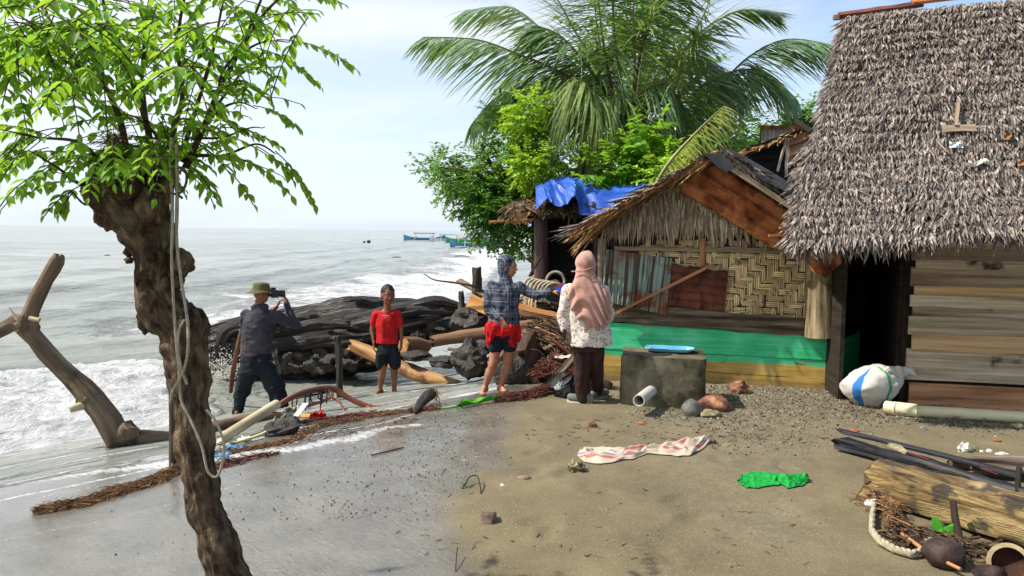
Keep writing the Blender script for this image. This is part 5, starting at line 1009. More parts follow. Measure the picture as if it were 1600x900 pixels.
def log(name, pts, rad, m, label, cat='log', n=18, amp=.12, freq=3, ridge=.1, endm=None, **kw):
    W = [P(*p) for p in pts]; r = [px2m(q, pts[0][2]) for q in (rad if isinstance(rad, (list, tuple)) else [rad]*len(W))]
    if endm is None: return MB().tube(W, r, n, amp, freq, ridge, **kw).build(name, MATS[m], label=label, cat=cat)
    g = W[0].copy(); t = thing(name, tuple(g), label, cat); MB().tube(W, r, n, amp, freq, ridge, caps=True, **kw).build('log_body', MATS[m], t)
    d = (W[0]-W[1]).normalized(); MB().tube([W[0]+d*0.001, W[0]+d*0.02], [r[0]*.97, r[0]*.9], n, amp, freq, ridge).build('cut_end', MATS[endm], t); return t
log('peeled_trunk', [(550, 539, 10.4), (590, 557, 10.2), (640, 580, 9.9), (690, 594, 9.6), (717, 598, 9.5)], [9, 11, 12, 8, 4], 'peeled_wood', amp=.22, jag=.05, label='long pale peeled trunk sloping into the water behind the boy in red', ridge=.12)
log('log_stub', [(632, 540, 10.1), (648, 541, 10.2), (668, 545, 10.3)], [15, 14, 12], 'brown_log', 'short thick light brown log end right of the boy', amp=.22, jag=.04, endm='peeled_wood')
log('long_log', [(676, 533, 9.9), (730, 525, 9.9), (790, 517, 9.9), (840, 511, 9.9), (905, 506, 9.9)], [10, 10, 12, 13, 14], 'brown_log', 'long smooth light brown log lying behind the woman in the checked shirt', amp=.2, jag=.04, ridge=.08, endm='wet_black_wood')
log('broken_stump_log', [(806, 583, 8.75), (816, 560, 9.1), (828, 540, 9.5), (840, 524, 9.9)], [36, 37, 30, 20], 'wet_brown_wood', 'thick reddish brown log pointing at the viewer between the two women', n=30, amp=.22, freq=3.5, ridge=.15, endm='wet_black_wood', jag=.04)
MB().tube([P(792, 560, 8.85), P(815, 548, 8.78), P(840, 548, 8.85), P(850, 560, 8.9)], .012, 6).build('tied_cord', MATS['dark_rope'], label='dark cord tied around the thick reddish log', cat='cord')
def rock(name, px, py, rx, rz, d, m, label, cat, ry=None, amp=.35, freq=1.3, group=None, rot=0, n=26):
    c = P(px, py, d); M3 = Matrix.Rotation(radians(rot), 3, 'Y'); return MB().ball(c, (px2m(rx, d), px2m(ry or rx, d), px2m(rz, d)), n, n*2//3, amp, freq, M3).build(name, MATS[m], label=label, cat=cat, group=group)
rock('driftwood_lump', 737, 560, 30, 27, 9.2, 'wet_rock', 'black jagged driftwood lump left of the bare legs below the red skirt', 'driftwood', amp=.55, rot=-30)
rock('driftwood_lump', 690, 566, 20, 8, 9.4, 'wet_rock', 'low flat black driftwood lump beside the peeled trunk', 'driftwood', amp=.5)
rock('driftwood_lump', 650, 556, 24, 8, 9.9, 'wet_rock', 'flat dark driftwood slab under the short brown log end', 'driftwood', amp=.4)
rock('driftwood_lump', 738, 497, 34, 20, 10.4, 'wet_rock', 'dark rough driftwood mass above the long brown log', 'driftwood', amp=.5, rot=-20)
rock('driftwood_lump', 690, 512, 30, 14, 10.9, 'wet_rock', 'dark driftwood mass between the giant log and the long brown log', 'driftwood', amp=.5)
rock('driftwood_lump', 760, 540, 22, 14, 9.9, 'wet_rock', 'black driftwood lump under the long brown log behind the checked shirt', 'driftwood', amp=.5)
for q_ in ((455, 566, 26, 15), (505, 562, 28, 17), (550, 560, 22, 14), (585, 553, 18, 11), (430, 560, 20, 14)):
    MB().ball(P(q_[0], q_[1], LGD-.42), (px2m(q_[2], LGD), .22, px2m(q_[3], LGD)), 34, 22, .75, 1.6).build('root_mass', MATS['wet_rock'], lg, ang=80)
rock('driftwood_lump', 652, 527, 12, 9, 10.6, 'wet_black_wood', 'small dark round driftwood piece against the giant log', 'driftwood', amp=.4)
# rubble bank behind the women
mbk = MB(); mbk.ball(P(905, 560, 10.6), (1.15, 1.1, .62), 40, 26, .25, 2.5); mbk.ball(P(850, 590, 9.6), (.6, .8, .28), 30, 20, .3, 3); mbk.ball(P(845, 520, 11.3), (.8, .8, .55), 30, 20, .3, 3)
o = mbk.build('rubble_mound', MATS['debris'], kind='structure')
for (px, py, rx, rz, d, lb) in ((745, 435, 8, 16, 10.4, 'upright black broken stump rising behind the checked shirt'), (721, 468, 5, 12, 10.6, 'small upright black snag left of the broken stump')):
    c = P(px, py+rz, d); MB().tube([c-Vector((0, 0, .5)), c, P(px+1, py, d), P(px, py-rz, d)], [px2m(rx, d)*1.3, px2m(rx, d)*.9, px2m(rx, d), px2m(rx, d)*.85], 14, .3, 6, .2, jag=.03).build('snag', MATS['wet_black_wood'], label=lb, cat='stump')
MB().tube(PL((662, 427, 10.2), (678, 437, 10.2), (705, 441, 10.2), (735, 446, 10.2), (752, 452, 10.3)), [.006, .01, .014, .018, .02], 6).build('bare_branch', MATS['wet_brown_wood'], label='thin bare branch reaching left from the debris pile over the foam', cat='branch')
def bd(name, a, b, wpx, th, m, label, cat='board', up=(0, -.4, 1), grp=None):
    A, B = P(*a), P(*b); return MB().beam(A, B, px2m(wpx, a[2]), th, up, 6, .006, .9).build(name, MATS[m], label=label, cat=cat, group=grp)
bd('board', (716, 438, 10.5), (770, 468, 10.3), 12, .03, 'grey_wood', 'grey weathered board sloping down behind the black stump')
bd('board', (733, 470, 10.3), (775, 488, 10.2), 22, .06, 'cut_wood', 'thick orange split board just left of the checked shirt', up=(0, -1, .4))
bd('board', (798, 476, 9.6), (875, 494, 9.6), 9, .03, 'cut_wood', 'long orange board right of the checked shirt, upper of the two', up=(0, -1, .5))
bd('board', (800, 487, 9.5), (860, 498, 9.5), 7, .03, 'brown_log', 'shorter brown board just below the long orange board', up=(0, -1, .5))
bd('board', (745, 452, 10.8), (790, 470, 10.7), 8, .03, 'dark_wood', 'dark thin board behind the shoulder of the checked shirt')
bd('board', (816, 452, 11), (850, 415, 11.2), 4, .03, 'grey_wood', 'thin grey stick leaning on the shed post')
bd('board', (824, 403, 11.2), (842, 418, 11.1), 6, .03, 'dark_wood', 'short dark stick nailed across the left side of the shed post', 'stick')
bd('board', (827, 432, 10.5), (845, 400, 10.6), 4, .02, 'dark_wood', 'short dark stick slanting up beside the shed post', 'stick')
for k in range(6): bd('pale_stick', (816+k*4, 482, 9.7), (822+k*3.2+random.uniform(-3, 3), 457+random.uniform(0, 5), 9.75), 2.6, .015, 'bamboo', ORD[k]+' of the six pale sticks bundled behind the outstretched arm, counted from the left', 'stick', grp='bundle of pale sticks')
bd('board', (850, 612, 8.0), (898, 558, 8.5), 13, .04, 'dark_beam', 'dark slanting board just left of the woman in the pink headscarf', up=(-.5, -.7, .5))
bd('board', (862, 622, 8.1), (905, 585, 8.4), 8, .03, 'dark_wood', 'thin dark board below the slanting board by the headscarf woman', up=(-.5, -.7, .5))
for (a, b, w, m, lb) in (((836, 512, 9.4), (900, 540, 9.2), 8, 'brown_plank', 'reddish board lying on the rubble left of the floral blouse'), ((850, 545, 9.0), (905, 520, 9.3), 6, 'grey_wood', 'grey thin board crossing the rubble left of the floral blouse'), ((845, 560, 8.8), (890, 572, 8.7), 6, 'dark_wood', 'dark short board above the black bag'),
                     ((862, 530, 9.0), (895, 556, 8.9), 5, 'red_root', 'red-brown split stick on the rubble'), ((700, 545, 9.6), (760, 552, 9.4), 5, 'wet_brown_wood', 'wet brown stick lying between the black lumps')):
    bd('board', a, b, w, .02, m, lb)
# stump with coiled rope and ring
log('rope_stump', [(815, 500, 10.3), (850, 462, 10.3), (872, 455, 10.4)], [24, 24, 20], 'wet_brown_wood', 'short brown stump wrapped in rope under the shed', n=20)
for k in range(7):
    W = []
    for i in range(9):
        a = i/8*pi*1.15+.1*k; W.append(P(828+k*6.5+12*cos(a)*(.8+.1*k), 452-17*sin(a)+k*1.2, 10.0-.02*k))
    MB().tube(W, .017, 6, .1, 20).build('rope', MATS['rope'], label=ORD[k]+' of seven pale rope loops over the stump under the shed, counted from the left', cat='rope', group='rope loops on the stump')
W = [P(868+14*cos(a), 440-15*sin(a), 10.1) for a in np.linspace(-.5, pi+.3, 14)]; MB().tube(W, .022, 8).build('basket_handle', MATS['grey_cloth'], label='pale arched basket handle behind the reaching hand', cat='handle')
mb = MB(); c = P(872, 470, 10.1); mb.slab([c+Vector((-.16, 0, .1)), c+Vector((.16, 0, .1)), c+Vector((.14, 0, -.25)), c+Vector((-.14, 0, -.25))], (0, -1, 0), .3); mb.build('container', MATS['dark_plastic'], label='dark plastic container below the pale arched handle', cat='container')
# black bag with blue and red
c = G(888, 628); bag = thing('dark_bundle', tuple(c), 'dark bundle with blue-grey cloth and red strip behind the headscarf woman\'s legs', 'bundle')
MB().ball(P(888, 604, 7.75), (.17, .2, .15), 26, 18, .35, 1.8, Matrix.Rotation(-.5, 3, 'Y')).build('bag', MATS['dark_plastic'], bag)
def drape(name, m, parent, pts, d, th=.008, amp=.02, **kw):
    c = [P(x, y, d+(e[0] if e else 0)) for x, y, *e in pts]
    def fn(u, v): return c[0].lerp(c[1], u).lerp(c[3].lerp(c[2], u), v)+Vector((0, -amp*noise.noise(Vector((u*4, v*4, d)))*2, amp*noise.noise(Vector((u*7, v*5, d+3)))))
    return MB().grid(fn, 12, 10, th, (.3, .3)).build(name, MATS[m], parent, **kw)
drape('blue_cloth', 'boat_white', bag, [(872, 614), (893, 590), (900, 578), (880, 592)], 7.6); drape('red_strip', 'red_fibre', bag, [(876, 596), (902, 583), (903, 574), (880, 588)], 7.58)
# stakes
g0 = P(531, 612, 9.2); g0.z = float(ground_z(g0.x, g0.y)); MB().tube([g0-Vector((0, 0, .02)), P(530, 565, g0.y), P(528, 525, g0.y)], [px2m(5.5, g0.y)]*3, 10, .12, 6, .1, jag=.02).ball(P(524, 528, g0.y), (.06, .04, .03), 10, 7, .4).build('stake', MATS['wet_black_wood'], label='upright dark wet post standing in the wash left of the boy', cat='stake')
MB().tube([P(360, 613, 9.2), P(366, 570, 9.15), P(376, 520, 9.1)], [px2m(3.5, 9.2), px2m(4, 9.2), px2m(3, 9.2)], 8, .1, 6).build('stick', MATS['red_root'], label='red-brown stick leaning left of the photographer\'s trousers', cat='stick')
MB().beam(P(437, 585, 8.9), P(429, 551, 8.9), .035, .02, (0, -1, 0), 3).build('mossy_board', MATS['coral'], label='narrow mossy slat just right of the photographer\'s hip', cat='slat')
# red root arch with hanging rootlets
D0 = 7.9; ar = thing('arched_red_root', tuple(G(520, 648)), 'arched red-brown root with hanging rootlets in front of the boy', 'root')
MB().tube(PL((415, 648, 7.4), (450, 624, 7.5), (480, 612, 7.6), (518, 607, 7.7), (545, 622, 7.7), (575, 635, 7.7), (605, 638, 7.7), (642, 645, 7.6)), [px2m(q, D0) for q in (3, 4.2, 4.5, 4.6, 4.2, 3.8, 3, 2.6)], 12, .15, 6, .12).build('main_root', MATS['red_root'], ar)
MB().tube(PL((466, 638, 7.6), (495, 630, 7.6), (517, 620, 7.65), (519, 607, 7.7)), [.014, .016, .018, .016], 8, .15, 6).build('side_root', MATS['red_root'], ar)
MB().tube(PL((517, 620, 7.65), (530, 628, 7.6), (537, 640, 7.55), (540, 648, 7.5)), [.014, .012, .012, .01], 8, .15, 6).build('side_root', MATS['red_root'], ar)
MB().tube(PL((573, 635, 7.7), (588, 645, 7.5), (595, 650, 7.45)), [.02, .014, .01], 8, .15, 6).build('side_root', MATS['red_root'], ar)
MB().tube(PL((463, 622, 7.62), (485, 618, 7.64), (515, 612, 7.68)), [.012, .012, .012], 8, .15, 6).build('side_root', MATS['wet_black_wood'], ar)
for x, y0, l in ((456, 625, 14), (464, 624, 18), (478, 616, 26), (483, 614, 24), (487, 613, 18), (498, 612, 14), (501, 612, 30), (503, 614, 18), (510, 610, 22), (515, 609, 12)):
    MB().tube(PL((x, y0, 7.62), (x+random.uniform(-2, 2), y0+l*.5, 7.6), (x+random.uniform(-1, 3), y0+l, 7.58)), [.011, .009, .004], 5, .2, 8).build('rootlet', MATS['wet_black_wood'], ar)
# the debris pile at the photographer's feet
def gline(pts, d0=None): return [G(x, y, l) for x, y, l in pts]
hp = thing('split_bamboo', tuple(G(345, 692)), 'pale split bamboo trough pointing out of the debris pile beside the knobbly trunk', 'bamboo')
A, B = G(343, 697, .05), G(432, 664, .20); d_ = (B-A).normalized(); sd_ = d_.cross(Vector((0, 0, 1))).normalized()
def hpipe(u, v): a = radians(200)*(v-.5)+.5; p = A.lerp(B, u); return p+sd_*sin(a)*.038+Vector((0, 0, 1))*cos(a)*.038
MB().grid(hpipe, 14, 12, .010, (.25, 1.1)).build('trough', MATS['cream_bamboo'], hp)
MB().tube([G(352, 702, .03), G(415, 682, .04), G(430, 668, .1)], [.014, .012, .01], 6).build('split_side', MATS['bamboo'], hp)
drape('rag', 'grey_cloth', None, [(434, 668), (462, 668), (470, 640), (445, 636)], 7.05, .012, .05, label='crumpled grey-beige rag on the debris pile', cat='rag')
MB().ball(G(440, 678, .05), (.17, .13, .085), 22, 15, .35, 1.8, Matrix.Rotation(-.3, 3, 'Y')).build('stone', MATS['wet_rock'], label='dark angular stone below the grey-beige rag', cat='stone')
drape('red_rag', 'red_cloth', None, [(480, 662), (500, 668), (508, 646), (486, 646)], 7.1, .012, .06, label='bright red rag at the foot of the arched root', cat='rag')
MB().beam(G(462, 668, .10), G(478, 655, .16), .06, .01, (0, -1, 1)).build('white_board_scrap', MATS['shell_white'], label='small white board scrap between the rag and the red rag', cat='scrap')
bd('board', (452, 650, 7.3), (500, 652, 7.25), 9, .03, 'cut_wood', 'orange-brown board under the arched root beside the grey-beige rag')
bd('board', (400, 662, 7.5), (470, 648, 7.5), 10, .04, 'wet_brown_wood', 'wet brown board in the debris pile under the photographer')
bd('board', (380, 680, 7.0), (440, 672, 7.0), 7, .03, 'dark_wood', 'dark board in front of the split bamboo')
bd('stick', (460, 668, 7.0), (492, 650, 7.1), 3, .015, 'brown_log', 'thin brown stick crossing in front of the red rag', 'stick')
def heap(name, path, wd, ht, m, n, ln, seed, label, kind='stuff', thick=.004, cat=None):
    rg = random.Random(seed); mb = MB(); m_ = len(path)-1
    for k in range(n):
        t = rg.random()*m_; j = min(int(t), m_-1); a = path[j].lerp(path[j+1], t-j); ax = (path[j+1]-path[j]).normalized(); sd = ax.cross(Vector((0, 0, 1))); w_ = wd*(1-.6*abs(t/m_*2-1)**2)
        o = rg.gauss(0, .45); c = a+sd*(o*w_+.06*noise.noise(a*3))+Vector((0, 0, abs(rg.gauss(0, .5))*ht*max(0, 1-o*o*.5)+.004)); v = (ax*rg.choice((-1, 1))*1.0+sd*rg.gauss(0, .8)+Vector((0, 0, rg.gauss(0, .2)))).normalized()*ln*rg.uniform(.4, 1.3); b = sd*rg.gauss(0, .25)*ln
        mb.tube([c-v*.5, c+b*.3, c+v*.5], [thick*rg.uniform(.5, 1.4)]*3, 3, seg=3, caps=False)
    return mb.build(name, MATS[m], label=label, kind=kind, cat=cat)
p1 = gline([(62, 802, 0), (130, 787, 0), (200, 766, 0), (250, 748, 0), (290, 730, 0)])
MB().tube([p+Vector((0, 0, -.02)) for p in p1], [.015, .035, .045, .06, .04], 12, .3, 6, flat=.4).build('weed_bank', MATS['fibre'], kind='structure')
heap('fibre_debris', p1, .09, .035, 'fibre', 2400, .09, 1, 'matted brown fibre debris in a long strip left of the knobbly trunk', thick=.0022)
heap('fibre_debris', gline([(330, 715, 0), (400, 700, .0), (450, 690, .0), (500, 668, .02), (560, 655, 0), (620, 648, 0)]), .07, .02, 'fibre', 1200, .08, 2, 'matted brown debris below the debris pile', thick=.0024)
heap('red_fibre_debris', gline([(455, 668, .02), (500, 660, .02), (560, 650, .01), (640, 645, 0), (690, 640, 0)]), .05, .03, 'red_fibre', 700, .09, 3, 'reddish fibre debris below the arched root', thick=.0028)
heap('red_twine', gline([(775, 628, .01), (810, 625, .02), (845, 618, .03), (870, 612, .03)]), .09, .06, 'red_fibre', 1100, .12, 4, 'tangled red twine behind the banana leaf', thick=.0028)
heap('fibre_debris', gline([(320, 735, 0), (370, 722, 0), (430, 708, 0)]), .10, .015, 'red_fibre', 260, .07, 5, 'thin brown litter on wet sand')
heap('twig_litter', [P(830, 530, 9.6), P(865, 545, 9.3), P(900, 560, 9.1), P(930, 590, 8.9)], .35, .25, 'debris', 1500, .18, 6, 'twig litter over the rubble mound', thick=.007)
heap('twig_litter', [P(800, 505, 10.2), P(850, 495, 10.2), P(900, 500, 10.2)], .3, .25, 'wet_brown_wood', 500, .3, 7, 'twig litter behind the long log', thick=.012)
heap('twig_litter', [G(470, 690), G(560, 672), G(650, 655)], .25, .01, 'debris', 90, .08, 8, 'scattered twigs on the wet sand', thick=.003)
heap('red_twig_litter', [P(835, 590, 8.5), P(870, 570, 8.7), P(890, 600, 8.3)], .25, .12, 'red_fibre', 300, .14, 9, 'red-brown twigs left of the black bundle', thick=.005)
for (x, y, s_, m, lb) in ((352, 694, 1, 'shell_white', 'white plastic scrap under the split bamboo'), (365, 704, .9, 'boat_blue', 'blue plastic scrap right of the knobbly trunk'), (348, 716, .7, 'boat_blue', 'smaller blue plastic scrap nearest the knobbly trunk'), (378, 690, .8, 'shell_white', 'small white scrap in the debris below the bamboo'), (335, 705, .9, 'grey_cloth', 'pale rag against the right edge of the knobbly trunk'), (880, 560, 1.3, 'shell_white', 'white plastic scrap on the rubble left of the floral blouse')):
    c = G(x, y, .01) if x < 800 else P(x, y, 8.6)
    MB().grid(lambda u, v: c+Vector(((u-.5)*.15*s_, (v-.5)*.12*s_, .03*noise.noise(Vector((u*4, v*4, x)))+.02)), 8, 8, .006).build('plastic_scrap', MATS[m], label=lb, cat='scrap')
# banana leaf
c0, c1 = G(716, 638, .02), G(780, 628, .04)
def ban(u, v):
    p = c0.lerp(c1, u); wv = .11*(sin(pi*min(1, u*1.1+.12))**.6)*(1+.25*sin(u*19)); y = (v-.5)*2
    return p+Vector((0.02*y, wv*abs(y)*(1 if y > 0 else -.5), .03*abs(y)*(1+.4*sin(u*12+y))+.008*sin(u*9)))
bl = thing('green_leaf', tuple(c0), 'torn bright green banana leaf lying at the water edge by bare feet', 'leaf'); MB().grid(ban, 28, 8, .004, (.4, .2)).build('blade', MATS['green_leaf'], bl)
MB().tube([G(620, 641, .01), G(680, 640, .012), c0, c1], [.006, .008, .012, .006], 6).build('stalk', MATS['green_leaf'], bl)
# black coconut spathe with frayed end
sp_ = thing('black_husk', tuple(G(660, 645)), 'pointed black husk with frayed brown end in the shallow wash', 'husk')
MB().tube([G(647, 648, .02), G(657, 640, .06), G(668, 634, .10), G(676, 631, .12)], [.012, .05, .062, .045], 14, .15, 6, .15).build('shell', MATS['wet_black_wood'], sp_)
for k in range(16):
    a = G(674+random.uniform(-3, 3), 632, .10+random.uniform(-.03, .04)); MB().tube([a, a+Vector((random.uniform(-.02, .09), random.uniform(-.05, .02), random.uniform(0, .05))), a+Vector((random.uniform(.0, .12), random.uniform(-.06, .02), random.uniform(-.12, .0)))], [.006, .004, .002], 4).build('frayed_fibre', MATS['red_root'], sp_)
# small stones and scraps on the sand
def stone(px, py, rx, rz, m, label, amp=.25, cat='stone', ry=None, n=20, freq=1.4, name='stone', flatb=.7, rot=0, group=None, lift=1.0):
    g = G(px, py); d = g.y; r = (px2m(rx, d), px2m(ry or rx*.8, d), px2m(rz, d)); g.z += r[2]*.55*lift; g.y += r[1]*.5
    return MB().ball(g, r, n, n*2//3, amp, freq, Matrix.Rotation(radians(rot), 3, 'Z'), flatb=flatb).build(name, MATS[m], label=label, cat=cat, group=group)
g = G(761, 822); mb = MB(); mb.slab([g+Vector((-.052, 0, 0)), g+Vector((.048, -.005, .0)), g+Vector((.050, .03, .075)), g+Vector((-.045, .03, .07))], (0, -1, .3), .09); o = mb.build('brick_stone', MATS['stone_brown'], smooth=True, label='block-shaped brown stone at the edge of the wet sand in the foreground', cat='stone')
md = o.modifiers.new('bevel', 'BEVEL'); md.width = .018; md.segments = 3; o.rotation_euler.z = -.15
stone(819, 751, 11, 4.5, 'stone_brown', 'small flat brown stone where dry sand meets wet sand', .4)
stone(901, 737, 13, 10, 'coral', 'greenish lump of coral rubble left of the striped sack cloth', .6, 'coral', freq=2.5)
stone(925, 668, 8, 5, 'stone_red', 'small reddish stone above the striped sack cloth', .4)
stone(1081, 650, 15, 17, 'stone_grey', 'rounded grey stone at the right front corner of the concrete block', .15)
stone(1118, 642, 27, 15, 'stone_red', 'largest red-brown stone beside the concrete block', .25)
stone(1111, 652, 17, 7, 'coral', 'flat pale stone in front of the red-brown stone', .25)
stone(1158, 615, 17, 11, 'stone_red', 'reddish double lump of stone against the ochre board', .45)
stone(948, 607, 10, 8, 'stone_brown', 'brown stone behind the shoes of the headscarf woman', .4)
stone(1509, 708, 10, 9, 'shell_white', 'white shell lump above the brown plank', .6, 'shell', freq=2.5)
stone(1524, 705, 7, 4, 'coral', 'small coral piece right of the white shell lump', .6, 'shell', freq=2.5)
stone(1547, 707, 5, 3, 'shell_white', 'small white shell at the right end of the shell row', .4, 'shell')
stone(1535, 708, 4, 3, 'shell_white', 'tiny white shell between the coral piece and the end shell', .4, 'shell')
stone(1568, 714, 9, 4, 'shell_white', 'white shell resting behind the brown plank', .5, 'shell')
stone(1592, 669, 9, 5, 'coral', 'yellowish stone under the long pipe at the right edge', .4)
for x, y, rx, lb in ((1003, 663, 8, 'orange scrap lying on the sand before the concrete block'), (1336, 675, 8, 'orange chip on the sand below the white sack'), (1560, 690, 7, 'orange fragment near the shells')):
    stone(x, y, rx, 2, 'orange_chip', lb, .3, 'scrap', name='orange_scrap')
MB().grid(lambda u, v: G(782+8*u, 758+4*v, .006+.004*sin(u*5)), 4, 3, .002).build('white_scrap', MATS['shell_white'], label='tiny white scrap right of the bent wire twig', cat='scrap')
MB().tube([G(722, 757, .01), G(727, 764, .03), G(733, 757, .05), G(745, 757, .06), G(750, 766, .03), G(752, 775, .0)], .0045, 5).tube([G(722, 766, .01), G(733, 757, .05)], .004, 5).build('bent_twig', MATS['wet_black_wood'], label='bent dark wire-like twig standing on the wet sand', cat='twig')
MB().tube([G(712, 893, .0), G(713, 880, .03), G(715, 870, .05)], .003, 5).build('twig', MATS['wet_black_wood'], label='tiny dark twig poking out of the wet sand at the bottom edge', cat='twig')
MB().tube([G(580, 713, .008), G(630, 701, .01)], .006, 5).build('twig', MATS['wet_brown_wood'], label='straight thin twig lying on the wet sand in front of the root', cat='twig')
# striped sack cloth
def clothpatch(name, pts, m, label, cat, hgt=.08, seed=1, nu=46, nv=16, gcs=(1.2, 1.0), freq=5):
    """pts: list of (px, py_near, py_far) along the length"""
    def fn(u, v):
        t = u*(len(pts)-1); j = min(int(t), len(pts)-2); f = t-j; a, b = pts[j], pts[j+1]; x = a[0]*(1-f)+b[0]*f; yn = a[1]*(1-f)+b[1]*f; yf = a[2]*(1-f)+b[2]*f
        rag_ = 2.2*noise.noise(Vector((u*14, v*2, seed)))
        n_ = noise.noise(Vector((u*freq*1.6, v*freq*.6, seed))); n2 = noise.noise(Vector((u*freq*3.5, v*freq, seed+4)))
        n3 = noise.noise(Vector((u*freq*.8+v*2.2, v*1.1, seed+9))); h = max(0.004, ((1-abs(n_)*2.6)*.55+n3*.8+abs(n2)*.25)*hgt*(1-abs(v*2-1)**4)); p = G(x+6*n3+2*n2, yn+(yf-yn)*v+rag_*(1 if v in (0, 1) else .3)); p.z = float(sand_z(np.array([p.x]), np.array([p.y]))[0])+.006+h; return p
    return MB().grid(fn, nu, nv, .003, gcs).build(name, MATS[m], label=label, cat=cat)
clothpatch('striped_cloth', [(905, 717, 711), (915, 725, 702), (940, 728, 700), (965, 724, 704), (990, 718, 703), (1010, 712, 701), (1035, 713, 700), (1060, 715, 691), (1080, 713, 686), (1098, 702, 686), (1111, 694, 690)], 'sack_cloth', 'crumpled cream sack cloth with red and blue stripes on the sand', 'cloth', .07, 3, 90, 22)
clothpatch('green_net', [(1154, 760, 755), (1162, 765, 744), (1185, 766, 740), (1205, 762, 741), (1218, 760, 745), (1232, 766, 746), (1250, 762, 744), (1260, 757, 750)], 'green_net', 'crumpled bright green netting on the dry sand', 'net', .05, 8, 90, 24, (.8, .4), 5)
# white sack in the doorway
WSK = G(1368, 636); skd = WSK.y; sk = thing('white_sack', tuple(WSK), 'bulging white woven sack with blue stripe in front of the dark doorway', 'sack')
def sack(u, v):
    a = 2*pi*u; w_ = (sin(pi*min(1, v*.93+.07)))**.5; x = cos(a)*.325*w_*(1-.12*v); y = sin(a)*.22*w_; z = .40*v**.75*(1+.42*x) if True else 0
    p = Vector((x, y, z)); k = noise.fractal(p*5+Vector((3, 0, 0)), 1, 2, 4)*.06; c = abs(noise.noise(Vector((x*7, y*7, z*9))))*.05; p += Vector((x*2*(k-c), y*2*(k-c), k*.5)); return WSK+Vector((0, .12, -.01))+p
MB().grid(sack, 64, 26, 0, (1, 1)).build('sack_body', MATS['sack_white'], sk, ang=70)
for k in range(6):
    a = k*.6-1.2; b = P(1402, 590, skd+.08); e_ = P(1400+13*sin(a), 572+3*abs(a), skd+.05); MB().tube([b, b.lerp(e_, .6)+Vector((0, -.03, 0)), e_+Vector((.02*a, -.03, .0)), e_+Vector((.05*a, -.05, -.05))], [.05, .035, .04, .012], 12, .4, 9, .3).build('sack_mouth_fold', MATS['sack_white'], sk)
# pipes
MB().tube([G(1383, 645, .055), G(1400, 648, .055)], [.062, .066], 18, .03, 3).tube([G(1396, 647, .055), G(1432, 651, .055)], [.066, .064], 18).tube([G(1430, 651, .052), G(1520, 656, .052), G(1640, 663, .052)], .055, 18).build('long_pipe', MATS['pvc'], label='long yellowed plastic pipe lying along the foot of the plank wall', cat='pipe')
# concrete block
A = G(966, 632); B = G(1103, 640); ux = (B-A); ux.z = 0; ux.normalize(); vy = Vector((-ux.y, ux.x, 0)); W_ = (B-A).length; Dp = .62; Hh = P(968, 556, A.y).z
blk = thing('concrete_block', tuple((A+B)/2), 'rough stained concrete block in front of the painted boards', 'block')
def bx(u, v, z): return A+ux*u*W_+vy*v*Dp+Vector((0, 0, z))
mb = MB()
for f in range(5):
    def fn(u, v, f=f):
        if f == 0: q = (u, 0, v)
        elif f == 1: q = (1, u, v)
        elif f == 2: q = (1-u, 1, v)
        elif f == 3: q = (0, 1-u, v)
        else: q = (u, v, 1)
        p = bx(q[0], q[1], -.04+(Hh+.04)*q[2]); c = Vector(((q[0]-.5), (q[1]-.5), 0)); p -= ux*c.x*.03*q[2]; ed = (1-min(1, min(abs(q[0]-t) for t in (0, 1))*14))*(1-min(1, min(abs(q[1]-t) for t in (0, 1))*14))
        return p+(ux*-c.x+vy*-c.y)*ed*.03+Vector((noise.noise(p*5), noise.noise(p*5+Vector((9, 0, 0))), noise.noise(p*6+Vector((0, 9, 0)))*q[2]))*.014
    mb.grid(fn, 26, 16)
mb.build('block', MATS['concrete'], blk, ang=50)
pa, pb_ = P(1022, 607, A.y+.06), P(998, 626, A.y-.50); dr = (pb_-pa).normalized(); xx = dr.orthogonal().normalized(); yy = dr.cross(xx); mb = MB()
def pipe(u, v, r): a = 2*pi*v; return pa.lerp(pb_, u)+xx*cos(a)*r+yy*sin(a)*r
mb.grid(lambda u, v: pipe(u, v, .055), 6, 24); mb.grid(lambda u, v: pipe(u, 1-v, .047), 6, 24); mb.grid(lambda u, v: pipe(1, v, .055-.008*u), 1, 24); mb.build('drain_pipe', MATS['white_pvc'], blk, ang=50)
# tray
tc_ = P(1046, 549, A.y+.28); tc_.z = Hh+.012
def tray(u, v):
    a = 2*pi*u; r = [(0, 0), (.8, 0), (.88, .004), (.97, .032), (1.0, .034), (1.0, .028)][int(round(v*5))]; n_ = (abs(cos(a))**4+abs(sin(a))**4)**-.25
    return tc_+ux*cos(a)*n_*.245*r[0]+vy*sin(a)*n_*.115*r[0]+Vector((0, 0, r[1]))
MB().grid(tray, 48, 5, .004).build('blue_tray', MATS['blue_plastic'], label='light blue plastic tray on top of the concrete block', cat='tray')
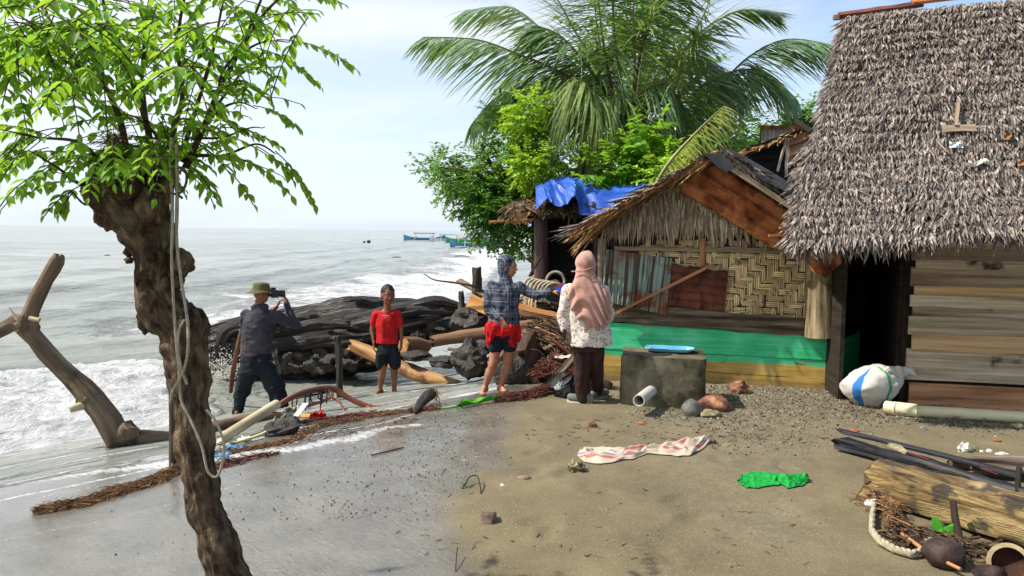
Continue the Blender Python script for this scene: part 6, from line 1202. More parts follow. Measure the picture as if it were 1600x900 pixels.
# timbers at the lower right
def timber(name, a, b, wd, th, m, label, cat='timber', roll=0.0, seg=22, wob=.006, jag=.05, amp=.14, lift=0):
    A, B = Vector(a), Vector(b); d = B-A; L = d.length; d.normalize(); x = d.cross(Vector((0, 0, 1))).normalized(); y = x.cross(d); x, y = x*cos(roll)+y*sin(roll), y*cos(roll)-x*sin(roll)
    mb = MB(); n = 20; vs = []; gc = []; sd = random.random()*20
    for i in range(seg+1):
        for k in range(n):
            an = 2*pi*k/n; ca, sa = cos(an), sin(an); s_ = (abs(ca)**5+abs(sa)**5)**-.2; q = Vector((ca*s_*wd/2, sa*s_*th/2, 0)); t = i/seg
            kk = 1+amp*noise.fractal(Vector((q.x*14+sd, q.y*14, t*L*2.0)), 1, 2, 4)+.10*noise.noise(Vector((ca*3, sa*3, t*L*1.5+sd)))
            e = (jag*noise.noise(Vector((q.x*25, q.y*25, i)))) if i in (0, seg) else 0
            vs.append(A+d*(t*L+e)+x*q.x*kk+y*q.y*kk); gc.append((q.x+sd, q.y, t*L))
    fs = [(i*n+k, i*n+(k+1) % n, (i+1)*n+(k+1) % n, (i+1)*n+k) for i in range(seg) for k in range(n)]+[tuple(range(n-1, -1, -1)), tuple(seg*n+k for k in range(n))]
    mb.add(vs, fs, gc); return mb.build(name, MATS[m], label=label, cat=cat, ang=50)
a = G(1366, 778, .12); b = G(1625, 858, .12); b = a+(b-a)*1.25
timber('big_timber', a, b, .26, .25, 'yellow_log', 'thick splintered yellow-grey timber in the lower right corner', roll=.25, seg=60, amp=.35, jag=.12)
a2 = G(1318, 706, .06); b2 = G(1620, 790, .05); timber('charred_plank', a2, a2+(b2-a2)*1.2, .10, .10, 'charred_wood', 'long blackened plank slanting behind the yellow-grey timber', 'plank', seg=70, amp=.5, jag=.16)
a2 = G(1318, 698, .12); b2 = G(1620, 778, .11); timber('charred_plank', a2+Vector((0, .05, 0)), a2+(b2-a2)*1.15+Vector((0, .05, 0)), .05, .035, 'charred_wood', 'thin upper blackened plank along the long blackened plank', 'plank', seg=60, amp=.5, jag=.1)
timber('brown_timber', G(1485, 733, .06), G(1700, 742, .06), .09, .10, 'dark_beam', 'short brown timber at the right edge behind the blackened plank', seg=30)
timber('grey_timber', G(1520, 745, .07), G(1700, 760, .07), .14, .05, 'dark_beam', 'grey flat plank between the brown timber and the blackened plank', 'plank', seg=30)
for (x0, y0, x1, y1, lb) in ((1408, 732, 1450, 745, 'left'), (1530, 762, 1558, 770, 'right')):
    MB().tube([G(x0, y0, .135), G(x1, y1, .125)], .005, 6, .3, 20).build('red_strip', MATS['old_paint'], label='dull red strip on the '+('upper' if lb == 'left' else 'lower')+' part of the blackened plank', cat='strip')
MB().tube([G(1386, 742, .22), G(1400, 748, .225), G(1414, 756, .215)], [.018, .026, .016], 10, .3, 5, flat=.5).build('yellow_foam_scrap', MATS['coral'], label='yellow foam scrap on the left end of the thick timber', cat='scrap')
MB().tube([G(1588, 790, .0), G(1589, 780, .1), G(1590, 770, .17)], .018, 8, .1, 5).build('short_stick', MATS['dark_wood'], label='short upright stick at the right edge between the timbers', cat='stick')
# thick rope coil
rp = thing('thick_rope', tuple(G(1385, 850)), 'thick twisted white rope curling round the rubbish at the lower right', 'rope')
path = [G(1368, 790, .05), G(1363, 815, .03), G(1362, 838, .025), G(1375, 855, .025), G(1398, 868, .025), G(1425, 875, .025), G(1450, 868, .03), G(1458, 852, .04)]
for s_ in range(3):
    W = []; nseg = 60
    for i in range(nseg+1):
        t = i/nseg*(len(path)-1); j = min(int(t), len(path)-2); f = t-j; p = path[j].lerp(path[j+1], f); a = i*.75+s_*2*pi/3; W.append(p+Vector((cos(a)*.009, cos(a)*.004, sin(a)*.011+.008)))
    MB().tube(W, .0115, 7, seg=nseg*2).build('strand', MATS['rope'], rp)
MB().ball(G(1360, 800, .05), (.035, .03, .03), 12, 9, .5, 3).build('frayed_knot', MATS['shell_white'], rp)
MB().ball(G(1453, 862, .05), (.035, .03, .03), 12, 9, .6, 3).build('knot', MATS['rope'], rp)
heap('root_tangle', [G(1372, 790, .03), G(1390, 815, .05), G(1410, 845, .04)], .06, .10, 'fibre', 200, .12, 31, 'tangle of brown roots inside the rope curl', thick=.003)
heap('straw_litter', [G(1340, 780, .0), G(1380, 800, .02), G(1400, 830, .02)], .1, .03, 'fibre', 60, .18, 32, 'loose straw by the rope curl', thick=.002)
for k in range(5): MB().beam(G(1390+3*k, 815, .04), G(1392+3*k+random.uniform(-2, 2), 790, .10), .012, .008, (0, -1, 0), 3, .002).build('splinter', MATS['cut_wood'], label=ORD[k]+' of five orange splinters under the left end of the thick timber, from the left', cat='splinter', group='orange splinters under the timber')
MB().tube([G(1398, 815, .08), G(1418, 845, .05), G(1440, 868, .03)], [.028, .025, .02], 10, .2, 6).build('brown_stick', MATS['wet_brown_wood'], label='thick brown stick inside the rope curl', cat='stick')
MB().tube([G(1408, 850, .06), G(1450, 878, .05), G(1500, 905, .05)], [.010, .010, .009], 8, .05, 6).build('tan_stick', MATS['bamboo_pole'], label='slim tan stick pointing to the bottom edge in front of the coconut', cat='stick')
MB().tube([G(1503, 868, .02), G(1493, 850, .10), G(1486, 835, .19)], [.024, .021, .017], 12, .15, 6).build('upright_stump_stick', MATS['dark_wood'], label='dark upright stick between the timber and the coconut husk', cat='stick')
MB().tube([G(1345, 778, .02), G(1400, 815, .02), G(1440, 845, .03)], .0035, 5).build('black_wire', MATS['dark_plastic'], label='thin black wire crossing the rope curl', cat='wire')
lf = G(1472, 850, .09)
def gl(u, v): a = u*2*pi; r = (.045+.03*abs(cos(a*1.5)))*v; return lf+Vector((cos(a)*r, sin(a)*r*.5, .5*sin(a)*r+.02*cos(a*3)*v))
MB().grid(gl, 24, 4, .002).build('green_leaf', MATS['green_leaf'], label='small bright green lobed leaf above the coconut husk', cat='leaf')
cn = G(1487, 893, .0); MB().ball(cn+Vector((0, .07, .062)), (.105, .09, .08), 28, 20, .10, 2.2, Matrix.Rotation(.2, 3, 'Y')).build('coconut_husk', MATS['husk'], label='dark brown whole coconut husk in the lower right corner', cat='coconut')
ch = G(1580, 905, .0)+Vector((0, .02, .07)); cn2 = thing('open_coconut', tuple(ch), 'split coconut shell with pale rim at the bottom right corner', 'coconut'); ax_ = Vector((-.55, -.5, .35)).normalized(); X_ = ax_.orthogonal().normalized(); Y_ = ax_.cross(X_)
def cs(r0, sgn):
    def f(u, v): a = 2*pi*u; th = pi/2*v*1.05; return ch+(X_*cos(a)+Y_*sin(a))*r0*sin(th)-ax_*r0*cos(th)
    return f
mb = MB(); mb.grid(cs(.10, 1), 28, 10); mb.build('outer_shell', MATS['husk'], cn2); mb = MB(); mb.grid(lambda u, v: cs(.078, 1)(1-u, v), 28, 10); mb.build('inner_shell', MATS['husk_inner'], cn2)
mb = MB(); mb.grid(lambda u, v: cs(.10, 1)(u, 1).lerp(cs(.078, 1)(u, 1), v), 28, 2); mb.build('pale_rim', MATS['husk_rim'], cn2)
MB().ball(G(1545, 905, .03), (.08, .05, .04), 16, 10, .3, 2).build('husk_piece', MATS['husk'], label='flat piece of brown husk between the two coconuts', cat='husk')
# pebbles, chips and litter: uncounted
ICO = [(0, 0, 1), (.89, 0, .45), (.28, .85, .45), (-.72, .53, .45), (-.72, -.53, .45), (.28, -.85, .45), (.72, .53, -.45), (-.28, .85, -.45), (-.89, 0, -.45), (-.28, -.85, -.45), (.72, -.53, -.45), (0, 0, -1)]
ICF = [(0, 1, 2), (0, 2, 3), (0, 3, 4), (0, 4, 5), (0, 5, 1), (1, 6, 2), (2, 7, 3), (3, 8, 4), (4, 9, 5), (5, 10, 1), (6, 7, 2), (7, 8, 3), (8, 9, 4), (9, 10, 5), (10, 6, 1), (11, 7, 6), (11, 8, 7), (11, 9, 8), (11, 10, 9), (11, 6, 10)]
s = NT('pebble'); g = s.attr('rnd').outputs['Fac']; s.set(s.ramp(g, ['#2b2823', '#4f493b', '#655d4a', '#7d735b', '#5f4a3a', '#979079', '#3f3a30'], 0.0, 1.0), .8, spec=.3); MATS['pebble'] = s.m
def pebbles(name, xr, yr, n, smin, smax, seed, mask=None):
    rg = np.random.default_rng(seed); x = rg.uniform(*xr, n*3); y = rg.uniform(*yr, n*3); pr = mask(x, y) if mask else np.ones(len(x)); k = rg.random(len(x)) < pr; x, y = x[k][:n], y[k][:n]; m_ = len(x)
    sz = smin+(smax-smin)*rg.random(m_)**5; O = np.stack([x, y, sand_z(x, y)+sz*.15], 1); X, Y, Z = frames(rg.normal(size=(m_, 3)), rg.normal(size=(m_, 3))+1e-3)
    V, FF = scatter(ICO, ICF, O, X, Y, Z, np.stack([sz*rg.uniform(.7, 1.3, m_), sz, sz*rg.uniform(.5, .9, m_)], 1)); o = np_mesh(name, V, FF, MATS['pebble'], rnd=np.repeat(rg.random(m_), 12), smooth=False); o['kind'] = 'stuff'
pebbles('gravel', (0.8, 6.2), (5.6, 8.2), 26000, .003, .016, 51, lambda x, y: gravel_mask(x, y)**1.5)
pebbles('shingle', (-2.4, 6.0), (3.0, 7.4), 5000, .002, .008, 52, lambda x, y: .1+gravel_mask(x, y)*.6)
pebbles('beach_grit', (-2.6, .4), (4.2, 7.6), 2600, .003, .010, 53, lambda x, y: wet_mask(x, y)*.8*np.exp(-((x+.5)/.9)**2))
heap('straw_litter', [P(1320, 640, 7.0), P(1420, 640, 7.0), P(1600, 650, 6.8)], .5, .01, 'debris', 160, .05, 55, 'small litter on the gravel', thick=.0025).location.z = 0.02
heap('sand_litter', [G(620, 850), G(900, 800), G(1250, 840)], 1.6, .004, 'debris', 110, .05, 61, 'small dark litter on the sand', thick=.0022)
heap('sand_litter', [G(820, 690), G(1000, 670), G(1300, 690)], .7, .006, 'debris', 150, .06, 62, 'twig litter before the concrete block', thick=.0025)
heap('corner_litter', [G(1400, 840, .02), G(1460, 860, .03), G(1560, 880, .03)], .18, .05, 'debris', 260, .14, 63, 'dark rubbish around the coconuts', thick=.005)
heap('corner_litter', [G(1480, 800, .02), G(1560, 840, .02)], .12, .08, 'dark_wood', 90, .16, 64, 'dark sticks under the thick timber', thick=.008)
# ================================================================= boats and floating things
def boat(name, px, py, L, m, deck, label, trim='boat_white', cabin=None, rot=0.0, d=None):
    v = ray(px, py); t = (SEA+.02-CAM_H)/v.z; c = Vector((0, 0, CAM_H))+v*t; c.z = SEA; B = thing(name, tuple(c), label, 'boat', 'outrigger boats offshore'); R = Matrix.Rotation(rot, 3, 'Z')
    def W(x, y, z): return c+R @ Vector((x, y, z))
    def hull(u, v2):
        x = (u-.5)*L; w_ = .055*L*(1-abs(2*u-1)**2.4)+.02; sh = .075*L+.075*L*abs(2*u-1)**3; a = (v2-.5)*pi; return W(x*(1+.04*abs(sin(a))), sin(a)*w_, sh-cos(a)*(sh+.15))
    MB().grid(hull, 24, 10, .04).build('hull', MATS[m], B)
    MB().grid(lambda u, v2: W((u-.5)*L*.9, (v2-.5)*.10*L*(1-abs(2*u-1)**2.4), .07*L+.05*L*abs(2*u-1)**3), 16, 2, .03).build('deck', MATS[deck], B)
    for sg in (-1, 1):
        MB().tube([W(-.38*L, sg*.26*L, .1), W(0, sg*.27*L, .02), W(.38*L, sg*.26*L, .12)], .06, 7).build('outrigger_float', MATS[trim], B)
    for x in (-.2, .2): MB().tube([W(x*L, -.27*L, .1), W(x*L, 0, .11*L), W(x*L, .27*L, .1)], .04, 6).build('outrigger_arm', MATS[trim], B)
    if cabin:
        z0 = .075*L
        for x in (-.22, .22):
            for y in (-.04, .04): MB().tube([W(x*L, y*L, z0), W(x*L, y*L, z0+.10*L)], .04, 6).build('cabin_post', MATS[trim], B)
        MB().grid(lambda u, v2: W((u-.5)*.52*L, (v2-.5)*.12*L, z0+.105*L+.012*L*sin(pi*v2)), 8, 6, .05).build('cabin_roof', MATS[cabin], B)
    return B
boat('outrigger_boat', 663, 376, 8.6, 'boat_blue', 'boat_dark', 'leftmost outrigger boat, blue hull with dark covered deck', cabin='boat_dark', rot=-.1)
boat('outrigger_boat', 701, 377, 7.5, 'boat_white', 'boat_dark', 'second outrigger boat from the left, pale with teal canopy', cabin='boat_blue', rot=.05)
boat('outrigger_boat', 729, 379, 7.6, 'boat_green', 'boat_yellow', 'green outrigger boat with yellow canopy', 'boat_yellow', 'boat_yellow', rot=.1)
boat('outrigger_boat', 744, 386, 7.0, 'boat_blue', 'boat_navy', 'nearest outrigger boat, blue hull with violet-blue canopy beside the green one', cabin='boat_navy', rot=-.05)
MB().ball(Vector((0, 0, 0))+P(576, 377.5, 95), (.28, .25, .22), 10, 7, .2).build('floating_buoy', MATS['boat_dark'], label='larger dark float left of the boats', cat='float')
MB().ball(P(569, 378, 95), (.16, .14, .14), 10, 7, .2).build('floating_buoy', MATS['boat_dark'], label='smaller dark float left of the boats', cat='float')
for x, y, l, lb in ((620, 404, .35, 'dark floating driftwood right of the log on the open water'), (722, 402, .7, 'long dark floating stick in the foam below the boats'), (168, 401, .22, 'tiny dark stick floating off the left shore')):
    v = ray(x, y); t = (SEA-CAM_H)/v.z; c = Vector((0, 0, CAM_H))+v*t; c.z = SEA+.08; MB().tube([c-Vector((l, 0, 0)), c+Vector((0, 0, .04)), c+Vector((l, 0, 0))], [.03, .05, .02], 8, .2, 3).build('floating_stick', MATS['wet_brown_wood'], label=lb, cat='driftwood')
# spray where the wash hits the log
mb = MB(); rg = random.Random(5)
for k in range(900):
    a = rg.gauss(0, 1); c = P(352+a*16, 592-abs(rg.gauss(0, 20)), 10.3+rg.gauss(0, .15)); mb.ball(c, rg.uniform(.003, .011), 5, 4)
o = mb.build('spray', MATS['shell_white'], kind='stuff')
# ================================================================= people
def capsule(mb, p0, p1, r0, r1, n=14, ry=1.0):
    p0, p1 = Vector(p0), Vector(p1); d = p1-p0; L = d.length
    if L < 1e-6: mb.ball(p0, r0, n, n//2); return
    d.normalize(); X = d.cross(Vector((0, 1, 0))); X = X.normalized() if X.length > .1 else d.orthogonal().normalized(); Y = d.cross(X); vs = []; prof = []
    for i in range(5): a = pi/2*(1-i/4); prof.append((-sin(a)*r0, cos(a)*r0))
    for i in range(5): a = pi/2*i/4; prof.append((L+sin(a)*r1, cos(a)*r1))
    for z, r in prof:
        for k in range(n): a = 2*pi*k/n; vs.append(p0+d*z+X*cos(a)*max(r, 1e-4)+Y*sin(a)*max(r, 1e-4)*ry)
    m = len(prof); fs = [(i*n+k, i*n+(k+1) % n, (i+1)*n+(k+1) % n, (i+1)*n+k) for i in range(m-1) for k in range(n)]+[tuple(range(n-1, -1, -1)), tuple((m-1)*n+k for k in range(n))]
    mb.add(vs, fs)
def rings(mb, rs, n=24, fold=0.0, nf=9, sd=0.0):        # rs: (centre, rx, ry, turn)
    vs = []
    for i, (c, rx, ry, ph) in enumerate(rs):
        c = Vector(c); 
        for k in range(n):
            a = 2*pi*k/n; f = 1+fold*(i/len(rs))*sin(a*nf+sd+i*.2); x, y = cos(a)*rx*f, sin(a)*ry*f; vs.append(c+Vector((x*cos(ph)-y*sin(ph), x*sin(ph)+y*cos(ph), 0)))
    m = len(rs); fs = [(i*n+k, i*n+(k+1) % n, (i+1)*n+(k+1) % n, (i+1)*n+k) for i in range(m-1) for k in range(n)]+[tuple(range(n-1, -1, -1)), tuple((m-1)*n+k for k in range(n))]
    if (Vector(rs[-1][0])-Vector(rs[0][0])).z < 0: fs = [tuple(reversed(f)) for f in fs]
    mb.add(vs, fs)
def fuse(name, mb, m, parent, voxel=.006, smooth=3, wr=0.0, wf=(9, 9, 5), cut=None):
    """weld the overlapping forms into one skin, smooth it and press in folds"""
    me = bpy.data.meshes.new('tmp'); me.from_pydata([tuple(v) for v in mb.V], [], mb.F); t = bpy.data.objects.new('tmp', me); COL.objects.link(t)
    r = t.modifiers.new('r', 'REMESH'); r.mode = 'VOXEL'; r.voxel_size = voxel; r.use_smooth_shade = True
    if smooth: q = t.modifiers.new('s', 'SMOOTH'); q.factor = .5; q.iterations = smooth
    dg = bpy.context.evaluated_depsgraph_get(); dg.update(); ev = bpy.data.meshes.new_from_object(t.evaluated_get(dg)); n = len(ev.vertices)
    V = np.zeros(n*3); ev.vertices.foreach_get('co', V); V = V.reshape(-1, 3); Nn = np.zeros(n*3); ev.vertices.foreach_get('normal', Nn); Nn = Nn.reshape(-1, 3); V0 = V.copy()
    if wr:
        S = np.array([noise.fractal(Vector((a[0]*wf[0], a[1]*wf[1], a[2]*wf[2])), 1.0, 2.0, 3) for a in V]); S2 = np.abs(np.array([noise.noise(Vector((a[0]*wf[0]*1.7+a[2]*6, a[1]*wf[1]*1.7, a[2]*wf[2]*1.5+5))) for a in V])); V = V+Nn*((S-.5*S2)*wr)[:, None]
    org = np.array(ORG[parent.name]); ev.vertices.foreach_set('co', (V-org).ravel()); a = ev.attributes.new('gc', 'FLOAT_VECTOR', 'POINT'); a.data.foreach_set('vector', V0.ravel()); a = ev.attributes.new('rnd', 'FLOAT', 'POINT'); a.data.foreach_set('value', np.zeros(n))
    bpy.data.objects.remove(t); ev.update(); o = link_mesh(name, ev, MATS[m], parent); return o
def hand(mb, wrist, dirv, palm_n, s=1.0, curl=.5, side=1):
    """palm, four fingers of different length and a thumb on the side of the palm"""
    d = Vector(dirv).normalized(); n = Vector(palm_n); n = (n-d*n.dot(d)).normalized(); x = d.cross(n)*side; w0 = Vector(wrist)
    for q in (-.026, -.009, .009, .026): capsule(mb, w0+x*q*s*.7, w0+d*.085*s+x*q*s, .014*s, .0125*s, 8, .8)
    for i, (q, L) in enumerate(((-.030, .070), (-.010, .080), (.010, .075), (.029, .058))):
        p = w0+d*.088*s+x*q*s; a = curl*(.8+.12*i); dd = d
        for L_ in (.45, .32, .25):
            dd = (dd*cos(a)+n*sin(a)).normalized(); e = p+dd*L*L_*s; capsule(mb, p, e, .0085*s, .0075*s, 7); p = e; n = n
    p = w0+d*.03*s-x*.030*s; e = p+(d*.5-x*.75+n*.35).normalized()*.038*s; capsule(mb, p, e, .012*s, .010*s, 8); capsule(mb, e, e+(d*.8-x*.25+n*.5).normalized()*.03*s, .0095*s, .008*s, 8)
def foot(mb, ankle, dirv, s=1.0):
    a = Vector(ankle); d = Vector(dirv).normalized(); x = d.cross(Vector((0, 0, 1))); g = a-Vector((0, 0, .065*s)); h = g-d*.045*s
    capsule(mb, a, h+Vector((0, 0, .028*s)), .036*s, .030*s); capsule(mb, h+Vector((0, 0, .024*s)), g+d*.10*s+Vector((0, 0, .018*s)), .030*s, .030*s); capsule(mb, a, g+d*.08*s+Vector((0, 0, .03*s)), .034*s, .024*s)
    for i in range(5): q = -.028+.014*i; capsule(mb, g+d*.11*s+x*q*s+Vector((0, 0, .014*s)), g+d*(.165-.012*abs(i-1))*s+x*q*1.1*s+Vector((0, 0, .009*s)), .012*s, .009*s*(1.2 if i == 0 else 1), 8)
def head(mb, c, fwd, s=1.0, face=True):
    """c: centre of the skull; fwd: where the face looks"""
    f = Vector(fwd).normalized(); x = f.cross(Vector((0, 0, 1))).normalized(); u = x.cross(f); R = Matrix((x, f, u)).transposed()
    mb.ball(c+u*.012*s, (.073*s, .090*s, .098*s), 24, 16, rot=R); mb.ball(c+f*.020*s-u*.045*s, (.057*s, .066*s, .072*s), 20, 14, rot=R); mb.ball(c+f*.045*s-u*.092*s, (.028*s, .026*s, .020*s), 12, 8, rot=R)
    mb.ball(c+f*.055*s-u*.03*s, (.05*s, .032*s, .05*s), 16, 12, rot=R)
    for sg in (-1, 1): mb.ball(c+x*sg*.075*s-u*.012*s-f*.005*s, (.010*s, .020*s, .032*s), 10, 8, rot=R); mb.ball(c+x*sg*.036*s+f*.062*s-u*.035*s, (.022*s, .018*s, .018*s), 10, 8, rot=R); mb.ball(c+x*sg*.032*s+f*.082*s+u*.022*s, (.022*s, .009*s, .007*s), 10, 8, rot=R)
    capsule(mb, c+f*.088*s+u*.005*s, c+f*.104*s-u*.030*s, .008*s, .012*s, 10); 
    for sg in (-1, 1): mb.ball(c+x*sg*.011*s+f*.096*s-u*.034*s, (.008*s,)*3, 8, 6)
    return x, f, u
def features(parent, c, x, f, u, s=1.0):
    for sg in (-1, 1):
        MB().ball(c+x*sg*.031*s+f*.0805*s-u*.004*s, (.0125*s, .006*s, .0065*s), 12, 8, rot=Matrix((x, f, u)).transposed()).build('eye', MATS['eye_white'], parent); MB().ball(c+x*sg*.031*s+f*.0850*s-u*.004*s, (.0060*s, .0035*s, .0062*s), 10, 7, rot=Matrix((x, f, u)).transposed()).build('pupil', MATS['eye_dark'], parent)
        MB().tube([c+x*sg*.014*s+f*.0885*s+u*.020*s, c+x*sg*.031*s+f*.0890*s+u*.026*s, c+x*sg*.050*s+f*.078*s+u*.019*s], [.0032*s, .004*s, .002*s], 6).build('eyebrow', MATS['hair'], parent)
    MB().tube([c-x*.024*s+f*.082*s-u*.063*s, c+f*.0915*s-u*.060*s, c+x*.024*s+f*.082*s-u*.063*s], [.003*s, .0065*s, .003*s], 8).build('lips', MATS['lips'], parent)

# ---- photographer: seen from behind, feet apart, camera raised to the right
D = 8.7; Q = lambda x, y, dd=0.0: P(x, y, D+dd)
gz = G(385, 652); pg = thing('person', (P(400, 650, D).x, D, float(ground_z(P(400, 650, D).x, D))), 'person in olive bucket hat and grey long-sleeved shirt raising a camera, seen from behind', 'person')
hc = Q(408, 458); look = Vector((.86, .50, -.03)).normalized(); body = MB(); xh, fh, uh = head(body, hc, look)
capsule(body, Q(405, 472), Q(406, 490), .052, .06); nk = Q(405, 482)
SL, SR = Q(384, 493, .03), Q(434, 495, -.02); EL_, ER_ = Q(383, 520, .28), Q(461, 508, .12); WL, WR = Q(432, 480, .26), Q(447, 470, .20)
capsule(body, SL, EL_, .05, .042); capsule(body, EL_, WL, .040, .027); capsule(body, SR, ER_, .05, .042); capsule(body, ER_, WR, .040, .028)
rings(body, [(Q(403, 562), .15, .11, .2), (Q(402, 535), .145, .105, .2), (Q(406, 510), .17, .11, .2), (Q(408, 492), .16, .09, .2), (Q(406, 484), .07, .06, .2)])
HL_, HR = Q(389, 566), Q(414, 566); KL, KR = Q(380, 606, .08), Q(430, 606, -.02); AL, AR = Q(371, 641, .05), Q(442, 645, -.03)
for h_, k_, a_ in ((HL_, KL, AL), (HR, KR, AR)): capsule(body, h_, k_, .085, .058); capsule(body, k_, a_, .055, .035)
foot(body, AL+Vector((0, 0, 0.01)), (-.15, 1, 0)); foot(body, AR+Vector((0, 0, .01)), (.5, .9, 0))
hand(body, WR, Vector((-.18, .10, .55)), look*-1+Vector((-.8, 0, 0)), .95, .6, 1); hand(body, WL, Vector((.25, .15, .55)), Vector((.6, .2, 0)), .95, .6, -1)
fuse('body', body, 'skin', pg, .006, 3)
sh = MB(); rings(sh, [(Q(402, 562), .182, .135, .2), (Q(400, 548), .176, .132, .2), (Q(401, 530), .175, .132, .2), (Q(405, 510), .188, .135, .2), (Q(407, 496), .185, .12, .2), (Q(407, 487), .13, .095, .2), (Q(406, 479), .075, .07, .2)], 28)
capsule(sh, Q(392, 497, .02), SL, .085, .075); capsule(sh, SL, EL_, .072, .058); capsule(sh, EL_, EL_.lerp(WL, .85), .056, .042); capsule(sh, Q(424, 497, 0), SR, .085, .072); capsule(sh, SR, ER_, .072, .060); capsule(sh, ER_, ER_.lerp(WR, .85), .058, .042)
capsule(sh, Q(398, 480, -.03), Q(414, 480, -.03), .05, .05)
fuse('long_sleeved_shirt', sh, 'shirt_grey', pg, .009, 4, .016, (7, 7, 10))
pn = MB(); rings(pn, [(Q(402, 552), .172, .13, .2), (Q(401, 566), .19, .145, .2), (Q(401, 582), .19, .145, .2)], 28)
for h_, k_, a_, w0, w1, w2 in ((Q(390, 575), KL, AL, .118, .098, .062), (Q(414, 575), KR, Q(441, 640, -.03), .122, .115, .10)): capsule(pn, h_, k_, w0, w1); capsule(pn, k_, a_, w1, w2)
fuse('trousers', pn, 'navy_pants', pg, .009, 3, .018, (6, 6, 9))
ht = thing_hat = MB(); R3 = Matrix((xh, fh, uh)).transposed()
def ring_(c, r, z, n=28, wav=0.0): return [c+R3 @ Vector((cos(2*pi*k/n)*r*.92, sin(2*pi*k/n)*r*1.05, z+wav*sin(4*pi*k/n+1))) for k in range(n)]
prof_h = [(0.012, .128, 0), (.05, .126, 0), (.080, .118, 0), (.092, .095, 0), (.099, .045, 0), (.104, .035, .0), (.150, .010, .012), (.152, .006, .012), (.100, .030, 0), (.09, .036, 0)]
vs = []; 
for r, z, wv in prof_h: vs += ring_(hc+uh*.0, r, z, 28, wv)
ht.add(vs, [(i*28+k, (i+1)*28+k, (i+1)*28+(k+1) % 28, i*28+(k+1) % 28) for i in range(len(prof_h)-1) for k in range(28)]+[tuple(range(28))]); ht.build('bucket_hat', MATS['hat_olive'], pg, ang=60)
cmr = thing('camera_held', tuple(Q(437, 458, .2)), 'black camera held up to the eye of the photographer in the olive hat', 'camera'); cc = hc+fh*.138+uh*-.005; cx_ = xh
def cbx(nm, c, sx_, sy_, sz_, m='camera_black'):
    mb = MB(); a, b = c-cx_*sx_/2, c+cx_*sx_/2; mb.beam(a, b, sy_, sz_, uh); o = mb.build(nm, MATS[m], cmr); md = o.modifiers.new('b', 'BEVEL'); md.width = .006; md.segments = 2; return o
cbx('body', cc, .14, .06, .095); cbx('grip', cc+cx_*.06+fh*.01, .03, .08, .09); cbx('viewfinder', cc+uh*.058, .05, .055, .03)
MB().tube([cc+fh*.03, cc+fh*.075, cc+fh*.076, cc+fh*.13], [.038, .036, .042, .043], 20, seg=9).build('lens', MATS['camera_black'], cmr); MB().tube([cc+fh*.131, cc+fh*.134], .036, 20).build('lens_glass', MATS['lens_glass'], cmr)

# ---- boy in red
D = 9.0; Q = lambda x, y, dd=0.0: P(x, y, D+dd)
by = thing('person', (P(605, 616, D).x, D, float(ground_z(P(605, 616, D).x, D))), 'barefoot boy in bright red t-shirt and dark shorts standing in the shallow wash', 'person')
hc = Q(606, 460.5); look = Vector((.42, -.9, -.06)); body = MB(); xh, fh, uh = head(body, hc, look, 1.06); capsule(body, Q(605, 472), Q(605, 486), .042, .046)
SL, SR = Q(587, 491), Q(621, 491); EL_, ER_ = Q(581, 515, .02), Q(626.5, 515, .03); WL, WR = Q(584, 535, -.03), Q(627, 533, -.02)
for a_, b_, c_ in ((SL, EL_, WL), (SR, ER_, WR)): capsule(body, a_, b_, .034, .027); capsule(body, b_, c_, .026, .018)
rings(body, [(Q(606, 550), .10, .07, 0), (Q(605, 530), .085, .06, 0), (Q(604, 505), .11, .07, 0), (Q(604, 490), .10, .06, 0), (Q(604, 483), .045, .04, 0)])
KL, KR = Q(598, 578, -.02), Q(616, 578, .02); AL, AR = Q(594, 609, .05), Q(616, 607, .06)
for h_, k_, a_ in ((Q(597, 552), KL, AL), (Q(614, 552), KR, AR)): capsule(body, h_, k_, .054, .044); capsule(body, k_, k_.lerp(a_, .35), .043, .042); capsule(body, k_.lerp(a_, .35), a_, .042, .026)
foot(body, AL, (-.45, -1, 0), .85); foot(body, AR, (.35, -1, 0), .85)
hand(body, WL, (.02, -.05, -1), (1, .2, 0), .85, .35, 1); hand(body, WR, (0, -.05, -1), (-1, .2, 0), .85, .35, -1); fuse('body', body, 'skin', by, .0055, 2); features(by, hc, xh, fh, uh, 1.06)
hr = MB(); R3 = Matrix((xh, fh, uh)).transposed(); hr.ball(hc+uh*.034-fh*.014, (.083, .100, .096), 24, 16, .03, 3, R3, flatb=.25); hr.ball(hc-fh*.033-uh*.005, (.080, .073, .078), 20, 14, .04, 3, R3); fuse('hair', hr, 'hair', by, .006, 2, .006, (40, 40, 40))
sh = MB(); rings(sh, [(Q(606, 536), .140, .11, 0), (Q(605, 525), .132, .105, 0), (Q(604, 508), .136, .10, 0), (Q(604, 498), .132, .090, 0), (Q(604, 491), .105, .075, 0), (Q(604, 485), .062, .055, 0)], 26)
for a_, b_ in ((SL, EL_), (SR, ER_)): capsule(sh, a_.lerp(Q(604, 490), .35), a_, .050, .046); capsule(sh, a_, a_.lerp(b_, .66), .048, .046)
fuse('red_t_shirt', sh, 'red_shirt', by, .008, 3, .014, (11, 11, 5))
ln = [Q(598+i*4.4, 492.5, -.135) for i in range(3)]
txt = MB()
for k in range(6): a_ = Q(598+k*1.7, 493+.05*k, -.128); txt.beam(a_, a_+Vector((.009, 0, 0)), .003, .011, (0, 0, 1))
for k in range(4): a_ = Q(600+k*1.6, 496, -.128); txt.beam(a_, a_+Vector((.007, 0, 0)), .003, .005, (0, 0, 1))
txt.build('chest_print', MATS['shell_white'], by)
st = MB(); rings(st, [(Q(606, 535), .108, .080, 0), (Q(606, 545), .125, .10, 0), (Q(606, 553), .13, .10, 0)], 26)
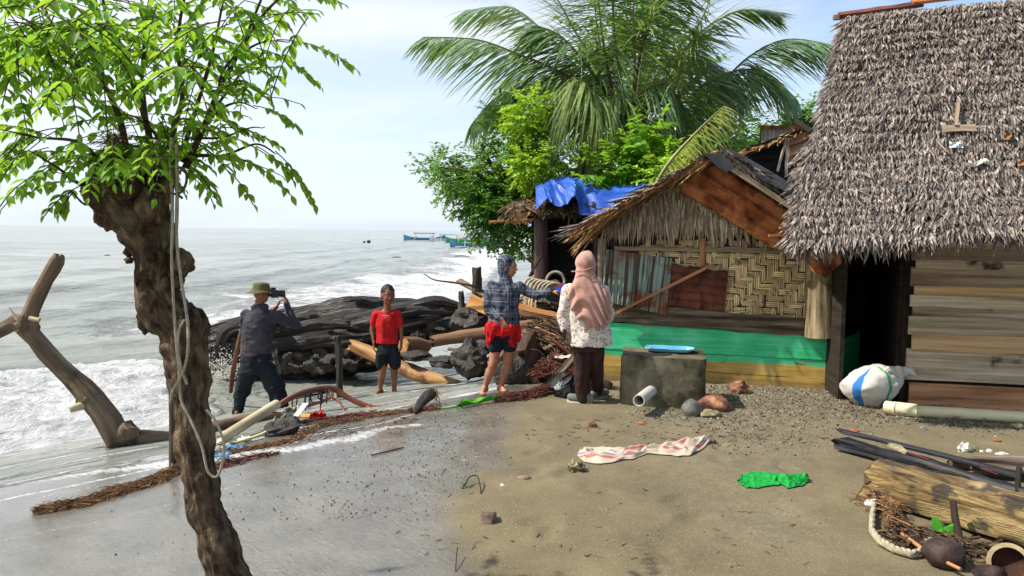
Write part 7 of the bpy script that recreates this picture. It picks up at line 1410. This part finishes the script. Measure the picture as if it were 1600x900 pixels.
for x in (597, 616): capsule(st, Q(x, 553), Q(x+(-.5 if x < 600 else 1), 569), .078, .074)
fuse('shorts', st, 'navy_pants', by, .008, 3, .012, (12, 12, 4))

# ---- woman in the checked hooded shirt
D = 8.07; Q = lambda x, y, dd=0.0: P(x, y, D+dd)
pw = thing('person', (P(775, 614, D).x, D, float(ground_z(P(775, 614, D).x, D))), 'barefoot person in grey checked hooded shirt holding a red skirt, reaching out one hand', 'person')
hc = Q(795, 417); look = Vector((.88, -.42, -.02)); body = MB(); xh, fh, uh = head(body, hc, look, .95); capsule(body, Q(793, 430), Q(791, 445), .045, .05)
SL, SR = Q(769, 449, .05), Q(812, 449, -.05); EL_, ER_ = Q(763, 484, -.02), Q(838, 462, -.10); WL, WR = Q(783, 498, -.15), Q(862, 456, -.14)
for a_, b_, c_ in ((SL, EL_, WL), (SR, ER_, WR)): capsule(body, a_, b_, .042, .034); capsule(body, b_, c_, .033, .022)
rings(body, [(Q(787, 525), .11, .08, -.3), (Q(789, 495), .12, .095, -.3), (Q(790, 465), .14, .10, -.3), (Q(790, 447), .13, .08, -.3), (Q(791, 440), .05, .05, 0)])
KL, KR = Q(770, 571, -.05), Q(793, 570, .05); AL, AR = Q(758, 604, .02), Q(783, 603, -.02)
for h_, k_, a_ in ((Q(777, 530), KL, AL), (Q(797, 530), KR, AR)): capsule(body, h_, k_, .070, .050); capsule(body, k_, k_.lerp(a_, .35), .049, .050); capsule(body, k_.lerp(a_, .35), a_, .050, .029)
foot(body, AL, (-.25, -1, 0), .95); foot(body, AR, (.55, -1, 0), .95); hand(body, WL, (.45, -.15, -.8), (.5, .8, 0), .92, .5, 1); hand(body, WR, (1, .02, .12), (0, .1, -1), .92, .35, 1)
fuse('body', body, 'skin_light', pw, .0055, 3); features(pw, hc, xh, fh, uh, .95)
hd = MB(); R3 = Matrix((xh, fh, uh)).transposed(); hd.ball(hc-fh*.028+uh*.018, (.098, .102, .120), 24, 16, .05, 2, R3); hd.ball(hc-fh*.045-uh*.06, (.090, .080, .09), 20, 14, .05, 2, R3); capsule(hd, hc-fh*.03-uh*.09, Q(790, 446), .075, .095)
fuse('hood', hd, 'plaid', pw, .008, 3, .014, (8, 8, 8))
sh = MB(); rings(sh, [(Q(787, 507), .178, .135, -.3), (Q(787, 495), .170, .132, -.3), (Q(788, 478), .160, .125, -.3), (Q(789, 460), .168, .122, -.3), (Q(789, 449), .155, .11, -.3), (Q(790, 441), .08, .08, -.3)], 28)
for a_, b_, c_ in ((SL, EL_, WL), (SR, ER_, WR)): capsule(sh, a_.lerp(Q(789, 455), .3), a_, .075, .070); capsule(sh, a_, b_, .068, .056); capsule(sh, b_, b_.lerp(c_, .82), .056, .045)
fuse('checked_shirt', sh, 'plaid', pw, .008, 3, .020, (8, 8, 8))
zp = MB(); zp.tube([Q(797, 442, -.135), Q(796, 465, -.15), Q(795, 492, -.155)], .004, 5).build('shirt_placket', MATS['navy_shorts'], pw)
rs_ = MB()
rings(rs_, [(Q(786, 507), .185, .14, -.3), (Q(785, 515), .195, .155, -.3), (Q(783, 523), .19, .150, -.3)], 40, .10, 8, 1)
capsule(rs_, Q(768, 508, -.09), Q(764, 533, -.05), .055, .04); capsule(rs_, Q(765, 512, 0), Q(765, 541, .02), .055, .03); capsule(rs_, Q(775, 510, -.13), Q(767, 530, -.10), .04, .03); capsule(rs_, Q(795, 512, -.12), Q(802, 536, -.08), .055, .04); capsule(rs_, Q(801, 512, -.06), Q(808, 527, 0), .055, .045)
fuse('red_skirt', rs_, 'red_cloth', pw, .007, 3, .022, (16, 16, 5))
st = MB(); rings(st, [(Q(786, 515), .165, .13, -.3), (Q(786, 528), .165, .13, -.3)], 26)
capsule(st, Q(778, 528), Q(774, 542, -.02), .092, .086); capsule(st, Q(796, 528), Q(796, 541, .02), .092, .084); fuse('shorts', st, 'navy_shorts', pw, .008, 3, .008, (12, 12, 4))
hp_ = thing('held_phone', tuple(Q(877, 449, -.14)), 'small blue phone in the outstretched hand of the checked-shirt person', 'phone'); MB().beam(Q(871, 454, -.17), Q(882, 446, -.17), .07, .01, (0, -1, .3)).build('case', MATS['phone_blue'], hp_); MB().beam(Q(872, 448, -.185), Q(882, 443, -.185), .015, .01, (0, -1, .3)).build('red_edge', MATS['red_cloth'], hp_)

# ---- woman in the pink headscarf, seen from behind
D = 7.3; Q = lambda x, y, dd=0.0: P(x, y, D+dd)
hw = thing('person', (P(915, 632, D).x, D, float(ground_z(P(915, 632, D).x, D))), 'person in long dusty pink headscarf and white floral blouse seen from behind', 'person')
hc = Q(914, 414); look = Vector((-.35, .93, -.08)); body = MB(); xh, fh, uh = head(body, hc, look, .95); capsule(body, Q(914, 428), Q(915, 448), .045, .05)
SL, SR = Q(889, 455, 0), Q(944, 455, 0); EL_, ER_ = Q(881, 493, .02), Q(950, 495, .10); WL, WR = Q(883, 518, -.03), Q(940, 520, .22)
for a_, b_, c_ in ((SL, EL_, WL), (SR, ER_, WR)): capsule(body, a_, b_, .044, .036); capsule(body, b_, c_, .034, .023)
rings(body, [(Q(918, 545), .11, .08, 0), (Q(917, 515), .13, .10, 0), (Q(916, 475), .15, .10, 0), (Q(915, 455), .14, .08, 0), (Q(915, 447), .05, .05, 0)])
for h_, k_, a_ in ((Q(908, 552), Q(909, 585, -.02), Q(911, 621, 0)), (Q(930, 552, .03), Q(931, 583, .06), Q(933, 612, .22))): capsule(body, h_, k_, .07, .05); capsule(body, k_, a_, .045, .03)
hand(body, WL, (-.02, -.05, -1), (.9, .3, 0), .92, .6, 1); hand(body, WR, (-.2, .2, -.8), (-1, 0, 0), .92, .5, -1); fuse('body', body, 'skin_light', hw, .006, 3)
sh = MB(); rings(sh, [(Q(923, 540), .225, .16, 0), (Q(922, 520), .215, .155, 0), (Q(919, 495), .195, .145, 0), (Q(917, 475), .185, .135, 0), (Q(916, 460), .18, .125, 0), (Q(915, 449), .11, .09, 0)], 30)
capsule(sh, Q(898, 458), SL, .08, .075); capsule(sh, SL, EL_, .074, .068); capsule(sh, EL_, EL_.lerp(WL, .85), .068, .050); capsule(sh, Q(932, 458), SR, .08, .072); capsule(sh, SR, ER_, .070, .062); capsule(sh, ER_, ER_.lerp(WR, .85), .06, .045)
fuse('floral_blouse', sh, 'floral', hw, .008, 3, .018, (8, 8, 5))
pn = MB(); rings(pn, [(Q(919, 530), .16, .13, 0), (Q(919, 548), .165, .135, 0)], 26)
for h_, k_, a_ in ((Q(909, 548), Q(909, 585, -.02), Q(911, 622, 0)), (Q(930, 548, .03), Q(931, 583, .06), Q(932, 609, .22))): capsule(pn, h_, k_, .098, .080); capsule(pn, k_, a_, .080, .066)
fuse('trousers', pn, 'brown_pants', hw, .008, 3, .012, (9, 9, 4))
for (a_, dv) in ((Q(911, 622, 0), (-.75, .35, 0)), (Q(934, 611, .22), (.55, .5, 0))):
    s_ = MB(); d_ = Vector(dv).normalized(); g_ = a_.copy(); g_.z = float(ground_z(a_.x, a_.y))+.045; capsule(s_, g_-d_*.07, g_+d_*.13, .045, .040, 16, .8); capsule(s_, g_-d_*.05+Vector((0, 0, .03)), g_+Vector((0, 0, .03)), .042, .04)
    o = fuse('shoe', s_, 'shoe_grey', hw, .006, 3)
    sl_ = MB(); sl_.tube([g_-d_*.10+Vector((0, 0, -.034)), g_+d_*.02+Vector((0, 0, -.034)), g_+d_*.165+Vector((0, 0, -.034))], [.030, .048, .030], 14, flat=.35).build('sole', MATS['grey_cloth'], o)
# headscarf: a hood over the head and a long fall of cloth down the back
hj = MB(); R3 = Matrix((xh, fh, uh)).transposed(); hj.ball(hc-fh*.018+uh*.018, (.098, .112, .125), 26, 18, .03, 2, R3); hj.ball(hc-fh*.02-uh*.05, (.095, .10, .09), 22, 14, .03, 2, R3); capsule(hj, Q(914, 425, -.02), Q(918, 450, -.04), .10, .12)
rings(hj, [(Q(925, 514, -.14), .085, .03, .05), (Q(930, 506, -.145), .12, .045, .05), (Q(931, 492, -.14), .145, .055, .05), (Q(928, 475, -.125), .165, .07, .05), (Q(924, 460, -.10), .17, .09, .05), (Q(919, 447, -.06), .155, .11, .05), (Q(916, 436, -.03), .115, .105, 0), (Q(914, 425, -.01), .098, .10, 0)], 40, 0, 9)
capsule(hj, Q(894, 452, -.06), Q(899, 478, -.12), .05, .045); capsule(hj, Q(899, 478, -.12), Q(915, 505, -.15), .045, .03)
hjo = fuse('headscarf', hj, 'hijab', hw, .0075, 3, 0.0)
me = hjo.data; o3 = np.array(ORG[hw.name]); V = np.zeros(len(me.vertices)*3); me.vertices.foreach_get('co', V); V = V.reshape(-1, 3)+o3; Nn = np.zeros(len(V)*3); me.vertices.foreach_get('normal', Nn); Nn = Nn.reshape(-1, 3)
tp_ = np.array(Q(900, 420)); tt = np.clip((tp_[2]-V[:, 2])/.6, 0, 1); cxx = V[:, 0]-tp_[0]; ph = cxx*95*(1-.35*tt)+V[:, 2]*34+6*(cxx-.17)**2*60; k_ = .020*(.25+tt)*np.sin(ph+2.2*fbm(V[:, 0]*6, V[:, 2]*6, 2, 4)); V = V+Nn*k_[:, None]
me.vertices.foreach_set('co', (V-o3).ravel()); me.update()
MB().tube([Q(893, 424, -.085), Q(905, 424, -.125), Q(918, 421, -.135), Q(931, 415, -.10)], .006, 6).build('scarf_band', MATS['hijab'], hw)
ph_ = Q(883, 524, -.06); MB().beam(ph_+Vector((0, 0, .06)), ph_+Vector((-.01, 0, -.05)), .03, .02, (0, -1, 0)).build('dark_phone', MATS['camera_black'], label='small dark device in the lowered hand of the headscarf person', cat='phone')
